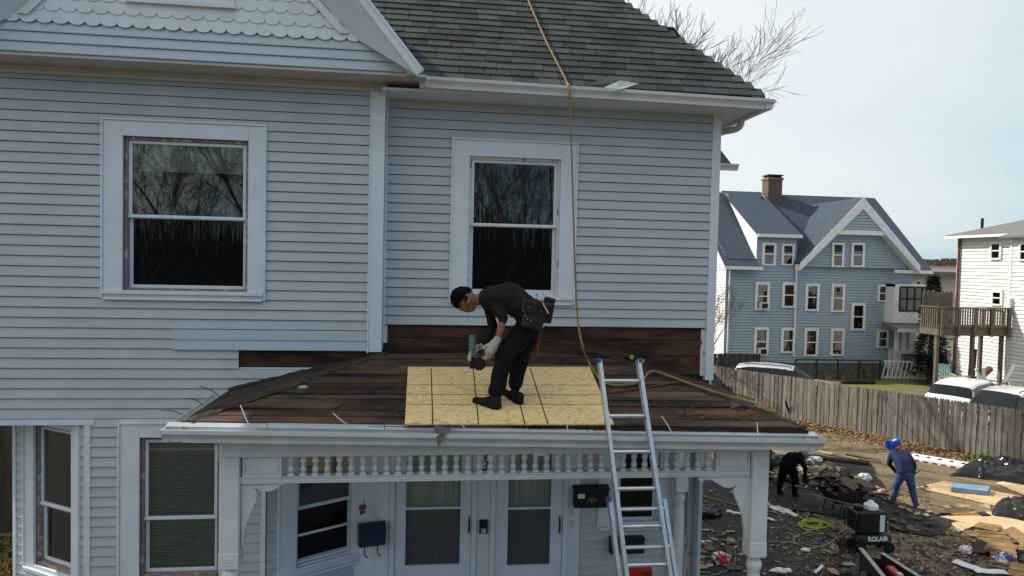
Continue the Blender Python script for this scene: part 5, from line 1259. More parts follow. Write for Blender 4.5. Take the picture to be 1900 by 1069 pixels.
# strips of flashing and white rags
def strip(x0, y0, x1, y1, w, lab, mt='alu', z=.03, bend=.006):
    a, b = onZ(x0, y0, z), onZ(x1, y1, z); d = (b - a); s = V((-d.y, d.x, 0)).normalized() * w / 2; n = 6; mb = MB()
    P = [(a.lerp(b, k / n) + V((0, 0, bend * math.sin(k * 1.7)))) for k in range(n + 1)]
    for k in range(n): mb.hexa([P[k] - s, P[k + 1] - s, P[k + 1] + s, P[k] + s], [P[k] - s + V((0, 0, .012)), P[k + 1] - s + V((0, 0, .012)), P[k + 1] + s + V((0, 0, .03)), P[k] + s + V((0, 0, .03))])
    tag(mb.build('flashing_strip', M[mt]), lab, 'flashing', 'loose flashing strips')
strip(1415, 932, 1478, 958, .10, 'long white flashing strip running from the porch post towards the hose')
strip(1432, 940, 1462, 951, .30, 'short bluish flashing sheet beside the long white strip', 'flash')
strip(1348, 949, 1378, 955, .07, 'thin pale strip seen under the porch bracket')
strip(1400, 957, 1436, 966, .06, 'thin pale strip just right of the porch post')
strip(1770, 1042, 1818, 1059, .20, 'grey gutter length lying in front of the wood pile', 'flash', .05)
strip(1808, 1060, 1868, 1063, .16, 'lighter gutter length lowest in the picture near the wood pile', 'flash', .05)
strip(1290, 1006, 1320, 1008, .10, 'small grey strip next to the wall post', 'flash')
strip(1512, 1064, 1528, 1050, .05, 'short bent pale strip by the trailer', 'alu')
M['whitebag'] = pm('white_plastic_bag', (.72, .73, .75), .4, (.60, .61, .63), 8); M['redwhite'] = pm('white_and_red_bag', (.72, .70, .70), .45, (.50, .03, .03), 5, lo=.52, hi=.56)
M['purple'] = pm('purple_white_wrap', (.09, .06, .22), .4, (.62, .60, .66), 9, lo=.5, hi=.56); M['pink'] = pm('pink_wrap', (.55, .28, .30), .6)
for x, y, sx, sy, sz, mt, lab in ((1336, 1043, .17, .13, .13, 'redwhite', 'crumpled white and red bag on the driveway beside the porch post'), (1449, 1062, .22, .08, .05, 'whitebag', 'flat white rag on the driveway right of the porch post'),
        (1512, 857, .24, .12, .10, 'whitebag', 'white plastic bag on the small tarp behind the worker in black'), (1603, 893, .20, .14, .14, 'whitebag', 'white plastic bag on the tarp above the wheelbarrow'),
        (1637, 918, .16, .1, .10, 'pink', 'pink wrapper on the tarp just left of the worker in jeans'), (1791, 1026, .13, .1, .10, 'redwhite', 'small white and red cup wrapper left of the wood pile'),
        (1862, 1046, .20, .15, .14, 'purple', 'purple and white crumpled bag on the wood pile'), (1507, 906, .2, .1, .05, 'whitebag', 'white scrap among the torn shingles in front of the worker in black'), (1567, 924, .1, .06, .06, 'whitebag', 'small white scrap left of the wheelbarrow'), (1495, 1022, .1, .07, .03, 'whitebag', 'small white scrap beside the yellow hose end')):
    o = crumple(onZ(x, y, .02), sx, sy, sz, x * .37).build('crumpled_bag', M[mt], smooth=True, flat_ang=R(35)); tag(o, lab, 'litter', 'crumpled bags and wrappers')
o = crumple(onZ(1303, 955, .02), .45, .3, .14, 4.2).build('plastic_heap', M['plastic'], smooth=True, flat_ang=R(50)); tag(o, 'dark plastic heap on the driveway behind the wall post', 'plastic sheet')
o = crumple(onZ(1432, 876, .02), .5, .35, .33, 7.2).build('plastic_heap', M['plastic'], smooth=True, flat_ang=R(50)); tag(o, 'dark plastic heap right behind the porch post', 'plastic sheet')
# red bin behind the porch post
bc = onZ(1404, 895); rb = thing('wheeled_bin', 'dark red wheeled bin mostly hidden behind the right porch post', 'bin', bc); T = lambda x, y, z: bc + V((x, y, z))
M['dred'] = pm('dark_red_plastic', (.16, .015, .015), .5)
MB().hexa([T(-.22, -.22, .05), T(.22, -.22, .05), T(.22, .25, .05), T(-.22, .25, .05)], [T(-.29, -.3, 1.0), T(.29, -.3, 1.0), T(.29, .3, 1.0), T(-.29, .3, 1.0)]).build('bin_body', M['dred'], rb, bev=.03)
MB().hexa([T(-.31, -.33, 1.0), T(.31, -.33, 1.0), T(.31, .33, 1.0), T(-.31, .33, 1.0)], [T(-.27, -.3, 1.09), T(.27, -.3, 1.09), T(.27, .33, 1.12), T(-.27, .33, 1.12)]).build('lid', M['dred'], rb, bev=.02)
for x in (-.25, .25): mb = MB(); mb.lathe([(.05, -.03), (.12, -.03), (.12, .03), (.05, .03)], T(x, .25, .12), 14, axis=(1, 0, 0)); mb.build('wheel', M['black'], rb)
# ============================================================ PEOPLE
def person_mesh(name, prims, voxel, parent, disp=.006, smooth=6):
    """prims: (a, b, ra, rb, material). One continuous surface round all of them; faces take the material of the nearest limb."""
    mb = MB()
    for a, b, ra, rb, m in prims:
        a, b = V(a), V(b); d = b - a; L_ = d.length
        if L_ < 1e-4: mb.ball(a, ra, 14, 10); continue
        pr_ = []
        for k in range(6): t = math.pi / 2 * (1 - k / 5); pr_.append((max(ra * math.cos(t), 1e-4), -ra * math.sin(t)))
        for k in range(6): t = math.pi / 2 * k / 5; pr_.append((max(rb * math.cos(t), 1e-4), L_ + rb * math.sin(t)))
        mb.lathe(pr_, a, 14, axis=d)
    me = mb.mesh('tmp', prims[0][4]); o = bpy.data.objects.new('tmp', me); col.objects.link(o)
    rm = o.modifiers.new('r', 'REMESH'); rm.mode = 'VOXEL'; rm.voxel_size = voxel
    sm_ = o.modifiers.new('s', 'SMOOTH'); sm_.factor = .5; sm_.iterations = smooth
    dg = bpy.context.evaluated_depsgraph_get(); dg.update(); out = bpy.data.meshes.new_from_object(o.evaluated_get(dg)); bpy.data.objects.remove(o)
    mats = []
    for p in prims:
        if p[4] not in mats: mats.append(p[4])
    out.materials.clear()
    for m in mats: out.materials.append(m)
    n = len(out.vertices); co = np.empty(n * 3); out.vertices.foreach_get('co', co); co = co.reshape(-1, 3)
    nn = np.empty(n * 3); out.vertices.foreach_get('normal', nn); nn = nn.reshape(-1, 3)
    if disp:
        dz = np.array([noise.noise(V((c[0] * 16, c[1] * 16, c[2] * 7))) + .5 * noise.noise(V((c[0] * 34, c[1] * 34, c[2] * 15))) for c in co]); co = co + nn * (dz * disp)[:, None]
    off = np.array(WL[parent.name]); out.vertices.foreach_set('co', (co - off).ravel())
    fc = np.empty(len(out.polygons) * 3); out.polygons.foreach_get('center', fc); fc = fc.reshape(-1, 3) + off
    best = np.full(len(fc), 1e9); idx = np.zeros(len(fc), int)
    for a, b, ra, rb, m in prims:
        a = np.array(V(a)); b = np.array(V(b)); d = b - a; L2 = max(d.dot(d), 1e-9); t = np.clip(((fc - a) @ d) / L2, 0, 1); ds = np.linalg.norm(fc - (a + t[:, None] * d), axis=1) - (ra + (rb - ra) * t)
        k = ds < best; best[k] = ds[k]; idx[k] = mats.index(m)
    out.polygons.foreach_set('material_index', idx); out.polygons.foreach_set('use_smooth', [True] * len(out.polygons)); out.update(); out.name = name
    ob_ = link(bpy.data.objects.new(name, out)); ob_.parent = parent; WL[ob_.name] = WL[parent.name]; return ob_
def hand(c, fwd, side, palm_n, mat, s=1.0, curl=1.0):
    """palm and five curled fingers as limb pieces; fwd = along the hand, side = towards the thumb"""
    c = V(c); f = V(fwd).normalized(); sd = V(side).normalized(); pn_ = V(palm_n).normalized(); out = [(c - f * .02 * s, c + f * .05 * s, .030 * s, .032 * s, mat), (c + sd * .02 * s, c + f * .05 * s + sd * .022 * s, .024 * s, .022 * s, mat), (c - sd * .02 * s, c + f * .045 * s - sd * .022 * s, .024 * s, .021 * s, mat)]
    for k, ln in enumerate((.075, .085, .08, .062)):
        b = c + f * .065 * s + sd * (.030 - .020 * k) * s; m1 = b + (f * math.cos(.7 * curl) + pn_ * math.sin(.7 * curl)) * ln * .5 * s; e = m1 + (f * math.cos(1.7 * curl) + pn_ * math.sin(1.7 * curl)) * ln * .55 * s
        out += [(b, m1, .0115 * s, .0105 * s, mat), (m1, e, .0105 * s, .009 * s, mat)]
    b = c + sd * .035 * s; m1 = b + (sd * .7 + f * .5 + pn_ * .4).normalized() * .04 * s; e = m1 + (f * .8 + pn_ * .6).normalized() * .035 * s
    return out + [(b, m1, .014 * s, .012 * s, mat), (m1, e, .012 * s, .010 * s, mat)]
M['shirt'] = pm('dark_brown_grey_shirt', (.018, .014, .015), .95, (.027, .022, .023), 9, bump=.6, bscale=26, spec=.1)
M['trouser'] = pm('black_work_trousers', (.007, .008, .009), .95, (.014, .015, .016), 8, bump=.7, bscale=24, spec=.1)
M['shoe'] = pm('black_shoe', (.005, .005, .006), .7, spec=.2); M['skin'] = pm('tanned_skin', (.27, .13, .085), .55, (.22, .10, .065), 20); M['glove'] = pm('off_white_glove', (.48, .44, .38), .9, (.36, .32, .27), 16, bump=.3)
M['hair'] = pm('black_hair', (.004, .0035, .0035), .9, spec=.1, bump=.6, bscale=120, bstretch=(1, 1, .3)); M['leather'] = pm('dark_leather', (.014, .010, .008), .6, (.028, .020, .014), 12, bump=.3); M['cuff'] = pm('grey_sock', (.03, .03, .032), .9)
# ---- roofer on the porch roof, bent over to the left
f1 = onR(915, 752); Yw = f1.y                     # near foot
W = lambda x, y, dy=0.0: onY(x, y, Yw + dy)
rt = thing('person', 'roofer in black trousers and tool belt bending over the golden panel', 'person', f1)
N0, F0_ = .0, .22                                  # near (left) and far (right) side of the body in depth
S_, T_, K_, G_, B_ = M['shirt'], M['trouser'], M['skin'], M['glove'], M['shoe']
pr = []
for dy in (.02, .11, .20): pr += [(W(980, 578, dy), W(945, 551, dy), .132, .143, S_), (W(945, 551, dy), W(910, 553, dy), .143, .112, S_)]
pr += [(W(984, 585, .04), W(984, 587, .19), .125, .125, T_)]
pr += [(W(897, 556, .11), W(876, 556, .11), .062, .058, K_)]
# near leg (left) and far leg
pr += [(W(982, 600, .02), W(937, 660, .0), .116, .096, T_), (W(937, 660, .0), W(921, 724, .01), .092, .078, T_), (W(921, 728, .01), W(920, 741, .01), .048, .046, M['cuff'])]
pr += [(W(985, 602, .20), W(966, 662, .22), .114, .094, T_), (W(966, 662, .22), W(957, 711, .24), .090, .076, T_), (W(957, 714, .24), W(956, 727, .24), .046, .044, M['cuff'])]
# shoes
h1 = onR(921, 753, .05); t1_ = onR(882, 744, .038); pr += [(h1, h1.lerp(t1_, .5), .052, .050, B_), (h1.lerp(t1_, .5), t1_, .050, .036, B_), (h1 + V((0, 0, .05)), h1.lerp(t1_, .45) + V((0, 0, .02)), .048, .042, B_)]
h2 = onR(963, 744, .05); t2_ = onR(935, 727, .036); pr += [(h2, h2.lerp(t2_, .5), .050, .048, B_), (h2.lerp(t2_, .5), t2_, .048, .034, B_), (h2 + V((0, 0, .045)), h2.lerp(t2_, .45) + V((0, 0, .015)), .046, .040, B_)]
# near arm: shirt sleeve, bare forearm, glove
pr += [(W(911, 556, -.02), W(931, 584, -.06), .062, .058, S_), (W(931, 585, -.06), W(933, 592, -.06), .052, .050, S_), (W(934, 592, -.06), W(924, 628, -.05), .042, .032, K_)]
pr += [(W(924, 627, -.05), W(921, 634, -.05), .036, .036, G_)] + hand(W(916, 640, -.05), (-.35, .05, -.9), (-.9, -.2, .1), (-.3, .9, -.2), G_, 1.12, .55)
# far arm in a long sleeve, its glove on the tool
pr += [(W(905, 560, .20), W(914, 606, .22), .056, .050, S_), (W(914, 606, .22), W(899, 640, .16), .046, .036, S_)]
pr += [(W(899, 641, .16), W(893, 646, .15), .034, .034, G_)] + hand(W(888, 649, .14), (-.9, -.2, -.35), (.1, -.3, .9), (.1, -.6, -.7), G_, 1.1, 1.0)
# head: skull, face, jaw, nose, ear
hc = W(861, 555, .11)
pr += [(hc + V((-.02, 0, .01)), hc + V((.03, 0, -.005)), .098, .092, K_), (hc + V((.0, 0, -.05)), hc + V((.075, 0, -.075)), .072, .045, K_), (hc + V((-.02, 0, -.10)), hc + V((-.03, 0, -.118)), .016, .012, K_), (hc + V((.015, 0, -.105)), hc + V((.045, 0, -.112)), .022, .020, K_), (hc + V((.03, -.092, -.005)), hc + V((.025, -.10, -.03)), .018, .012, K_)]
person_mesh('body', pr, .0100, rt, .013, 3)
mb = MB()
for dy, dz, sx in ((-.045, -.02, .5), (.045, -.02, .5)): mb.ball(hc + V((-.055, dy, -.083)), .011, 8, 6)
mb.build('eyes', M['black'], rt)
mb = MB(); mb.bar(hc + V((-.062, -.062, -.062)), hc + V((-.030, -.074, -.070)), .006, .008); mb.build('eyebrow', M['hair'], rt)
mb = MB(); mb.lathe([(.022, -.006), (.028, 0), (.020, .008), (.008, .002)], hc + V((.030, -.100, -.010)), 12, axis=(0, -1, 0)); mb.build('ear', M['skin'], rt, smooth=True)
mb = MB(); mb.tube([hc + V((.020, -.096, .03)), hc + V((.012, -.100, -.005)), hc + V((.004, -.096, -.035))], [.016, .012, .004], 7); mb.build('sideburn', M['hair'], rt, smooth=True)
# hair: cap over skull, crown to the left
hv = MB(); vs = []; fs = []; n, m = 28, 16; ax = V((-.80, 0, .60)).normalized(); e1 = V((.60, 0, .80)).normalized(); e2 = V((0, 1, 0))
for i in range(m + 1):
    for k in range(n):
        b = 2 * math.pi * k / n; th = R(2) + (R(97) + R(18) * noise.noise(V((k * .9, 3.3, 0))) - R(15) * max(0, -math.sin(b) - .25)) * i / m; d = ax * math.cos(th) + (e1 * math.cos(b) + e2 * math.sin(b)) * math.sin(th)
        r_ = .119 + .008 * noise.noise(d * 7) + .006 * noise.noise(d * 24); sc_ = V((1.06, .92, .98)); vs.append(hc + V((-.008 + d.x * r_ * sc_.x, d.y * r_ * sc_.y, .008 + d.z * r_ * sc_.z)))
for i in range(m):
    for k in range(n):
        fs.append((i * n + k, (i + 1) * n + k, (i + 1) * n + (k + 1) % n, i * n + (k + 1) % n))
hv.grid(vs, fs).build('hair', M['hair'], rt, smooth=True, flat_ang=R(70))
# tool belt with pouches
tbel = holder('tool_belt', rt)
bc_ = W(988, 578, .11); bd = V((.50, 0, -.86)).normalized()      # belt plane runs across the hips
bx = V((.86, 0, .50)).normalized()
ring = [bc_ + bx * 0 + (V((math.cos(a) * .0, 0, 0)) + (V((-.86 * 0, 0, 0)))) for a in (0,)]
axis = (W(955, 556, .11) - W(990, 592, .11)).normalized(); u_ = V((0, 1, 0)); v_ = axis.cross(u_).normalized(); pts = []
mb = MB(); n = 26; cB = W(980, 578, .11)
for k in range(n):
    a0_, a1_ = 2 * math.pi * k / n, 2 * math.pi * (k + 1) / n; P = lambda a, r_, h: cB + u_ * math.cos(a) * (.215 + r_) + v_ * math.sin(a) * (.140 + r_) + axis * h
    mb.hexa([P(a0_, 0, -.03), P(a1_, 0, -.03), P(a1_, 0, .03), P(a0_, 0, .03)], [P(a0_, .012, -.03), P(a1_, .012, -.03), P(a1_, .012, .03), P(a0_, .012, .03)])
mb.build('belt', M['leather'], tbel)
def pouch(c, w, h, d, tilt=0.0, mat=None, nm='pouch'):
    c = V(c); ux = V((math.cos(tilt), 0, -math.sin(tilt))); uz = V((math.sin(tilt), 0, math.cos(tilt))); uy = V((0, 1, 0)); mb = MB()
    mb.hexa([c + ux * (-w * .42) - uz * h / 2 - uy * d * .4, c + ux * w * .42 - uz * h / 2 - uy * d * .4, c + ux * w * .42 - uz * h / 2 + uy * d * .4, c - ux * w * .42 - uz * h / 2 + uy * d * .4], [c - ux * w / 2 + uz * h / 2 - uy * d / 2, c + ux * w / 2 + uz * h / 2 - uy * d / 2, c + ux * w / 2 + uz * h / 2 + uy * d / 2, c - ux * w / 2 + uz * h / 2 + uy * d / 2])
    return mb.build(nm, mat or M['leather'], tbel, bev=.012)
pouch(W(991, 586, -.14), .23, .25, .11, .25); pouch(W(1004, 571, -.16), .17, .12, .10, .3); pouch(W(983, 569, -.185), .17, .12, .05, .25)
pouch(W(1012, 580, .05), .13, .20, .22, .1); pouch(W(1018, 566, .10), .10, .15, .14, .2)
for px, py in ((975, 586), (979, 592), (985, 595), (971, 577), (982, 570)): q = W(px, py, -.205); mb = MB(); mb.ball(q, .006, 6, 4); mb.build('rivet', M['metal'], tbel)
mb = MB(); q = W(1012, 572, -.2); mb.bar(q + V((-.03, 0, .05)), q + V((.03, 0, -.05)), .012, .04, up=(0, 1, 0)); mb.build('tape_clip', M['soffit'], tbel)
hm = thing('hammer', 'red handled hammer hanging from the back of the roofer tool belt', 'hammer', W(996, 661, .3)); a, b = W(1002, 612, .30), W(993, 660, .30); mb = MB(); mb.tube([a, a.lerp(b, .3), b], [.010, .013, .019], 8); mb.build('handle', M['redp'], hm, smooth=True)
mb = MB(); c = W(1004, 604, .30); mb.bar(c + V((0, -.05, .0)), c + V((0, .07, .0)), .03, .03); mb.tube([c + V((0, -.05, 0)), c + V((0, -.08, 0))], .018, 10); mb.build('head', M['metal'], hm, bev=.004)
# nail gun
M['tealtool'] = pm('teal_tool_body', (.10, .20, .20), .55, (.07, .15, .15), 14)
ng = thing('nail_gun', 'teal coil nail gun held in the roofer right glove', 'nail gun', W(878, 684, .12)); c = lambda x, y, dy=.12: W(x, y, dy)
mb = MB(); mb.tube([c(877, 627), c(877, 632), c(877, 648), c(878, 662)], [.034, .039, .036, .030], 12); mb.build('motor_housing', M['tealtool'], ng, smooth=True)
mb = MB(); mb.tube([c(877, 622), c(877, 628)], [.030, .035], 12); mb.build('end_cap', M['tealtool'], ng, smooth=True)
mb = MB(); mb.bar(c(876, 662), c(876, 684), .035, .05); mb.build('nose', M['black'], ng, bev=.006)
mb = MB(); mb.lathe([(.055, -.04), (.064, -.028), (.064, .028), (.055, .04)], c(889, 675), 18, axis=(0, 1, 0)); mb.build('coil_magazine', M['black'], ng, smooth=True)
mb = MB(); mb.bar(c(880, 653), c(899, 650), .035, .035); mb.build('grip', M['dullblack'], ng, bev=.01)
mb = MB(); mb.tube([c(899, 650), c(906, 655)], .014, 8); mb.build('air_fitting', M['metal'], ng, smooth=True)
mb = MB(); mb.tube(spline([c(906, 655), c(915, 668, .2), c(940, 690, .35), onR(966, 694, .03), onR(975, 702, .012)], 6), .007, 6); mb.build('whip_hose', M['redhose'], ng, smooth=True)

# ---- the two workers in the yard
def worker(name_label, foot, ht, P, mats, extra=None, vox=.022):
    """P: joint offsets in metres relative to the foot point, x right, y away, z up"""
    t = thing('person', name_label, 'person', foot); J = {k: foot + V(v) for k, v in P.items()}; S, T, K, B, G = mats; pr = []
    for dx in (-.10, 0, .10):
        o = V((dx, 0, 0)); pr += [(J['hip'] + o, J['mid'] + o, .125, .125, S), (J['mid'] + o, J['chest'] + o * 1.3, .125, .115, S)]
    pr += [(J['hip'] + V((-.09, 0, -.03)), J['hip'] + V((.09, 0, -.03)), .125, .125, T), (J['chest'], J['neck'], .07, .058, S), (J['neck'], J['head'], .055, .06, K), (J['head'], J['head'] + V((0, 0, .03)), .098, .098, K)]
    for s in 'lr':
        pr += [(J['hip'] + V((-.09 if s == 'l' else .09, 0, -.05)), J['knee_' + s], .122, .092, T), (J['knee_' + s], J['ank_' + s], .086, .070, T)]
        a = J['ank_' + s]; d = V(P['toe_' + s]); pr += [(V((a.x, a.y, foot.z + .05)), V((a.x, a.y, foot.z + .05)) + d, .055, .04, B), (a, V((a.x, a.y, foot.z + .06)), .055, .055, B)]
        pr += [(J['sh_' + s], J['el_' + s], .076, .062, S), (J['el_' + s], J['wr_' + s], .058, .042, S)] + hand(J['wr_' + s] + (J['wr_' + s] - J['el_' + s]).normalized() * .05, J['wr_' + s] - J['el_' + s], V((1, 0, 0)) if s == 'l' else V((-1, 0, 0)), V((0, .5, -.5)), G, 1.0, .9)
    person_mesh('body', pr, vox, t, .006, 3)
    return t, J
M['navyshirt'] = pm('navy_sweatshirt', (.022, .030, .085), .9, (.016, .022, .06), 9, bump=.3); M['jeans'] = pm('blue_jeans', (.055, .105, .20), .9, (.03, .06, .13), 7, bump=.4, bscale=30); M['boot'] = pm('tan_boot', (.22, .14, .07), .8); M['blackcloth'] = pm('black_cloth', (.005, .005, .006), .95, spec=.05)
# jeans: feet apart, bent forward away from us, right arm reaching down to a rake
ft = onZ(1683, 944); ft.z = .06
PJ = dict(hip=(-.05, .05, .86), mid=(-.03, .18, 1.06), chest=(.0, .36, 1.22), neck=(.0, .48, 1.28), head=(-.02, .60, 1.30), knee_l=(-.20, .16, .48), ank_l=(-.22, .22, .11), toe_l=(.02, .20, -.02), knee_r=(.12, .02, .47), ank_r=(.17, -.06, .11), toe_r=(.16, .10, -.02), sh_l=(-.20, .38, 1.20), el_l=(-.16, .52, .92), wr_l=(.06, .50, .68), sh_r=(.23, .34, 1.18), el_r=(.42, .36, .94), wr_r=(.46, .42, .68))
wj, J = worker('worker in navy top and blue jeans bending with his back to us', ft, 1.7, PJ, (M['navyshirt'], M['jeans'], M['skin'], M['boot'], M['glove']))
M['orange'] = pm('orange_knit', (.62, .14, .05), .8); mb = MB(); mb.lathe([(.075, 0), (.10, .02), (.105, .07), (.09, .11)], J['neck'] + V((-.02, -.01, -.0)), 16, axis=V((-.1, .5, .8))); mb.build('orange_hood', M['orange'], wj, smooth=True)
# blue bucket carried on his shoulder, open end to the left
M['bluebucket'] = pm('blue_plastic_bucket', (.012, .07, .42), .4); cb = J['neck'] + V((-.06, .05, .16)); bk = thing('bucket', 'blue plastic bucket tipped over the shoulder of the worker in jeans', 'bucket', cb - V((0, 0, .16))); axb = V((.93, .1, .25)).normalized()
mb = MB(); mb.lathe([(.122, -.14), (.130, -.14), (.132, -.11), (.125, -.11), (.108, .14), (.01, .145), (.01, .135), (.10, .13), (.116, -.14)], cb, 22, axis=axb); mb.build('pail', M['bluebucket'], bk, smooth=True)
mb = MB(); mb.lathe([(.128, -.025), (.134, -.02), (.134, -.012), (.128, -.008)], cb - axb * .08, 22, axis=axb); mb.build('rim', M['bluebucket'], bk)
mb = MB(); mb.obox(cb + V((-.02, -.05, .104)), axb * .05, V((0, .04, .0)), V((0, 0, .006))); mb.build('paper_label', M['whitealu'], bk)
rk = thing('rake', 'dark rake held low by the worker in jeans', 'rake', ft + V((0, .7, 0))); a = J['wr_r'] + V((.08, .02, .02)); b = ft + V((-.18, .75, .05)); mb = MB(); mb.tube([a + (a - b) * .12, b], .016, 7); mb.build('handle', M['dullblack'], rk, smooth=True)
mb = MB(); mb.bar(b + V((-.22, .05, 0)), b + V((.22, -.02, 0)), .03, .03); mb.build('head', M['dullblack'], rk)
for k in range(7): c_ = b + V((-.21 + k * .07, .04 - k * .012, -.02)); mb = MB(); mb.bar(c_, c_ + V((0, 0, -.04)), .012, .012); mb.build('tine', M['dullblack'], rk)
# worker in black, bent away to the right, grey cap
fk = onZ(1466, 925); fk.z = .05
PK = dict(hip=(-.10, .0, .78), mid=(.0, .06, .94), chest=(.16, .10, 1.02), neck=(.28, .10, 1.05), head=(.38, .08, 1.06), knee_l=(-.16, .20, .42), ank_l=(-.22, .16, .11), toe_l=(.16, .10, -.02), knee_r=(.12, -.02, .42), ank_r=(.08, -.06, .11), toe_r=(.16, .08, -.02), sh_l=(.08, .28, .98), el_l=(.24, .42, .78), wr_l=(.34, .40, .60), sh_r=(.22, -.06, .96), el_r=(.36, -.04, .74), wr_r=(.44, .10, .54))
wk, J = worker('worker all in black with grey cap bending over the torn shingles', fk, 1.7, PK, (M['blackcloth'], M['blackcloth'], M['skin'], M['shoe'], M['shoe']))
M['greycap'] = pm('grey_cap', (.20, .20, .19), .9); mb = MB(); mb.lathe([(.108, -.02), (.110, .02), (.09, .07), (.05, .10), (.01, .108)], J['head'] + V((.005, 0, .02)), 16, axis=V((.35, .1, .9))); mb.build('cap', M['greycap'], wk, smooth=True)
mb = MB(); mb.obox(J['head'] + V((.12, .01, .01)), (.06, 0, -.02), (0, .06, 0), (0, 0, .006)); mb.build('cap_visor', M['greycap'], wk, bev=.004)
# ============================================================ NEIGHBOURING HOUSES
def lap(fr_pts, z0, z1, e, nrm, mat, name, parent, lip=.038, clip=None):
    """one wall of far clapboards: saw-tooth courses between two plan points; clip(z) -> (f0, f1)"""
    a, b = V(fr_pts[0]), V(fr_pts[1]); n = V(nrm).normalized(); mb = MB(); z = z0
    while z < z1 - 1e-4:
        t = min(z + e, z1); f0, f1 = clip(z) if clip else (0, 1); g0, g1 = clip(t) if clip else (0, 1)
        P = lambda f, o, zz: V((a.x + (b.x - a.x) * f, a.y + (b.y - a.y) * f, zz)) + n * o
        zg_ = z + e * .2; mb.face([P(f0, lip, zg_), P(f1, lip, zg_), P(g1, .012, t), P(g0, .012, t)]); mb.face([P(f0, -.02, zg_), P(f1, -.02, zg_), P(f1, lip, zg_), P(f0, lip, zg_)]); mb.face([P(f0, -.02, z), P(f1, -.02, z), P(f1, -.02, zg_), P(f0, -.02, zg_)]); mb.face([P(f0, .012, z), P(f1, .012, z), P(f1, -.02, z), P(f0, -.02, z)]); z += e
    return mb.build(name, mat, parent)
M['bluehouse'] = pm('blue_grey_clapboard', (0.305, 0.39, 0.455), .6, (0.28, 0.36, 0.425), 1.5, bump=.0)
M['whitehouse'] = pm('white_clapboard', (0.74, 0.74, 0.73), .55, (0.66, 0.66, 0.65), 1.5)
M['blueshingle'] = pm('slate_blue_shingle', (0.030, 0.046, 0.068), .9, (0.055, 0.078, 0.108), 9, lo=.4, hi=.6, stretch=(1, 1, 2.2), bump=.6, bscale=9, bstretch=(1, 1, 3))
M['greyroof'] = pm('grey_roof', (.16, .16, .155), .9, (.12, .12, .118), 3, bump=.3, bscale=12)
M['farpane'] = glass('far_glass', .5, 2.2)
M['farpaint'] = pm('far_white_trim', (.76, .77, .77), .5)
M['cream'] = pm('cream_siding', (.62, .56, .42), .7)
M['curtainw'] = pm('white_drape', (.55, .53, .47), .9, (.42, .40, .34), 5, stretch=(4, 4, .3))
def far_window(fr, px0, py0, px1, py1, parent, drape=.5, ac=False, frm=None, name='window'):
    a0, z1 = fr.hit(px0, py0); a1, z0 = fr.hit(px1, py1)
    if a0 > a1: a0, a1 = a1, a0
    w = holder(name, parent); c = max(.10, (a1 - a0) * .17); mb = MB()
    fr.box(mb, a0, a0 + c, 0, .10, z0, z1); fr.box(mb, a1 - c, a1, 0, .10, z0, z1); fr.box(mb, a0 + c, a1 - c, 0, .101, z1 - c, z1); fr.box(mb, a0 + c, a1 - c, 0, .115, z0, z0 + c * .7)
    mb.build('casing', frm or M['farpaint'], w)
    mb = MB(); m_ = (z0 + z1) / 2; fr.box(mb, a0 + c, a1 - c, .0, .09, m_ - .03, m_ + .03); mb.build('meeting_rail', M['farpaint'], w)
    mb = MB(); fr.box(mb, a0 + c, a1 - c, .062, .065, z0 + c * .7, m_ - .03); fr.box(mb, a0 + c, a1 - c, .072, .075, m_ + .03, z1 - c); mb.build('pane', M['farpane'], w)
    mb = MB(); fr.box(mb, a0 + c, a1 - c, -.02, .045, z0 + c * .7, z1 - c); mb.build('dark_room', M['dark'], w)
    if drape > 0: mb = MB(); fr.box(mb, a0 + c, a1 - c, .047, .050, z1 - c - (z1 - z0 - 1.7 * c) * drape, z1 - c); mb.build('drape', M['curtainw'], w)
    if ac: mb = MB(); fr.box(mb, a0 + c * 1.6, a1 - c * 1.3, .05, .35, z0 + c * .7, z0 + c * .7 + .35); mb.build('air_conditioner', M['farpaint'], w); mb = MB(); fr.box(mb, a0 + c * 1.9, a1 - c * 1.6, .351, .36, z0 + c * .9, z0 + c * .7 + .3); mb.build('grille', M['black'], w)
YB = onZ(1500, 694).y
FBH = Frame((0, YB), (1, 0), (0, -1))
bx0, bx1 = FBH.hit(1345, 600)[0], FBH.hit(1688, 600)[0]
ze = FBH.hit(1420, 482)[1]
bh = thing('blue_house', 'three storey blue grey clapboard house with white gable beyond the fence', 'house', ((bx0 + bx1) / 2, YB, 0))
ridge_y = YB + 5.0; rl, rr = onY(1345, 355, ridge_y), onY(1626, 370, ridge_y); zr = (rl.z + rr.z) / 2
lap(((bx0, YB), (bx1, YB)), .6, ze, .16, (0, -1, 0), M['bluehouse'], 'front_wall', bh)
lap(((bx0, YB + 10), (bx0, YB)), .6, zr, .16, (-1, 0, 0), M['whitehouse'], 'side_wall', bh, clip=lambda z: (0, 1) if z < ze else ((z - ze) / (zr - ze) * .5, 1 - (z - ze) / (zr - ze) * .5))  # sunlit brightness of the blue house side put in as white colour
mb = MB(); mb.box(bx0 + .1, bx1 - .02, YB + .1, YB + 10, 0, ze); mb.build('core', M['dark'], bh)
mb = MB(); mb.box(bx0 + .02, bx1 - .02, YB + .02, YB + 9.9, 0, .6); mb.build('foundation', M['greyroof'], bh)
ov = .45; sl_z = ze - (zr - ze) / 5.0 * ov
mb = MB(); xl, xr = bx0 - .35, bx1 + .9; th = .12
dxa, dxb, gxa0, gxb0 = FBH.hit(1404, 460)[0], FBH.hit(1478, 460)[0], FBH.hit(1484, 487)[0], FBH.hit(1684, 487)[0]
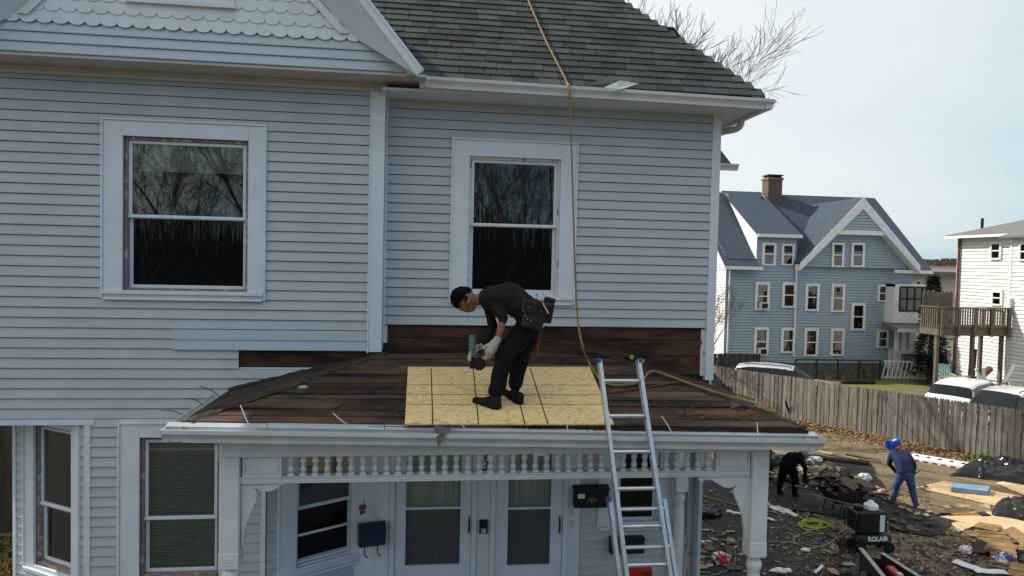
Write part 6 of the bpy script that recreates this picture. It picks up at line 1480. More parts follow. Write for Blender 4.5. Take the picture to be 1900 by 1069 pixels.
def slope_piece(x0, x1, y0, z0): mb.hexa([(x0, y0, z0 - th), (x1, y0, z0 - th), (x1, ridge_y, zr - th), (x0, ridge_y, zr - th)], [(x0, y0, z0), (x1, y0, z0), (x1, ridge_y, zr), (x0, ridge_y, zr)])
slope_piece(xl, dxa, YB - ov, sl_z); slope_piece(dxa, gxb0, YB + .3, ze + (zr - ze) / 5 * .3); slope_piece(gxb0, xr, YB - ov, sl_z)
mb.hexa([(xl, YB + 10 + ov, sl_z - th), (xr, YB + 10 + ov, sl_z - th), (xr, ridge_y, zr - th), (xl, ridge_y, zr - th)], [(xl, YB + 10 + ov, sl_z), (xr, YB + 10 + ov, sl_z), (xr, ridge_y, zr), (xl, ridge_y, zr)])
roofb = mb.build('roof', M['blueshingle'], bh)
mb = MB(); mb.box(xl, FBH.hit(1408, 482)[0], YB - ov - .1, YB - ov, sl_z - .2, sl_z - .02); mb.box(FBH.hit(1650, 482)[0], xr, YB - ov - .1, YB - ov, sl_z - .2, sl_z - .02); mb.build('gutter', M['farpaint'], bh)
mb = MB()
for y1_ in (YB - ov,): mb.hexa([(xl - .03, y1_, sl_z - .3), (xl + .02, y1_, sl_z - .3), (xl + .02, ridge_y, zr - .3), (xl - .03, ridge_y, zr - .3)], [(xl - .03, y1_, sl_z + .01), (xl + .02, y1_, sl_z + .01), (xl + .02, ridge_y, zr + .01), (xl - .03, ridge_y, zr + .01)])
mb.build('rake_board', M['farpaint'], bh)
# chimney with brick courses and a cap
c0 = onY(1420, 350, ridge_y - .3); c1 = onY(1446, 330, ridge_y - .3); zc0, zc1 = zr - 1.0, onY(1433, 326, ridge_y - .3).z
ch = holder('chimney', bh); mb = MB(); z = zc0; k = 0
while z < zc1 - .2:
    j = .012 * (k % 2); mb.box(c0.x - j, c1.x + j, ridge_y - .7 - j, ridge_y + .1 + j, z, z + .085); z += .09; k += 1
mb.build('brickwork', M['brick'], ch)
mb = MB(); mb.box(c0.x - .06, c1.x + .06, ridge_y - .76, ridge_y + .16, zc1 - .3, zc1 - .18); mb.build('corbel', M['brick'], ch)
mb = MB(); mb.box(c0.x + .05, c0.x + .15, ridge_y - .7, ridge_y, zc1 - .18, zc1 - .05); mb.box(c1.x - .15, c1.x - .05, ridge_y - .7, ridge_y, zc1 - .18, zc1 - .05); mb.box(c0.x - .04, c1.x + .04, ridge_y - .76, ridge_y + .1, zc1 - .05, zc1 + .02); mb.build('cap', M['dullblack'], ch)
p = onY(1413, 376, ridge_y - 1.2); mb = MB(); mb.tube([p + V((0, 0, -.6)), p + V((0, 0, .35))], .06, 8); mb.build('vent_pipe', M['black'], bh)
# wall dormer on the left
dx0, dx1 = FBH.hit(1404, 460)[0], FBH.hit(1478, 460)[0]; dzt = FBH.hit(1440, 437)[1]
lap(((dx0, YB), (dx1, YB)), ze, dzt, .16, (0, -1, 0), M['bluehouse'], 'dormer_wall', bh)
for xq in (dx0, dx1): MB().face([(xq, YB, ze), (xq, YB, dzt), (xq, ridge_y - .6, zr - .05), (xq, YB + .4, ze + .3)]).build('dormer_cheek', M['whitehouse'], bh)  # sunlight on the left cheek put in as white, same on both
mb = MB(); mb.hexa([(dx0 - .12, YB - .3, dzt - .05), (dx1 + .12, YB - .3, dzt - .05), (dx1 + .12, ridge_y - .3, zr), (dx0 - .12, ridge_y - .3, zr)], [(dx0 - .12, YB - .3, dzt + .05), (dx1 + .12, YB - .3, dzt + .05), (dx1 + .12, ridge_y - .3, zr + .08), (dx0 - .12, ridge_y - .3, zr + .08)]); mb.build('dormer_roof', M['blueshingle'], bh)
mb = MB(); mb.box(dx0 - .12, dx1 + .12, YB - .4, YB - .3, dzt - .12, dzt + .06); mb.build('dormer_gutter', M['farpaint'], bh)
# front cross gable
YC = YB - .25; FC = Frame((0, YC), (1, 0), (0, -1)); gp = lambda x, y: (FC.hit(x, y)[0], FC.hit(x, y)[1])
gxl, gzl = gp(1480, 487); gxr, gzr = gp(1690, 489); gxa, gza = gp(1582, 371); gz = (gzl + gzr) / 2
gs = (gza - gz) / ((gxr - gxl) / 2); gxa = (gxl + gxr) / 2
mb = MB(); wr_ = (gxr - gxl) / 2
lap(((gxl + .25, YC + .02), (gxr - .25, YC + .02)), FC.hit(1570, 497)[1], gza - .35, .16, (0, -1, 0), M['bluehouse'], 'gable_wall', bh, clip=lambda z: (max(0, (z - gz) / gs / (2 * wr_ - .5)), min(1, 1 - (z - gz) / gs / (2 * wr_ - .5))))
YF = YC - .55
for s_ in (-1, 1):
    xo = gxa + s_ * (wr_ + .15); zo = gz - .15 * gs
    mb = MB(); mb.hexa([(gxa, YF, gza), (xo, YF, zo), (xo, ridge_y, zo), (gxa, ridge_y, gza)], [(gxa, YF, gza + .12), (xo, YF, zo + .12), (xo, ridge_y, zo + .12), (gxa, ridge_y, gza + .12)]); mb.build('gable_roof', M['blueshingle'], bh)
    mb = MB(); w_ = .42; mb.hexa([(gxa, YF - .05, gza - w_ * 1.3), (xo, YF - .05, zo - w_ * .8), (xo, YC, zo - w_ * .8), (gxa, YC, gza - w_ * 1.3)], [(gxa, YF - .05, gza + .10), (xo, YF - .05, zo + .10), (xo, YC, zo - .02), (gxa, YC, gza - .02)]); mb.build('rake_board', M['farpaint'], bh)
za = FC.hit(1582, 428)[1]; hw = (gza - za) / gs
mb = MB(); mb.hexa([(gxa - hw, YF + .02, za - .25), (gxa + hw, YF + .02, za - .25), (gxa + hw, YC, za - .25), (gxa - hw, YC, za - .25)], [(gxa - hw, YF + .02, za), (gxa + hw, YF + .02, za), (gxa + hw, YC, za), (gxa - hw, YC, za)]); mb.build('collar_soffit', M['farpaint'], bh)
lap(((gxa - hw, YF + .04), (gxa + hw, YF + .04)), za, gza - .3, .16, (0, -1, 0), M['bluehouse'], 'gable_peak', bh, clip=lambda z: ((z - za) / gs / (2 * hw) + .02, 1 - (z - za) / gs / (2 * hw) - .02))
wins = [(1414, 450, 1438, 493, .6, 0), (1450, 452, 1472, 493, .2, 0), (1401, 523, 1426, 576, .7, 1), (1451, 524, 1475, 571, .5, 0), (1494, 526, 1518, 577, .0, 0), (1542, 527, 1565, 579, .6, 0), (1628, 528, 1647, 560, .0, 0), (1579, 562, 1603, 613, .5, 0),
        (1399, 607, 1424, 660, .6, 1), (1449, 608, 1473, 655, .5, 0), (1492, 609, 1516, 661, 1.0, 0), (1541, 609, 1564, 660, .55, 0), (1627, 612, 1646, 645, 0, 0)]
for x0, y0, x1, y1, dr, ac in wins: far_window(FBH, x0, y0, x1, y1, bh, dr, ac)
for x0, y0, x1, y1, dr in ((1543, 450, 1564, 496, .5), (1579, 450, 1602, 496, .6)): far_window(FC, x0, y0, x1, y1, bh, dr)
a, z_ = FBH.hit(1478, 490); mb = MB(); zt_ = FBH.hit(1482, 486)[1]; mb.tube([FBH.p(a + .25, .45, zt_), FBH.p(a - .05, .12, zt_ - .5), FBH.p(a - .02, .1, 1.0)], .055, 8); mb.build('downspout', M['farpaint'], bh)
mb = MB(); a = FBH.hit(1350, 600)[0]; mb.tube([FBH.p(a, .08, ze - .1), FBH.p(a, .08, .8)], .05, 8); mb.build('downspout', M['farpaint'], bh)
# enclosed porch on the right side
YS = YB - .9; FS = Frame((0, YS), (1, 0), (0, -1)); s0, s1 = FS.hit(1660, 560)[0], FS.hit(1738, 560)[0]
zt2, zb2 = FS.hit(1690, 528)[1], FS.hit(1690, 600)[1]; w0, w1 = FS.hit(1690, 533)[1], FS.hit(1690, 577)[1]
mb = MB(); mb.box(s0, s1, YS, YS + 2.5, zb2, w1); mb.box(s0, s0 + .3, YS + .002, YS + 2.5, w1, zt2); mb.box(s0, s1, YS, YS + 2.5, w0, zt2); mb.build('sunporch_wall', M['farpaint'], bh)
mb = MB(); mb.box(s0 + .35, s1, YS + .5, YS + .52, w1, w0); mb.build('sunporch_reflection', M['cream'], bh)  # cream panel stands in for the reflection in the panes
sp_ = holder('sunporch_window', bh); n = 5
for k in range(n + 1): x = s0 + .3 + (s1 - s0 - .3) * k / n; mb = MB(); mb.box(x - .05, x + .05, YS - .02, YS + .04, w1, w0); mb.build('mullion', M['dullblack'], sp_)
for z in (w1, (w0 + w1) / 2, w0): mb = MB(); mb.box(s0 + .3, s1, YS - .03, YS + .05, z - .05, z + .05); mb.build('mullion', M['dullblack'], sp_)
mb = MB(); mb.box(s0 + .3, s1, YS + .0, YS + .01, w1, w0); mb.build('pane', M['farpane'], sp_)
mb = MB(); q0, q1 = FS.hit(1646, 601)[0], FS.hit(1745, 601)[0]; mb.hexa([(q0, YS - .9, zb2 - .35), (q1, YS - .9, zb2 - .35), (q1, YS + .5, zb2 - .3), (q0, YS + .5, zb2 - .3)], [(q0, YS - .9, zb2 - .2), (q1, YS - .9, zb2 - .2), (q1, YS + .5, zb2 + .02), (q0, YS + .5, zb2 + .02)]); mb.build('porch_roof', M['greyroof'], bh)
mb = MB(); mb.box(q0, q1, YS - .95, YS - .88, zb2 - .42, zb2 - .22); mb.build('porch_fascia', M['farpaint'], bh)
mb = MB(); mb.box(s0, s1, YS + 1.6, YS + 1.7, .5, zb2 - .4); mb.build('porch_back_wall', M['cream'], bh)
for px in (1671, 1683, 1718): x = FS.hit(px, 625)[0]; mb = MB(); mb.lathe([(.2, 0), (.2, .1), (.15, .15), (.13, 1.6), (.18, 1.7), (.18, 1.8)], (x, YS + .3, zb2 - .4 - 1.8), 12); mb.build('porch_column', M['farpaint'], bh, smooth=True)
mb = MB(); mb.box(s0, s1, YS + .1, YS + .5, .4, zb2 - 2.2); mb.build('porch_wall', M['cream'], bh)
rlz = FS.hit(1690, 656)[1]
for k in range(26): x = q0 + .3 + (q1 - q0 - .3) * k / 26; mb = MB(); mb.box(x, x + .05, YS - .95, YS - .9, .5, rlz); mb.build('porch_baluster', M['dullblack'], bh)
mb = MB(); mb.box(q0 + .3, q1, YS - .97, YS - .88, rlz, rlz + .08); mb.build('porch_rail', M['dullblack'], bh)
# flat-roofed piece behind and the cream house farther back
Yc = 58; FCr = Frame((0, Yc), (1, 0), (0, -1)); cr0, cr1 = FCr.hit(1680, 560)[0], FCr.hit(1790, 560)[0]; zc_ = FCr.hit(1720, 506)[1]
crh = thing('cream_house', 'cream clapboard house glimpsed between the blue house and the white house', 'house', ((cr0 + cr1) / 2, Yc, 0))
lap(((cr0, Yc), (cr1, Yc)), 0, zc_, .15, (0, -1, 0), M['cream'], 'front_wall', crh)
mb = MB(); mb.hexa([(cr0 - .8, Yc - 1, zc_ - .2), (cr1 + .5, Yc - 1, zc_ - .2), (cr1 + .5, Yc + 9, zc_), (cr0 - .8, Yc + 9, zc_)], [(cr0 - .8, Yc - 1, zc_ + .1), (cr1 + .5, Yc - 1, zc_ + .1), (cr1 + .5, Yc + 3, zc_ + .4), (cr0 - .8, Yc + 3, zc_ + .4)]); mb.build('roof', M['greyroof'], crh)
for x0, y0, x1, y1 in ((1697, 520, 1708, 545), (1722, 520, 1735, 545)): far_window(FCr, x0, y0, x1, y1, crh, .3)

# ---- white house on the right; its long wall faces left into the sun
XW_ = onZ(1768, 717).x; cy0 = onZ(1768, 717).y
FW = Frame((XW_, 0), (0, -1), (-1, 0))
def wy(px, py=600): return onX(px, py, XW_).y
yN = wy(1870); XN = XW_ - .75; yN2 = onX(1871, 600, XN).y
wzt = onX(1768, 441, XW_).z
wh = thing('white_house', 'white clapboard house with raised wooden deck at the right edge', 'house', (XW_, cy0 - 2, 0))
lap(((XW_, cy0), (XW_, yN2 - .2)), 0, wzt, .17, (-1, 0, 0), M['whitehouse'], 'side_wall', wh)
lap(((XN, yN2), (XN, yN2 - 9)), 0, wzt - .12, .17, (-1, 0, 0), M['whitehouse'], 'side_wall', wh)
mb = MB(); mb.box(XN + .01, XW_ + .5, yN2 - .05, yN2 + .0, 0, wzt - .12); mb.box(XW_ + .05, XW_ + 9, cy0 - .05, cy0, 0, wzt); mb.box(XN + .05, XW_ + 9, yN2 - 9, yN2 - 8.9, 0, wzt - .12); mb.build('end_wall', M['whitehouse'], wh)
mb = MB(); mb.box(XN - .05, XN + .12, yN2 - .06, yN2 + .06, 0, wzt - .12); mb.build('corner_board', M['farpaint'], wh)
mb = MB(); mb.box(XW_ - .06, XW_ + .06, cy0 - .1, cy0 + .04, 0, wzt); mb.build('corner_board', M['farpaint'], wh)
mb = MB(); rx = XW_ + 3.6; rz_ = wzt + 1.15
mb.hexa([(XW_ - .45, cy0 + .4, wzt - .02), (XW_ - .45, yN2 - 9, wzt - .02), (rx, yN2 - 9, rz_), (rx, cy0 - 2.2, rz_)], [(XW_ - .45, cy0 + .4, wzt + .1), (XW_ - .45, yN2 - 9, wzt + .1), (rx, yN2 - 9, rz_ + .1), (rx, cy0 - 2.2, rz_ + .1)])
mb.hexa([(XN - .4, yN2 + .35, wzt - .2), (XN - .4, yN2 - 9, wzt - .2), (XW_ + .6, yN2 - 9, wzt + .3), (XW_ + .6, yN2 + .35, wzt + .3)], [(XN - .4, yN2 + .35, wzt - .12), (XN - .4, yN2 - 9, wzt - .12), (XW_ + .6, yN2 - 9, wzt + .42), (XW_ + .6, yN2 + .35, wzt + .42)])
mb.build('roof', M['greyroof'], wh)
mb = MB(); mb.box(XW_ - .55, XW_ - .45, yN2, cy0 + .4, wzt - .08, wzt + .05); mb.build('gutter', M['farpaint'], wh)
p = V((XW_ + .9, wy(1822) + .6, wzt + .1)); p = onX(1822, 425, XW_ + 1.0); mb = MB(); mb.tube([p - V((0, 0, .2)), p + V((0, 0, .55))], .07, 8); mb.build('vent_pipe', M['black'], wh)
mb = MB(); mb.tube([V((XW_ - .12, cy0 - .15, wzt - .1)), V((XW_ - .12, cy0 - .15, .2))], .06, 8); mb.build('downspout', M['maroon'], wh)
for x0, y0, x1, y1 in ((1840, 449, 1860, 482), (1842, 538, 1862, 568)): far_window(FW, x0, y0, x1, y1, wh, .4)
FWN = Frame((XN, 0), (0, -1), (-1, 0)); far_window(FWN, 1894, 450, 1912, 484, wh, .4)
p = onX(1871, 566, XN); mb = MB(); mb.box(XN - .2, XN, p.y - .3, p.y + .05, p.z - .3, p.z + .3); mb.build('meter_box', M['alu'], wh)
# deck
M['deckwood'] = pm('weathered_deck', (.15, .125, .092), .9, (.095, .08, .058), 8, stretch=(1, 1, .3), bump=.3)
Yd0 = onX(1872, 600, XN).y - .1; FK = Frame((0, Yd0), (1, 0), (0, -1)); k0 = FK.hit(1742, 600)[0]; k1 = XN - .02
zf = FK.hit(1800, 606)[1]; zrl = FK.hit(1800, 572)[1]
dk = thing('deck', 'raised weathered wooden deck with baluster railing on the white house', 'deck', ((k0 + k1) / 2, Yd0, 0))
Yd1 = Yd0 + 1.15
n = 9
for k in range(n): y = Yd0 + (Yd1 - Yd0) * k / n; mb = MB(); mb.box(k0, XW_ - .03, y, y + (Yd1 - Yd0) / n - .012, zf - .04, zf); mb.build('deck_board', M['deckwood'], dk)
mb = MB(); mb.box(k0, k1, Yd0 - .06, Yd0 - .003, zf - .42, zf + .02); mb.box(k0 - .05, k0 - .003, Yd0 - .06, Yd1, zf - .42, zf + .02); mb.build('rim_board', M['deckwood'], dk)
nb2 = 28
for k in range(nb2): x = k0 + .08 + (k1 - k0 - .1) * k / nb2; mb = MB(); mb.box(x, x + .06, Yd0 - .10, Yd0 - .065, zf - .1, zrl); mb.build('baluster', M['deckwood'], dk)
nb3 = 8
for k in range(nb3): y = Yd0 + (Yd1 - Yd0) * k / nb3; mb = MB(); mb.box(k0 - .09, k0 - .055, y, y + .06, zf - .1, zrl); mb.build('baluster', M['deckwood'], dk)
mb = MB(); mb.box(k0 - .1, k1, Yd0 - .14, Yd0 - .0, zrl, zrl + .05); mb.box(k0 - .14, k0 - .0, Yd0, Yd1, zrl + .001, zrl + .05); mb.build('hand_rail', M['deckwood'], dk)
for px in (1744, 1775, 1805, 1836, 1868): x = FK.hit(px, 590)[0]; mb = MB(); mb.box(x - .07, x + .07, Yd0 - .2, Yd0 - .145, zf - .45, zrl + .02); mb.build('rail_post', M['deckwood'], dk)
for px in (1745, 1811, 1865): x = FK.hit(px, 600)[0]; mb = MB(); mb.box(x - .07, x + .07, Yd0 + .1, Yd0 + .24, 0, zf - .05); mb.build('support_post', M['deckwood'], dk)
for x in (k0 + 2.9,): mb = MB(); mb.box(x - .07, x + .07, Yd1 - .3, Yd1 - .16, 0, zf - .05); mb.build('support_post', M['deckwood'], dk)
zs_ = onY(1745, 537, Yd1).z
for k in range(7): x = k0 + .05 + k * .22; mb = MB(); zz = zs_ - random.uniform(0, .12); mb.prism([(x, Yd1, zf), (x + .2, Yd1, zf), (x + .2, Yd1, zz - .1), (x + .1, Yd1, zz), (x, Yd1, zz - .1)], (0, .03, 0)); mb.build('screen_picket', M['deckwood'], dk)
# table on the deck
tb = onY(1842, 590, Yd0 + .6); dt = thing('deck_table', 'small wooden table standing on the raised deck behind its railing', 'table', (tb.x, Yd0 + .6, zf)); T = lambda x, y, z: V((tb.x + x, Yd0 + .6 + y, zf + z))
mb = MB(); mb.obox(T(0, 0, .72), (.8, 0, 0), (0, .3, 0), (0, 0, .03)); mb.build('table_top', M['plyold'], dt)
for x in (-.7, .7):
    for y in (-.22, .22): mb = MB(); mb.obox(T(x, y, .345), (.04, 0, 0), (0, .04, 0), (0, 0, .345)); mb.build('leg', M['plyold'], dt)

# ---- garden furniture under the deck
def slat_chair(name, loc, rz, mat, label, s=1.0, adk=False):
    t = thing(name, label, 'chair', loc, 'garden chairs', rz); B = lambda nm, *a: MB().box(*[v * s for v in a]).build(nm, mat, t, local=True, bev=.008)
    for x in (-.28, .24):
        B('leg', x, x + .05, -.28, -.22, 0, .62 if adk else .42); B('leg', x, x + .05, .22, .28, 0, .60 if adk else .4)
    for k in range(5): B('seat_slat', -.28, .28, -.28 + k * .11, -.19 + k * .11, .40, .43)
    for k in range(6):
        x = -.28 + k * .095; MB().hexa([V((x, .26, .4)) * s, V((x + .075, .26, .4)) * s, V((x + .075, .29, .4)) * s, V((x, .29, .4)) * s], [V((x, .42, 1.0)) * s, V((x + .075, .42, 1.0)) * s, V((x + .075, .45, 1.0)) * s, V((x, .45, 1.0)) * s]).build('back_slat', mat, t, local=True)
    for x in (-.36, .26): B('armrest', x, x + .1, -.32, .36, .62, .65)
    B('back_rail', -.3, .32, .41, .47, .96, 1.03)
    return t
M['teal'] = pm('pale_teal_plastic', (.30, .50, .52), .5)
p = onZ(1753, 721); slat_chair('adirondack_chair', (p.x, p.y, 0), R(-25), M['teal'], 'pale teal slatted garden chair beside the deck post', 1.15, True)
p = onZ(1842, 744); slat_chair('garden_chair', (p.x, p.y, 0), R(25), M['whitealu'], 'white slat back garden chair under the deck', 1.4)
p = onZ(1781, 727); tt = thing('garden_table', 'low brown wooden garden table beside the teal chair', 'table', (p.x, p.y, 0)); T = lambda x, y, z: V((p.x + x, p.y + y, z))
M['redwood'] = pm('brown_stain', (.20, .09, .05), .7)
for k in range(6): mb = MB(); mb.obox(T(0, -.35 + k * .14, .70), (.85, 0, 0), (0, .06, 0), (0, 0, .025)); mb.build('top_slat', M['plyold'], tt)
for x in (-.7, -.15, .7):
    for y in (-.28, .28): mb = MB(); mb.obox(T(x, y, .335), (.05, 0, 0), (0, .05, 0), (0, 0, .335)); mb.build('leg', M['redwood'], tt)
# heap of white furniture frames
p = onZ(1892, 758); wf = thing('furniture_frame', 'stacked white outdoor bed frame tipped on its side behind the parked cars', 'furniture', (p.x, p.y, 0)); T = lambda x, y, z: V((p.x + x, p.y + y, z))
for k in range(6): mb = MB(); f = k / 5; mb.bar(T(-1.1 + f * .9, .3, .3 + f * 1.55), T(1.0 + f * .3, .0, .3 + f * 1.5), .09, .05); mb.build('slat', M['whitealu'], wf)
for x, dx in ((-1.1, .9), (-.2, .75), (1.0, .3)): mb = MB(); mb.bar(T(x, .35, .02), T(x + dx, .2, 1.9), .10, .10); mb.build('upright', M['whitealu'], wf)
mb = MB(); mb.hexa([T(-.5, -.4, .02), T(1.2, -.4, .02), T(1.2, .0, .02), T(-.5, 0, .02)], [T(-.5, -.4, .75), T(1.2, -.4, .6), T(1.2, .0, .7), T(-.5, 0, .9)]); mb.build('panel', M['whitealu'], wf, bev=.03)
p = onZ(1812, 738); lg = thing('timber_log', 'brown timber propped under the deck behind the white chair', 'timber', (p.x, p.y, 0)); mb = MB(); mb.tube([V((p.x - .9, p.y, .12)), V((p.x + .9, p.y + .3, 1.35))], .16, 10); mb.build('beam', M['redwood'], lg)
mb = MB(); mb.bar(V((p.x - .2, p.y + .2, 0)), V((p.x - .1, p.y + .2, 2.3)), .22, .2); mb.build('prop', M['dullblack'], lg)
# white picket panels, ladder-like frames and posts at the end of the lawn
a, b = onZ(1640, 704), onZ(1738, 707); pf = thing('picket_fence', 'low row of white picket panels along the end of the lawn', 'fence', a.lerp(b, .5)); d = b - a
for k in range(13): c = a + d * (k / 12); mb = MB(); mb.bar(c + V((-.12, 0, .05)), c + V((.1, 0, 1.05)), .06, .03, up=(0, 1, 0)); mb.build('picket', M['whitealu'], pf)
for z in (.12, 1.0): mb = MB(); mb.bar(a + V((0, .03, z)), b + V((0, .03, z)), .03, .08); mb.build('fence_rail', M['whitealu'], pf)
mb = MB(); e_ = a.lerp(b, .55); mb.hexa([e_ + V((0, .06, .1)), b + V((0, .06, .1)), b + V((0, .1, .1)), e_ + V((0, .1, .1))], [e_ + V((0, .06, 1.02)), b + V((0, .06, .95)), b + V((0, .1, .95)), e_ + V((0, .1, 1.02))]); mb.build('panel', M['cream'], pf)
a, b = onZ(1648, 699), onZ(1730, 701); pf = thing('picket_fence', 'thin grey picket fence in front of the blue house side porch', 'fence', a.lerp(b, .5))
for k in range(22): c = a.lerp(b, k / 21); mb = MB(); mb.box(c.x - .035, c.x + .035, c.y - .01, c.y + .01, 0, 1.55); mb.build('picket', M['alu'], pf)
for z in (.4, 1.3): mb = MB(); mb.bar(a + V((0, .03, z)), b + V((0, .03, z)), .03, .07); mb.build('fence_rail', M['alu'], pf)
for px, lab in ((1729, 'white square post left of the deck support'), (1756, 'white square post behind the teal chair')):
    c = onZ(px, 712); o = MB().box(c.x - .1, c.x + .1, c.y - .1, c.y + .1, 0, onY(px, 652, c.y).z).box(c.x - .12, c.x + .12, c.y - .12, c.y + .12, onY(px, 652, c.y).z + .001, onY(px, 650, c.y).z); tag(o.build('white_post', M['farpaint']), lab, 'post', 'white posts by the deck')
# chain-link fence in front of the blue house
a, b = onZ(1475, 703), onZ(1632, 705); cf = thing('chain_link_fence', 'dark chain link fence overgrown with stems below the blue house windows', 'fence', a.lerp(b, .5)); d = b - a; hz = onY(1550, 667, a.y).z
for k in range(5): c = a + d * (k / 4); mb = MB(); mb.tube([c, c + V((0, 0, hz))], .05, 7); mb.build('fence_post', M['dullblack'], cf)
mb = MB(); mb.tube([a + V((0, 0, hz)), b + V((0, 0, hz))], .03, 6); mb.build('top_rail', M['dullblack'], cf)
mb = MB(); L_ = d.length; n = int(L_ / .22); u = d.normalized()
for k in range(-8, n):
    for s_ in (1, -1):
        x0 = k * .22 if s_ == 1 else k * .22 + hz; x1 = x0 + s_ * hz; z0, z1 = 0, hz
        if x0 < 0: z0 = -x0; x0 = 0
        if x1 > L_: z1 = hz - (x1 - L_); x1 = L_
        if x0 > L_: z0 = x0 - L_; x0 = L_
        if x1 < 0: z1 = hz + x1; x1 = 0
        if z1 > z0: mb.tube([a + u * x0 + V((0, 0, z0)), a + u * x1 + V((0, 0, z1))], .008, 3, cap=False)
mb.build('wire_mesh', M['dullblack'], cf)
mb = MB()
for k in range(70):
    c = a + u * rng.uniform(0, L_) + V((0, -.1, 0)); q_ = [c]
    for j in range(4): q_.append(q_[-1] + V((rng.uniform(-.3, .3), rng.uniform(-.1, .1), rng.uniform(.1, .4))))
    mb.tube(q_, [.014, .012, .009, .006, .003], 4, cap=False)
o = mb.build('vine_stems', M['dullblack'], cf)
p = onZ(1590, 713); o = MB().tube([p + V((-.9, 0, .1)), p + V((0, .1, .13)), p + V((1.0, 0, .1))], [.1, .14, .1], 10).build('fallen_log', M['dullblack']); tag(o, 'dark log lying on the lawn in front of the chain link fence', 'log')

# ============================================================ CARS
def car(name, loc, rz, paint, label, L_=4.5, W_=1.86, Hc=1.66, suv=True, lights=(.3, .01, .01), plate=False, rails=True):
    t = thing(name, label, 'car', loc, 'parked cars', rz); w = W_ / 2; k = L_ / 4.4; h = Hc / 1.66
    #      x, belt, top, cabin half width
    S = [(-2.20, .70, .72, .80), (-2.19, 1.0, 1.03, .80), (-2.13, 1.13, 1.18, .77), (-1.84, 1.14, 1.53, .67), (-1.3, 1.11, 1.64, .67), (-.25, 1.07, 1.66, .68), (.40, 1.04, 1.60, .66), (1.18, 1.0, 1.05, .74), (1.75, .95, .99, .74), (2.08, .82, .86, .72), (2.20, .58, .60, .62)]
    rows = []
    for x, bl, tp_, cw in S:
        e = 1 - .12 * max(0, abs(x) - 1.7) / .5
        rows.append([V((x * k, w * .90 * e, .22)), V((x * k, w * .985 * e, .42)), V((x * k, w * e, bl * h * .72)), V((x * k, w * .965 * e, bl * h)), V((x * k, w * cw * 1.12, max(bl, tp_ - .07) * h)), V((x * k, w * cw, (tp_ - .005) * h)), V((x * k, w * cw * .5, (tp_ + .012) * h)), V((x * k, 0, (tp_ + .018) * h))])
    mb = MB(); mb.use(paint); mb.use(M['carglass']); mb.use(M['black'])
    for s_ in (1, -1):
        for i in range(len(rows) - 1):
            for j in range(7):
                q = [rows[i][j], rows[i + 1][j], rows[i + 1][j + 1], rows[i][j + 1]]; q = [V((p.x, p.y * s_, p.z)) for p in q]
                m_ = paint
                if j == 0: m_ = M['black']
                if j == 3 and 3 <= i <= 6: m_ = M['carglass']
                if j in (4, 5, 6) and i in (2, 6): m_ = M['carglass']
                mb.use(m_); mb.face(q)
    mb.use(M['black']); mb.face([V((x[0].x, x[0].y, .22)) for x in (rows[0], rows[-1])] + [V((x[0].x, -x[0].y, .22)) for x in (rows[-1], rows[0])])
    for r_ in (rows[0], rows[-1]): mb.use(paint); mb.face([V((p.x, p.y, p.z)) for p in r_] + [V((p.x, -p.y, p.z)) for p in r_[::-1][1:]])
    mb.build('body', None, t, local=True, smooth=True, weld=True, flat_ang=R(28))
    for s_ in (1, -1):
        for x in (-.75, .12): mb = MB(); mb.bar(V((x * k - .03, s_ * w * .985, 1.05 * h)), V((x * k - .05, s_ * w * .735, 1.58 * h)), .02, .075, up=(1, 0, 0)); mb.build('pillar', M['black'], t, local=True)
        for x in (-1.35, 1.38):
            wl = holder('wheel', t); WL[wl.name] = V((0, 0, 0)); c = V((x * k, s_ * (w - .10), .34))
            mb = MB(); mb.lathe([(.2, -.1), (.32, -.11), (.345, -.06), (.345, .06), (.32, .11), (.2, .1)], c, 22, axis=(0, 1, 0)); mb.build('tyre', M['black'], wl, local=True, smooth=True)
            mb = MB(); mb.lathe([(.06, -.115), (.21, -.10), (.22, 0), (.21, .10), (.06, .115)], c, 14, axis=(0, 1, 0)); mb.build('rim', M['alu'], wl, local=True)
        mb = MB(); mb.obox(V((.98 * k, s_ * (w + .09), 1.06 * h)), (.05, 0, 0), (0, .10, 0), (0, 0, .07)); mb.build('mirror', M['black'], t, local=True, bev=.02)
        mb = MB(); mb.obox(V((2.06 * k, s_ * w * .66, .76 * h)), (.10, 0, 0), (0, .20, 0), (0, 0, .07)); mb.build('headlight', M['carglass'], t, local=True, bev=.02)
        mb = MB(); mb.hexa([V((-2.14 * k, s_ * w * .45, .90 * h)), V((-2.10 * k, s_ * w * 1.0, .88 * h)), V((-1.8 * k, s_ * w * 1.01, .96 * h)), V((-2.1 * k, s_ * w * .45, .92 * h))], [V((-2.215 * k, s_ * w * .45, 1.0 * h)), V((-2.10 * k, s_ * w * 1.0, 1.06 * h)), V((-1.75 * k, s_ * w * .99, 1.04 * h)), V((-2.1 * k, s_ * w * .45, 1.0 * h))]); mb.build('tail_light', M['taillight'], t, local=True)
        if rails: mb = MB(); mb.tube(spline([V((-1.5 * k, s_ * w * .62, 1.64 * h)), V((-1.3 * k, s_ * w * .62, 1.71 * h)), V((.1 * k, s_ * w * .62, 1.70 * h)), V((.3 * k, s_ * w * .62, 1.63 * h))], 5), .02, 6); mb.build('roof_rail', M['black'], t, local=True)
    if plate: mb = MB(); mb.box(-2.225 * k, -2.205 * k, -.26, .26, .78 * h, .93 * h); mb.build('number_plate', M['plateblue'], t, local=True); mb = MB(); mb.box(-2.235 * k, -2.226 * k, -.2, .2, .83 * h, .88 * h); mb.build('plate_lettering', M['whitealu'], t, local=True)
    mb = MB(); mb.box(-2.235 * k, -2.15 * k, -w * .8, w * .8, .30, .52); mb.build('bumper', M['black'], t, local=True, bev=.03)
    return t
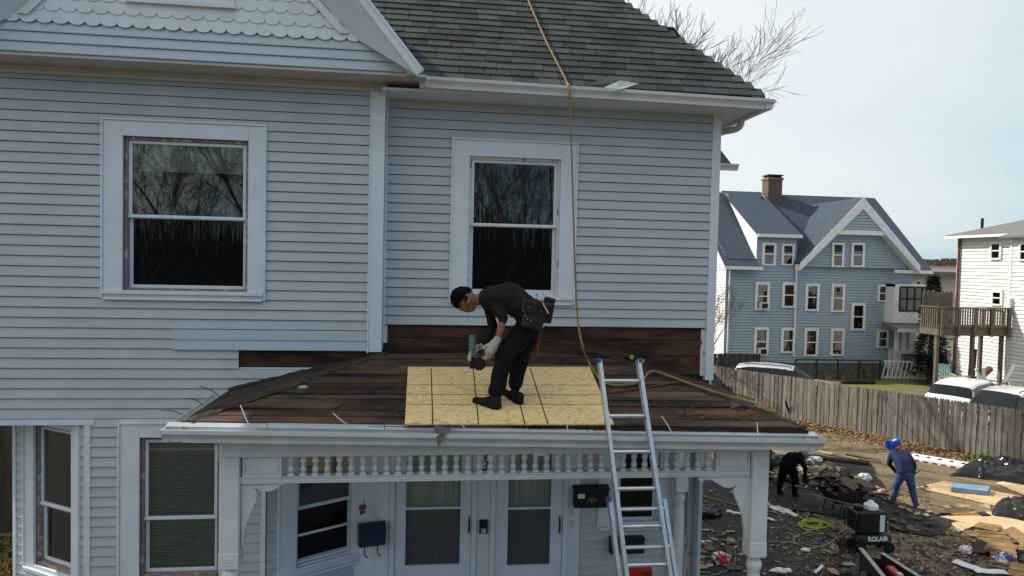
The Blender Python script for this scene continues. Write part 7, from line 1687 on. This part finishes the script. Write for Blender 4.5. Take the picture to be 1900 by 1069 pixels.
M['carglass'] = pm('car_glass', (.010, .016, .018), .08, spec=.25); M['taillight'] = pm('tail_lamp', (.22, .012, .015), .2); M['plateblue'] = pm('plate', (.08, .16, .34), .5)
M['cwhite'] = pm('white_car_paint', (.78, .79, .80), .25, (.76, .77, .78), 1, coat=.6); M['csilver'] = pm('silver_car_paint', (.52, .54, .56), .28, (.5, .52, .54), 1, coat=.6); M['cnavy'] = pm('dark_blue_car_paint', (.025, .035, .075), .25, coat=.7)
p = onZ(1800, 702, 1.68); car('parked_car', (p.x, p.y, 0), R(32), M['cwhite'], 'white hatchback SUV with dark rear window, tail towards the fence', plate=True, rails=False, Hc=1.68)
p = onZ(1866, 723, 1.74); car('parked_car', (p.x, p.y, 0), R(205), M['cwhite'], 'white SUV nearest the fence with its windscreen to the left', L_=4.6, Hc=1.74)
p = onZ(1945, 752, 1.2); car('parked_car', (p.x, p.y, 0), R(150), M['cwhite'], 'white car at the right edge with only its bonnet above the fence', Hc=1.5, rails=False)
p = onZ(1455, 678, 1.6); car('parked_car', (p.x, p.y, 0), R(-32), M['csilver'], 'silver estate car with black roof rails facing right behind the fence', L_=4.7, Hc=1.60)
p = onZ(1310, 690, 1.3); car('parked_car', (p.x, p.y, 0), R(-38), M['cnavy'], 'dark blue car half hidden behind the house corner, near side of the fence', L_=4.5, Hc=1.5, rails=False)

# ============================================================ TREES, HILL, LEFT EDGE
M['bark'] = pm('grey_bark', (.085, .070, .058), .95, (.05, .042, .036), 8, stretch=(1, 1, .3), bump=.6, bscale=20)
M['twig'] = pm('brown_twig', (.095, .080, .072), .9)
def bare_tree(seed, h, spread, lean=(0, 0), levels=6, r0=.22, first=.28):
    r = random.Random(seed); tk = MB(); cr_ = MB()
    def grow(p, d, ln, rad, lv):
        n = 4 if lv < 2 else 3; pts = [p]; rs_ = [rad]
        for k in range(n):
            d = (d + V((r.gauss(0, .19), r.gauss(0, .19), r.gauss(.03, .10)))).normalized(); pts.append(pts[-1] + d * ln / n); rs_.append(max(rad * (1 - .42 * (k + 1) / n), .0062))
        (tk if lv == 0 else cr_).tube(pts, rs_, 8 if lv == 0 else (6 if lv == 1 else (4 if lv < 4 else 3)), cap=False)
        if lv >= levels: return
        nb = (5 if lv == 0 else r.choice((3, 4, 4)) if lv < 2 else r.choice((3, 4, 4)) if lv < 4 else r.choice((3, 4, 5)))
        for b in range(nb):
            f = r.uniform(.35, 1.0) if b else 1.0
            i = min(n - 1, int(f * n)); q = pts[i].lerp(pts[i + 1], f * n - i if i < n else 1)
            az = r.uniform(0, 6.283) if lv else b * 6.283 / nb + r.uniform(-.5, .5); sp_ = spread * r.uniform(.7, 1.3) * (.45 if b == 0 else 1)
            a = d.cross(V((.3, .2, 1))).normalized(); c = d.cross(a)
            nd = (d * math.cos(sp_) + (a * math.cos(az) + c * math.sin(az)) * math.sin(sp_) + V((0, 0, .10))).normalized()
            grow(q, nd, ln * r.uniform(.58, .78) * (1 if lv else 1.15), rs_[-1] * (.80 if b == 0 else .62), lv + 1)
    grow(V((0, 0, 0)), V((lean[0], lean[1], 1)).normalized(), h * first, r0, 0)
    return tk.mesh('trunk', M['bark'], smooth=True), cr_.mesh('crown', M['twig'])
def put_tree(ms, loc, label, rz=0.0, s=1.0, group='bare trees'):
    t = thing('bare_tree', label, 'tree', loc, group, rz); t.scale = (s, s, s); inst('trunk', ms[0], (0, 0, 0), (0, 0, 0), t, local=True); inst('crown', ms[1], (0, 0, 0), (0, 0, 0), t, local=True); return t
t1 = bare_tree(11, 17, .36, levels=6, r0=.22); t2 = bare_tree(23, 15, .50, levels=6, r0=.18); t3 = bare_tree(5, 9, .6, levels=5, r0=.10, first=.25)
p = onY(1190, 600, 25); put_tree(t1, (p.x, 25, 0), 'tall bare tree rising behind the main house roof', .4, 1.15)
p = onY(1300, 600, 31); put_tree(t3, (p.x, 31, 0), 'small bare tree whose thin branches cross the blue house corner', 1.0, 1.0)
for x, y, m_, rz, s, lab in ((-19, -31, t2, 0, 1.5, 'bare tree across the street, mirrored in the left upper window'), (-12.5, -34, t1, 2.0, 1.4, 'second bare tree across the street, mirrored in the left upper window'), (.5, -28, t2, 1.2, 1.4, 'bare tree across the street, mirrored in the right upper window'), (5.0, -34, t1, 3.0, 1.35, 'second bare tree across the street, mirrored in the right upper window'), (-3.5, -36, t1, 4.3, 1.3, 'farther bare tree across the street, mirrored between the two upper windows')):
    put_tree(m_, (x, y, 0), lab, rz, s, 'street trees mirrored in the glass')
# scrub added across the street to darken the ground mirrored in the panes
mb = MB()
for k in range(14000):
    x = rng.uniform(-75, 45); y = -46 + rng.uniform(-4, 4); h_ = (9.5 + 3.0 * noise.noise(V((x * .09, 0, 3)))) * rng.uniform(.3, 1.1); z0 = rng.uniform(0, h_ * .5); w_ = rng.uniform(.06, .28); dx = rng.uniform(-.6, .6); mb.face([(x - w_, y, z0), (x + w_, y, z0), (x + dx, y + rng.uniform(-.3, .3), z0 + h_ * .6)])
tag(mb.build('added_scrub', pm('grey_brown_scrub', (.028, .026, .022), .95)), 'added dark scrub across the street, unseen but for low window reflections', 'scrub', kind='stuff')
# dark evergreen by the deck
M['needle'] = pm('dark_needles', (.018, .028, .014), .9, (.012, .018, .010), 5)
p = onZ(1724, 712); H_ = onY(1715, 512, p.y).z; ev = thing('evergreen_tree', 'dark evergreen tree between the blue house porch and the deck', 'tree', (p.x, p.y, 0)); mb = MB(); mb.tube([p, p + V((0, 0, H_))], [.16, .02], 8); mb.build('trunk', M['bark'], ev)
mb = MB()
for k in range(5200):
    z = rng.uniform(.4, H_); ra = (1 - z / H_) ** .6 * .95 + .12; a = rng.uniform(0, 6.283); lump = .75 + .5 * noise.noise(V((math.cos(a) * 1.5, math.sin(a) * 1.5, z * 1.3))); q_ = ra * lump * rng.uniform(.25, 1) ** .5
    c = p + V((math.cos(a) * q_, math.sin(a) * q_, z)); o_ = V((math.cos(a), math.sin(a), rng.uniform(-.5, .6))).normalized() * rng.uniform(.1, .3); s_ = V((-math.sin(a), math.cos(a), rng.uniform(-.6, .6))) * rng.uniform(.03, .08); mb.face([c - s_, c + o_, c + s_])
mb.build('crown', M['needle'], ev)
# wooded hill far away
M['wood'] = pm('bare_woodland', (.115, .088, .062), .95, (.075, .058, .042), .05, detail=10, lo=.4, hi=.6, bump=0)
mb = MB(); vs = []; fs = []; nx, ny = 90, 24
for j in range(ny + 1):
    for i in range(nx + 1):
        x = 200 + 900 * i / nx; y = 420 + 500 * j / ny; e_ = math.sin(math.pi * min(1, j / ny * .9 + .02)) ** 1.2
        vs.append(V((x, y, -1 + (20 + 7 * noise.noise(V((x * .004, y * .004, 1))) + 2.2 * noise.noise(V((x * .03, y * .03, 4)))) * e_)))
for j in range(ny):
    for i in range(nx): a = j * (nx + 1) + i; fs.append((a, a + 1, a + nx + 2, a + nx + 1))
o = mb.grid(vs, fs).build('hill', M['wood'], smooth=True); tag(o, kind='structure')
mb = MB()
for k in range(2500):
    x = rng.uniform(380, 760); y = rng.uniform(560, 720); j = (y - 420) / 500; e_ = math.sin(math.pi * min(1, j * .9 + .02)) ** 1.2; z = -1 + (20 + 7 * noise.noise(V((x * .004, y * .004, 1))) + 2.2 * noise.noise(V((x * .03, y * .03, 4)))) * e_
    r_ = rng.uniform(.8, 1.8); c = V((x, y, z)); mb.grid([c + V((-r_, 0, 0)), c + V((r_, 0, 0)), c + V((r_ * .7, 0, 2.0)), c + V((0, 0, 3.0)), c + V((-r_ * .6, 0, 1.8)), c + V((0, -r_, .2)), c + V((0, r_ * .8, 2.2))], [(0, 1, 2, 3, 4), (5, 6, 3), (0, 5, 6)])
o = mb.build('hilltop_wood', M['wood']); tag(o, 'far off bare woodland along the hill crest', 'woodland', kind='stuff')
# dark board fence glimpsed left of the bay
da = onY(-60, 960, 15.6); db_ = onY(60, 960, 16.0)
fence('board_fence', (da.x - 1.5, 15.6, 0), (db_.x + .3, 16.0, 0), 2.9, .16, M['darkpicket'], 'tall dark board fence glimpsed at the left edge beside the bay window')
def left_grass():
    p = onZ(rng.uniform(-60, 40), rng.uniform(950, 1080)); return p.x, min(p.y, 15.4)
scatter_leaves('side_grass', left_grass, 5000, [pm('yellow_blade', (.22, .20, .05), .95), pm('green_blade', (.11, .14, .03), .95), LV[0]], .02, .07, 'yellowish grass and leaves at the left edge beside the bay', 'grass', 1.8)
print('objects', len(bpy.data.objects), 'tris', sum(len(m.loop_triangles) or len(m.polygons) * 2 for m in bpy.data.meshes))
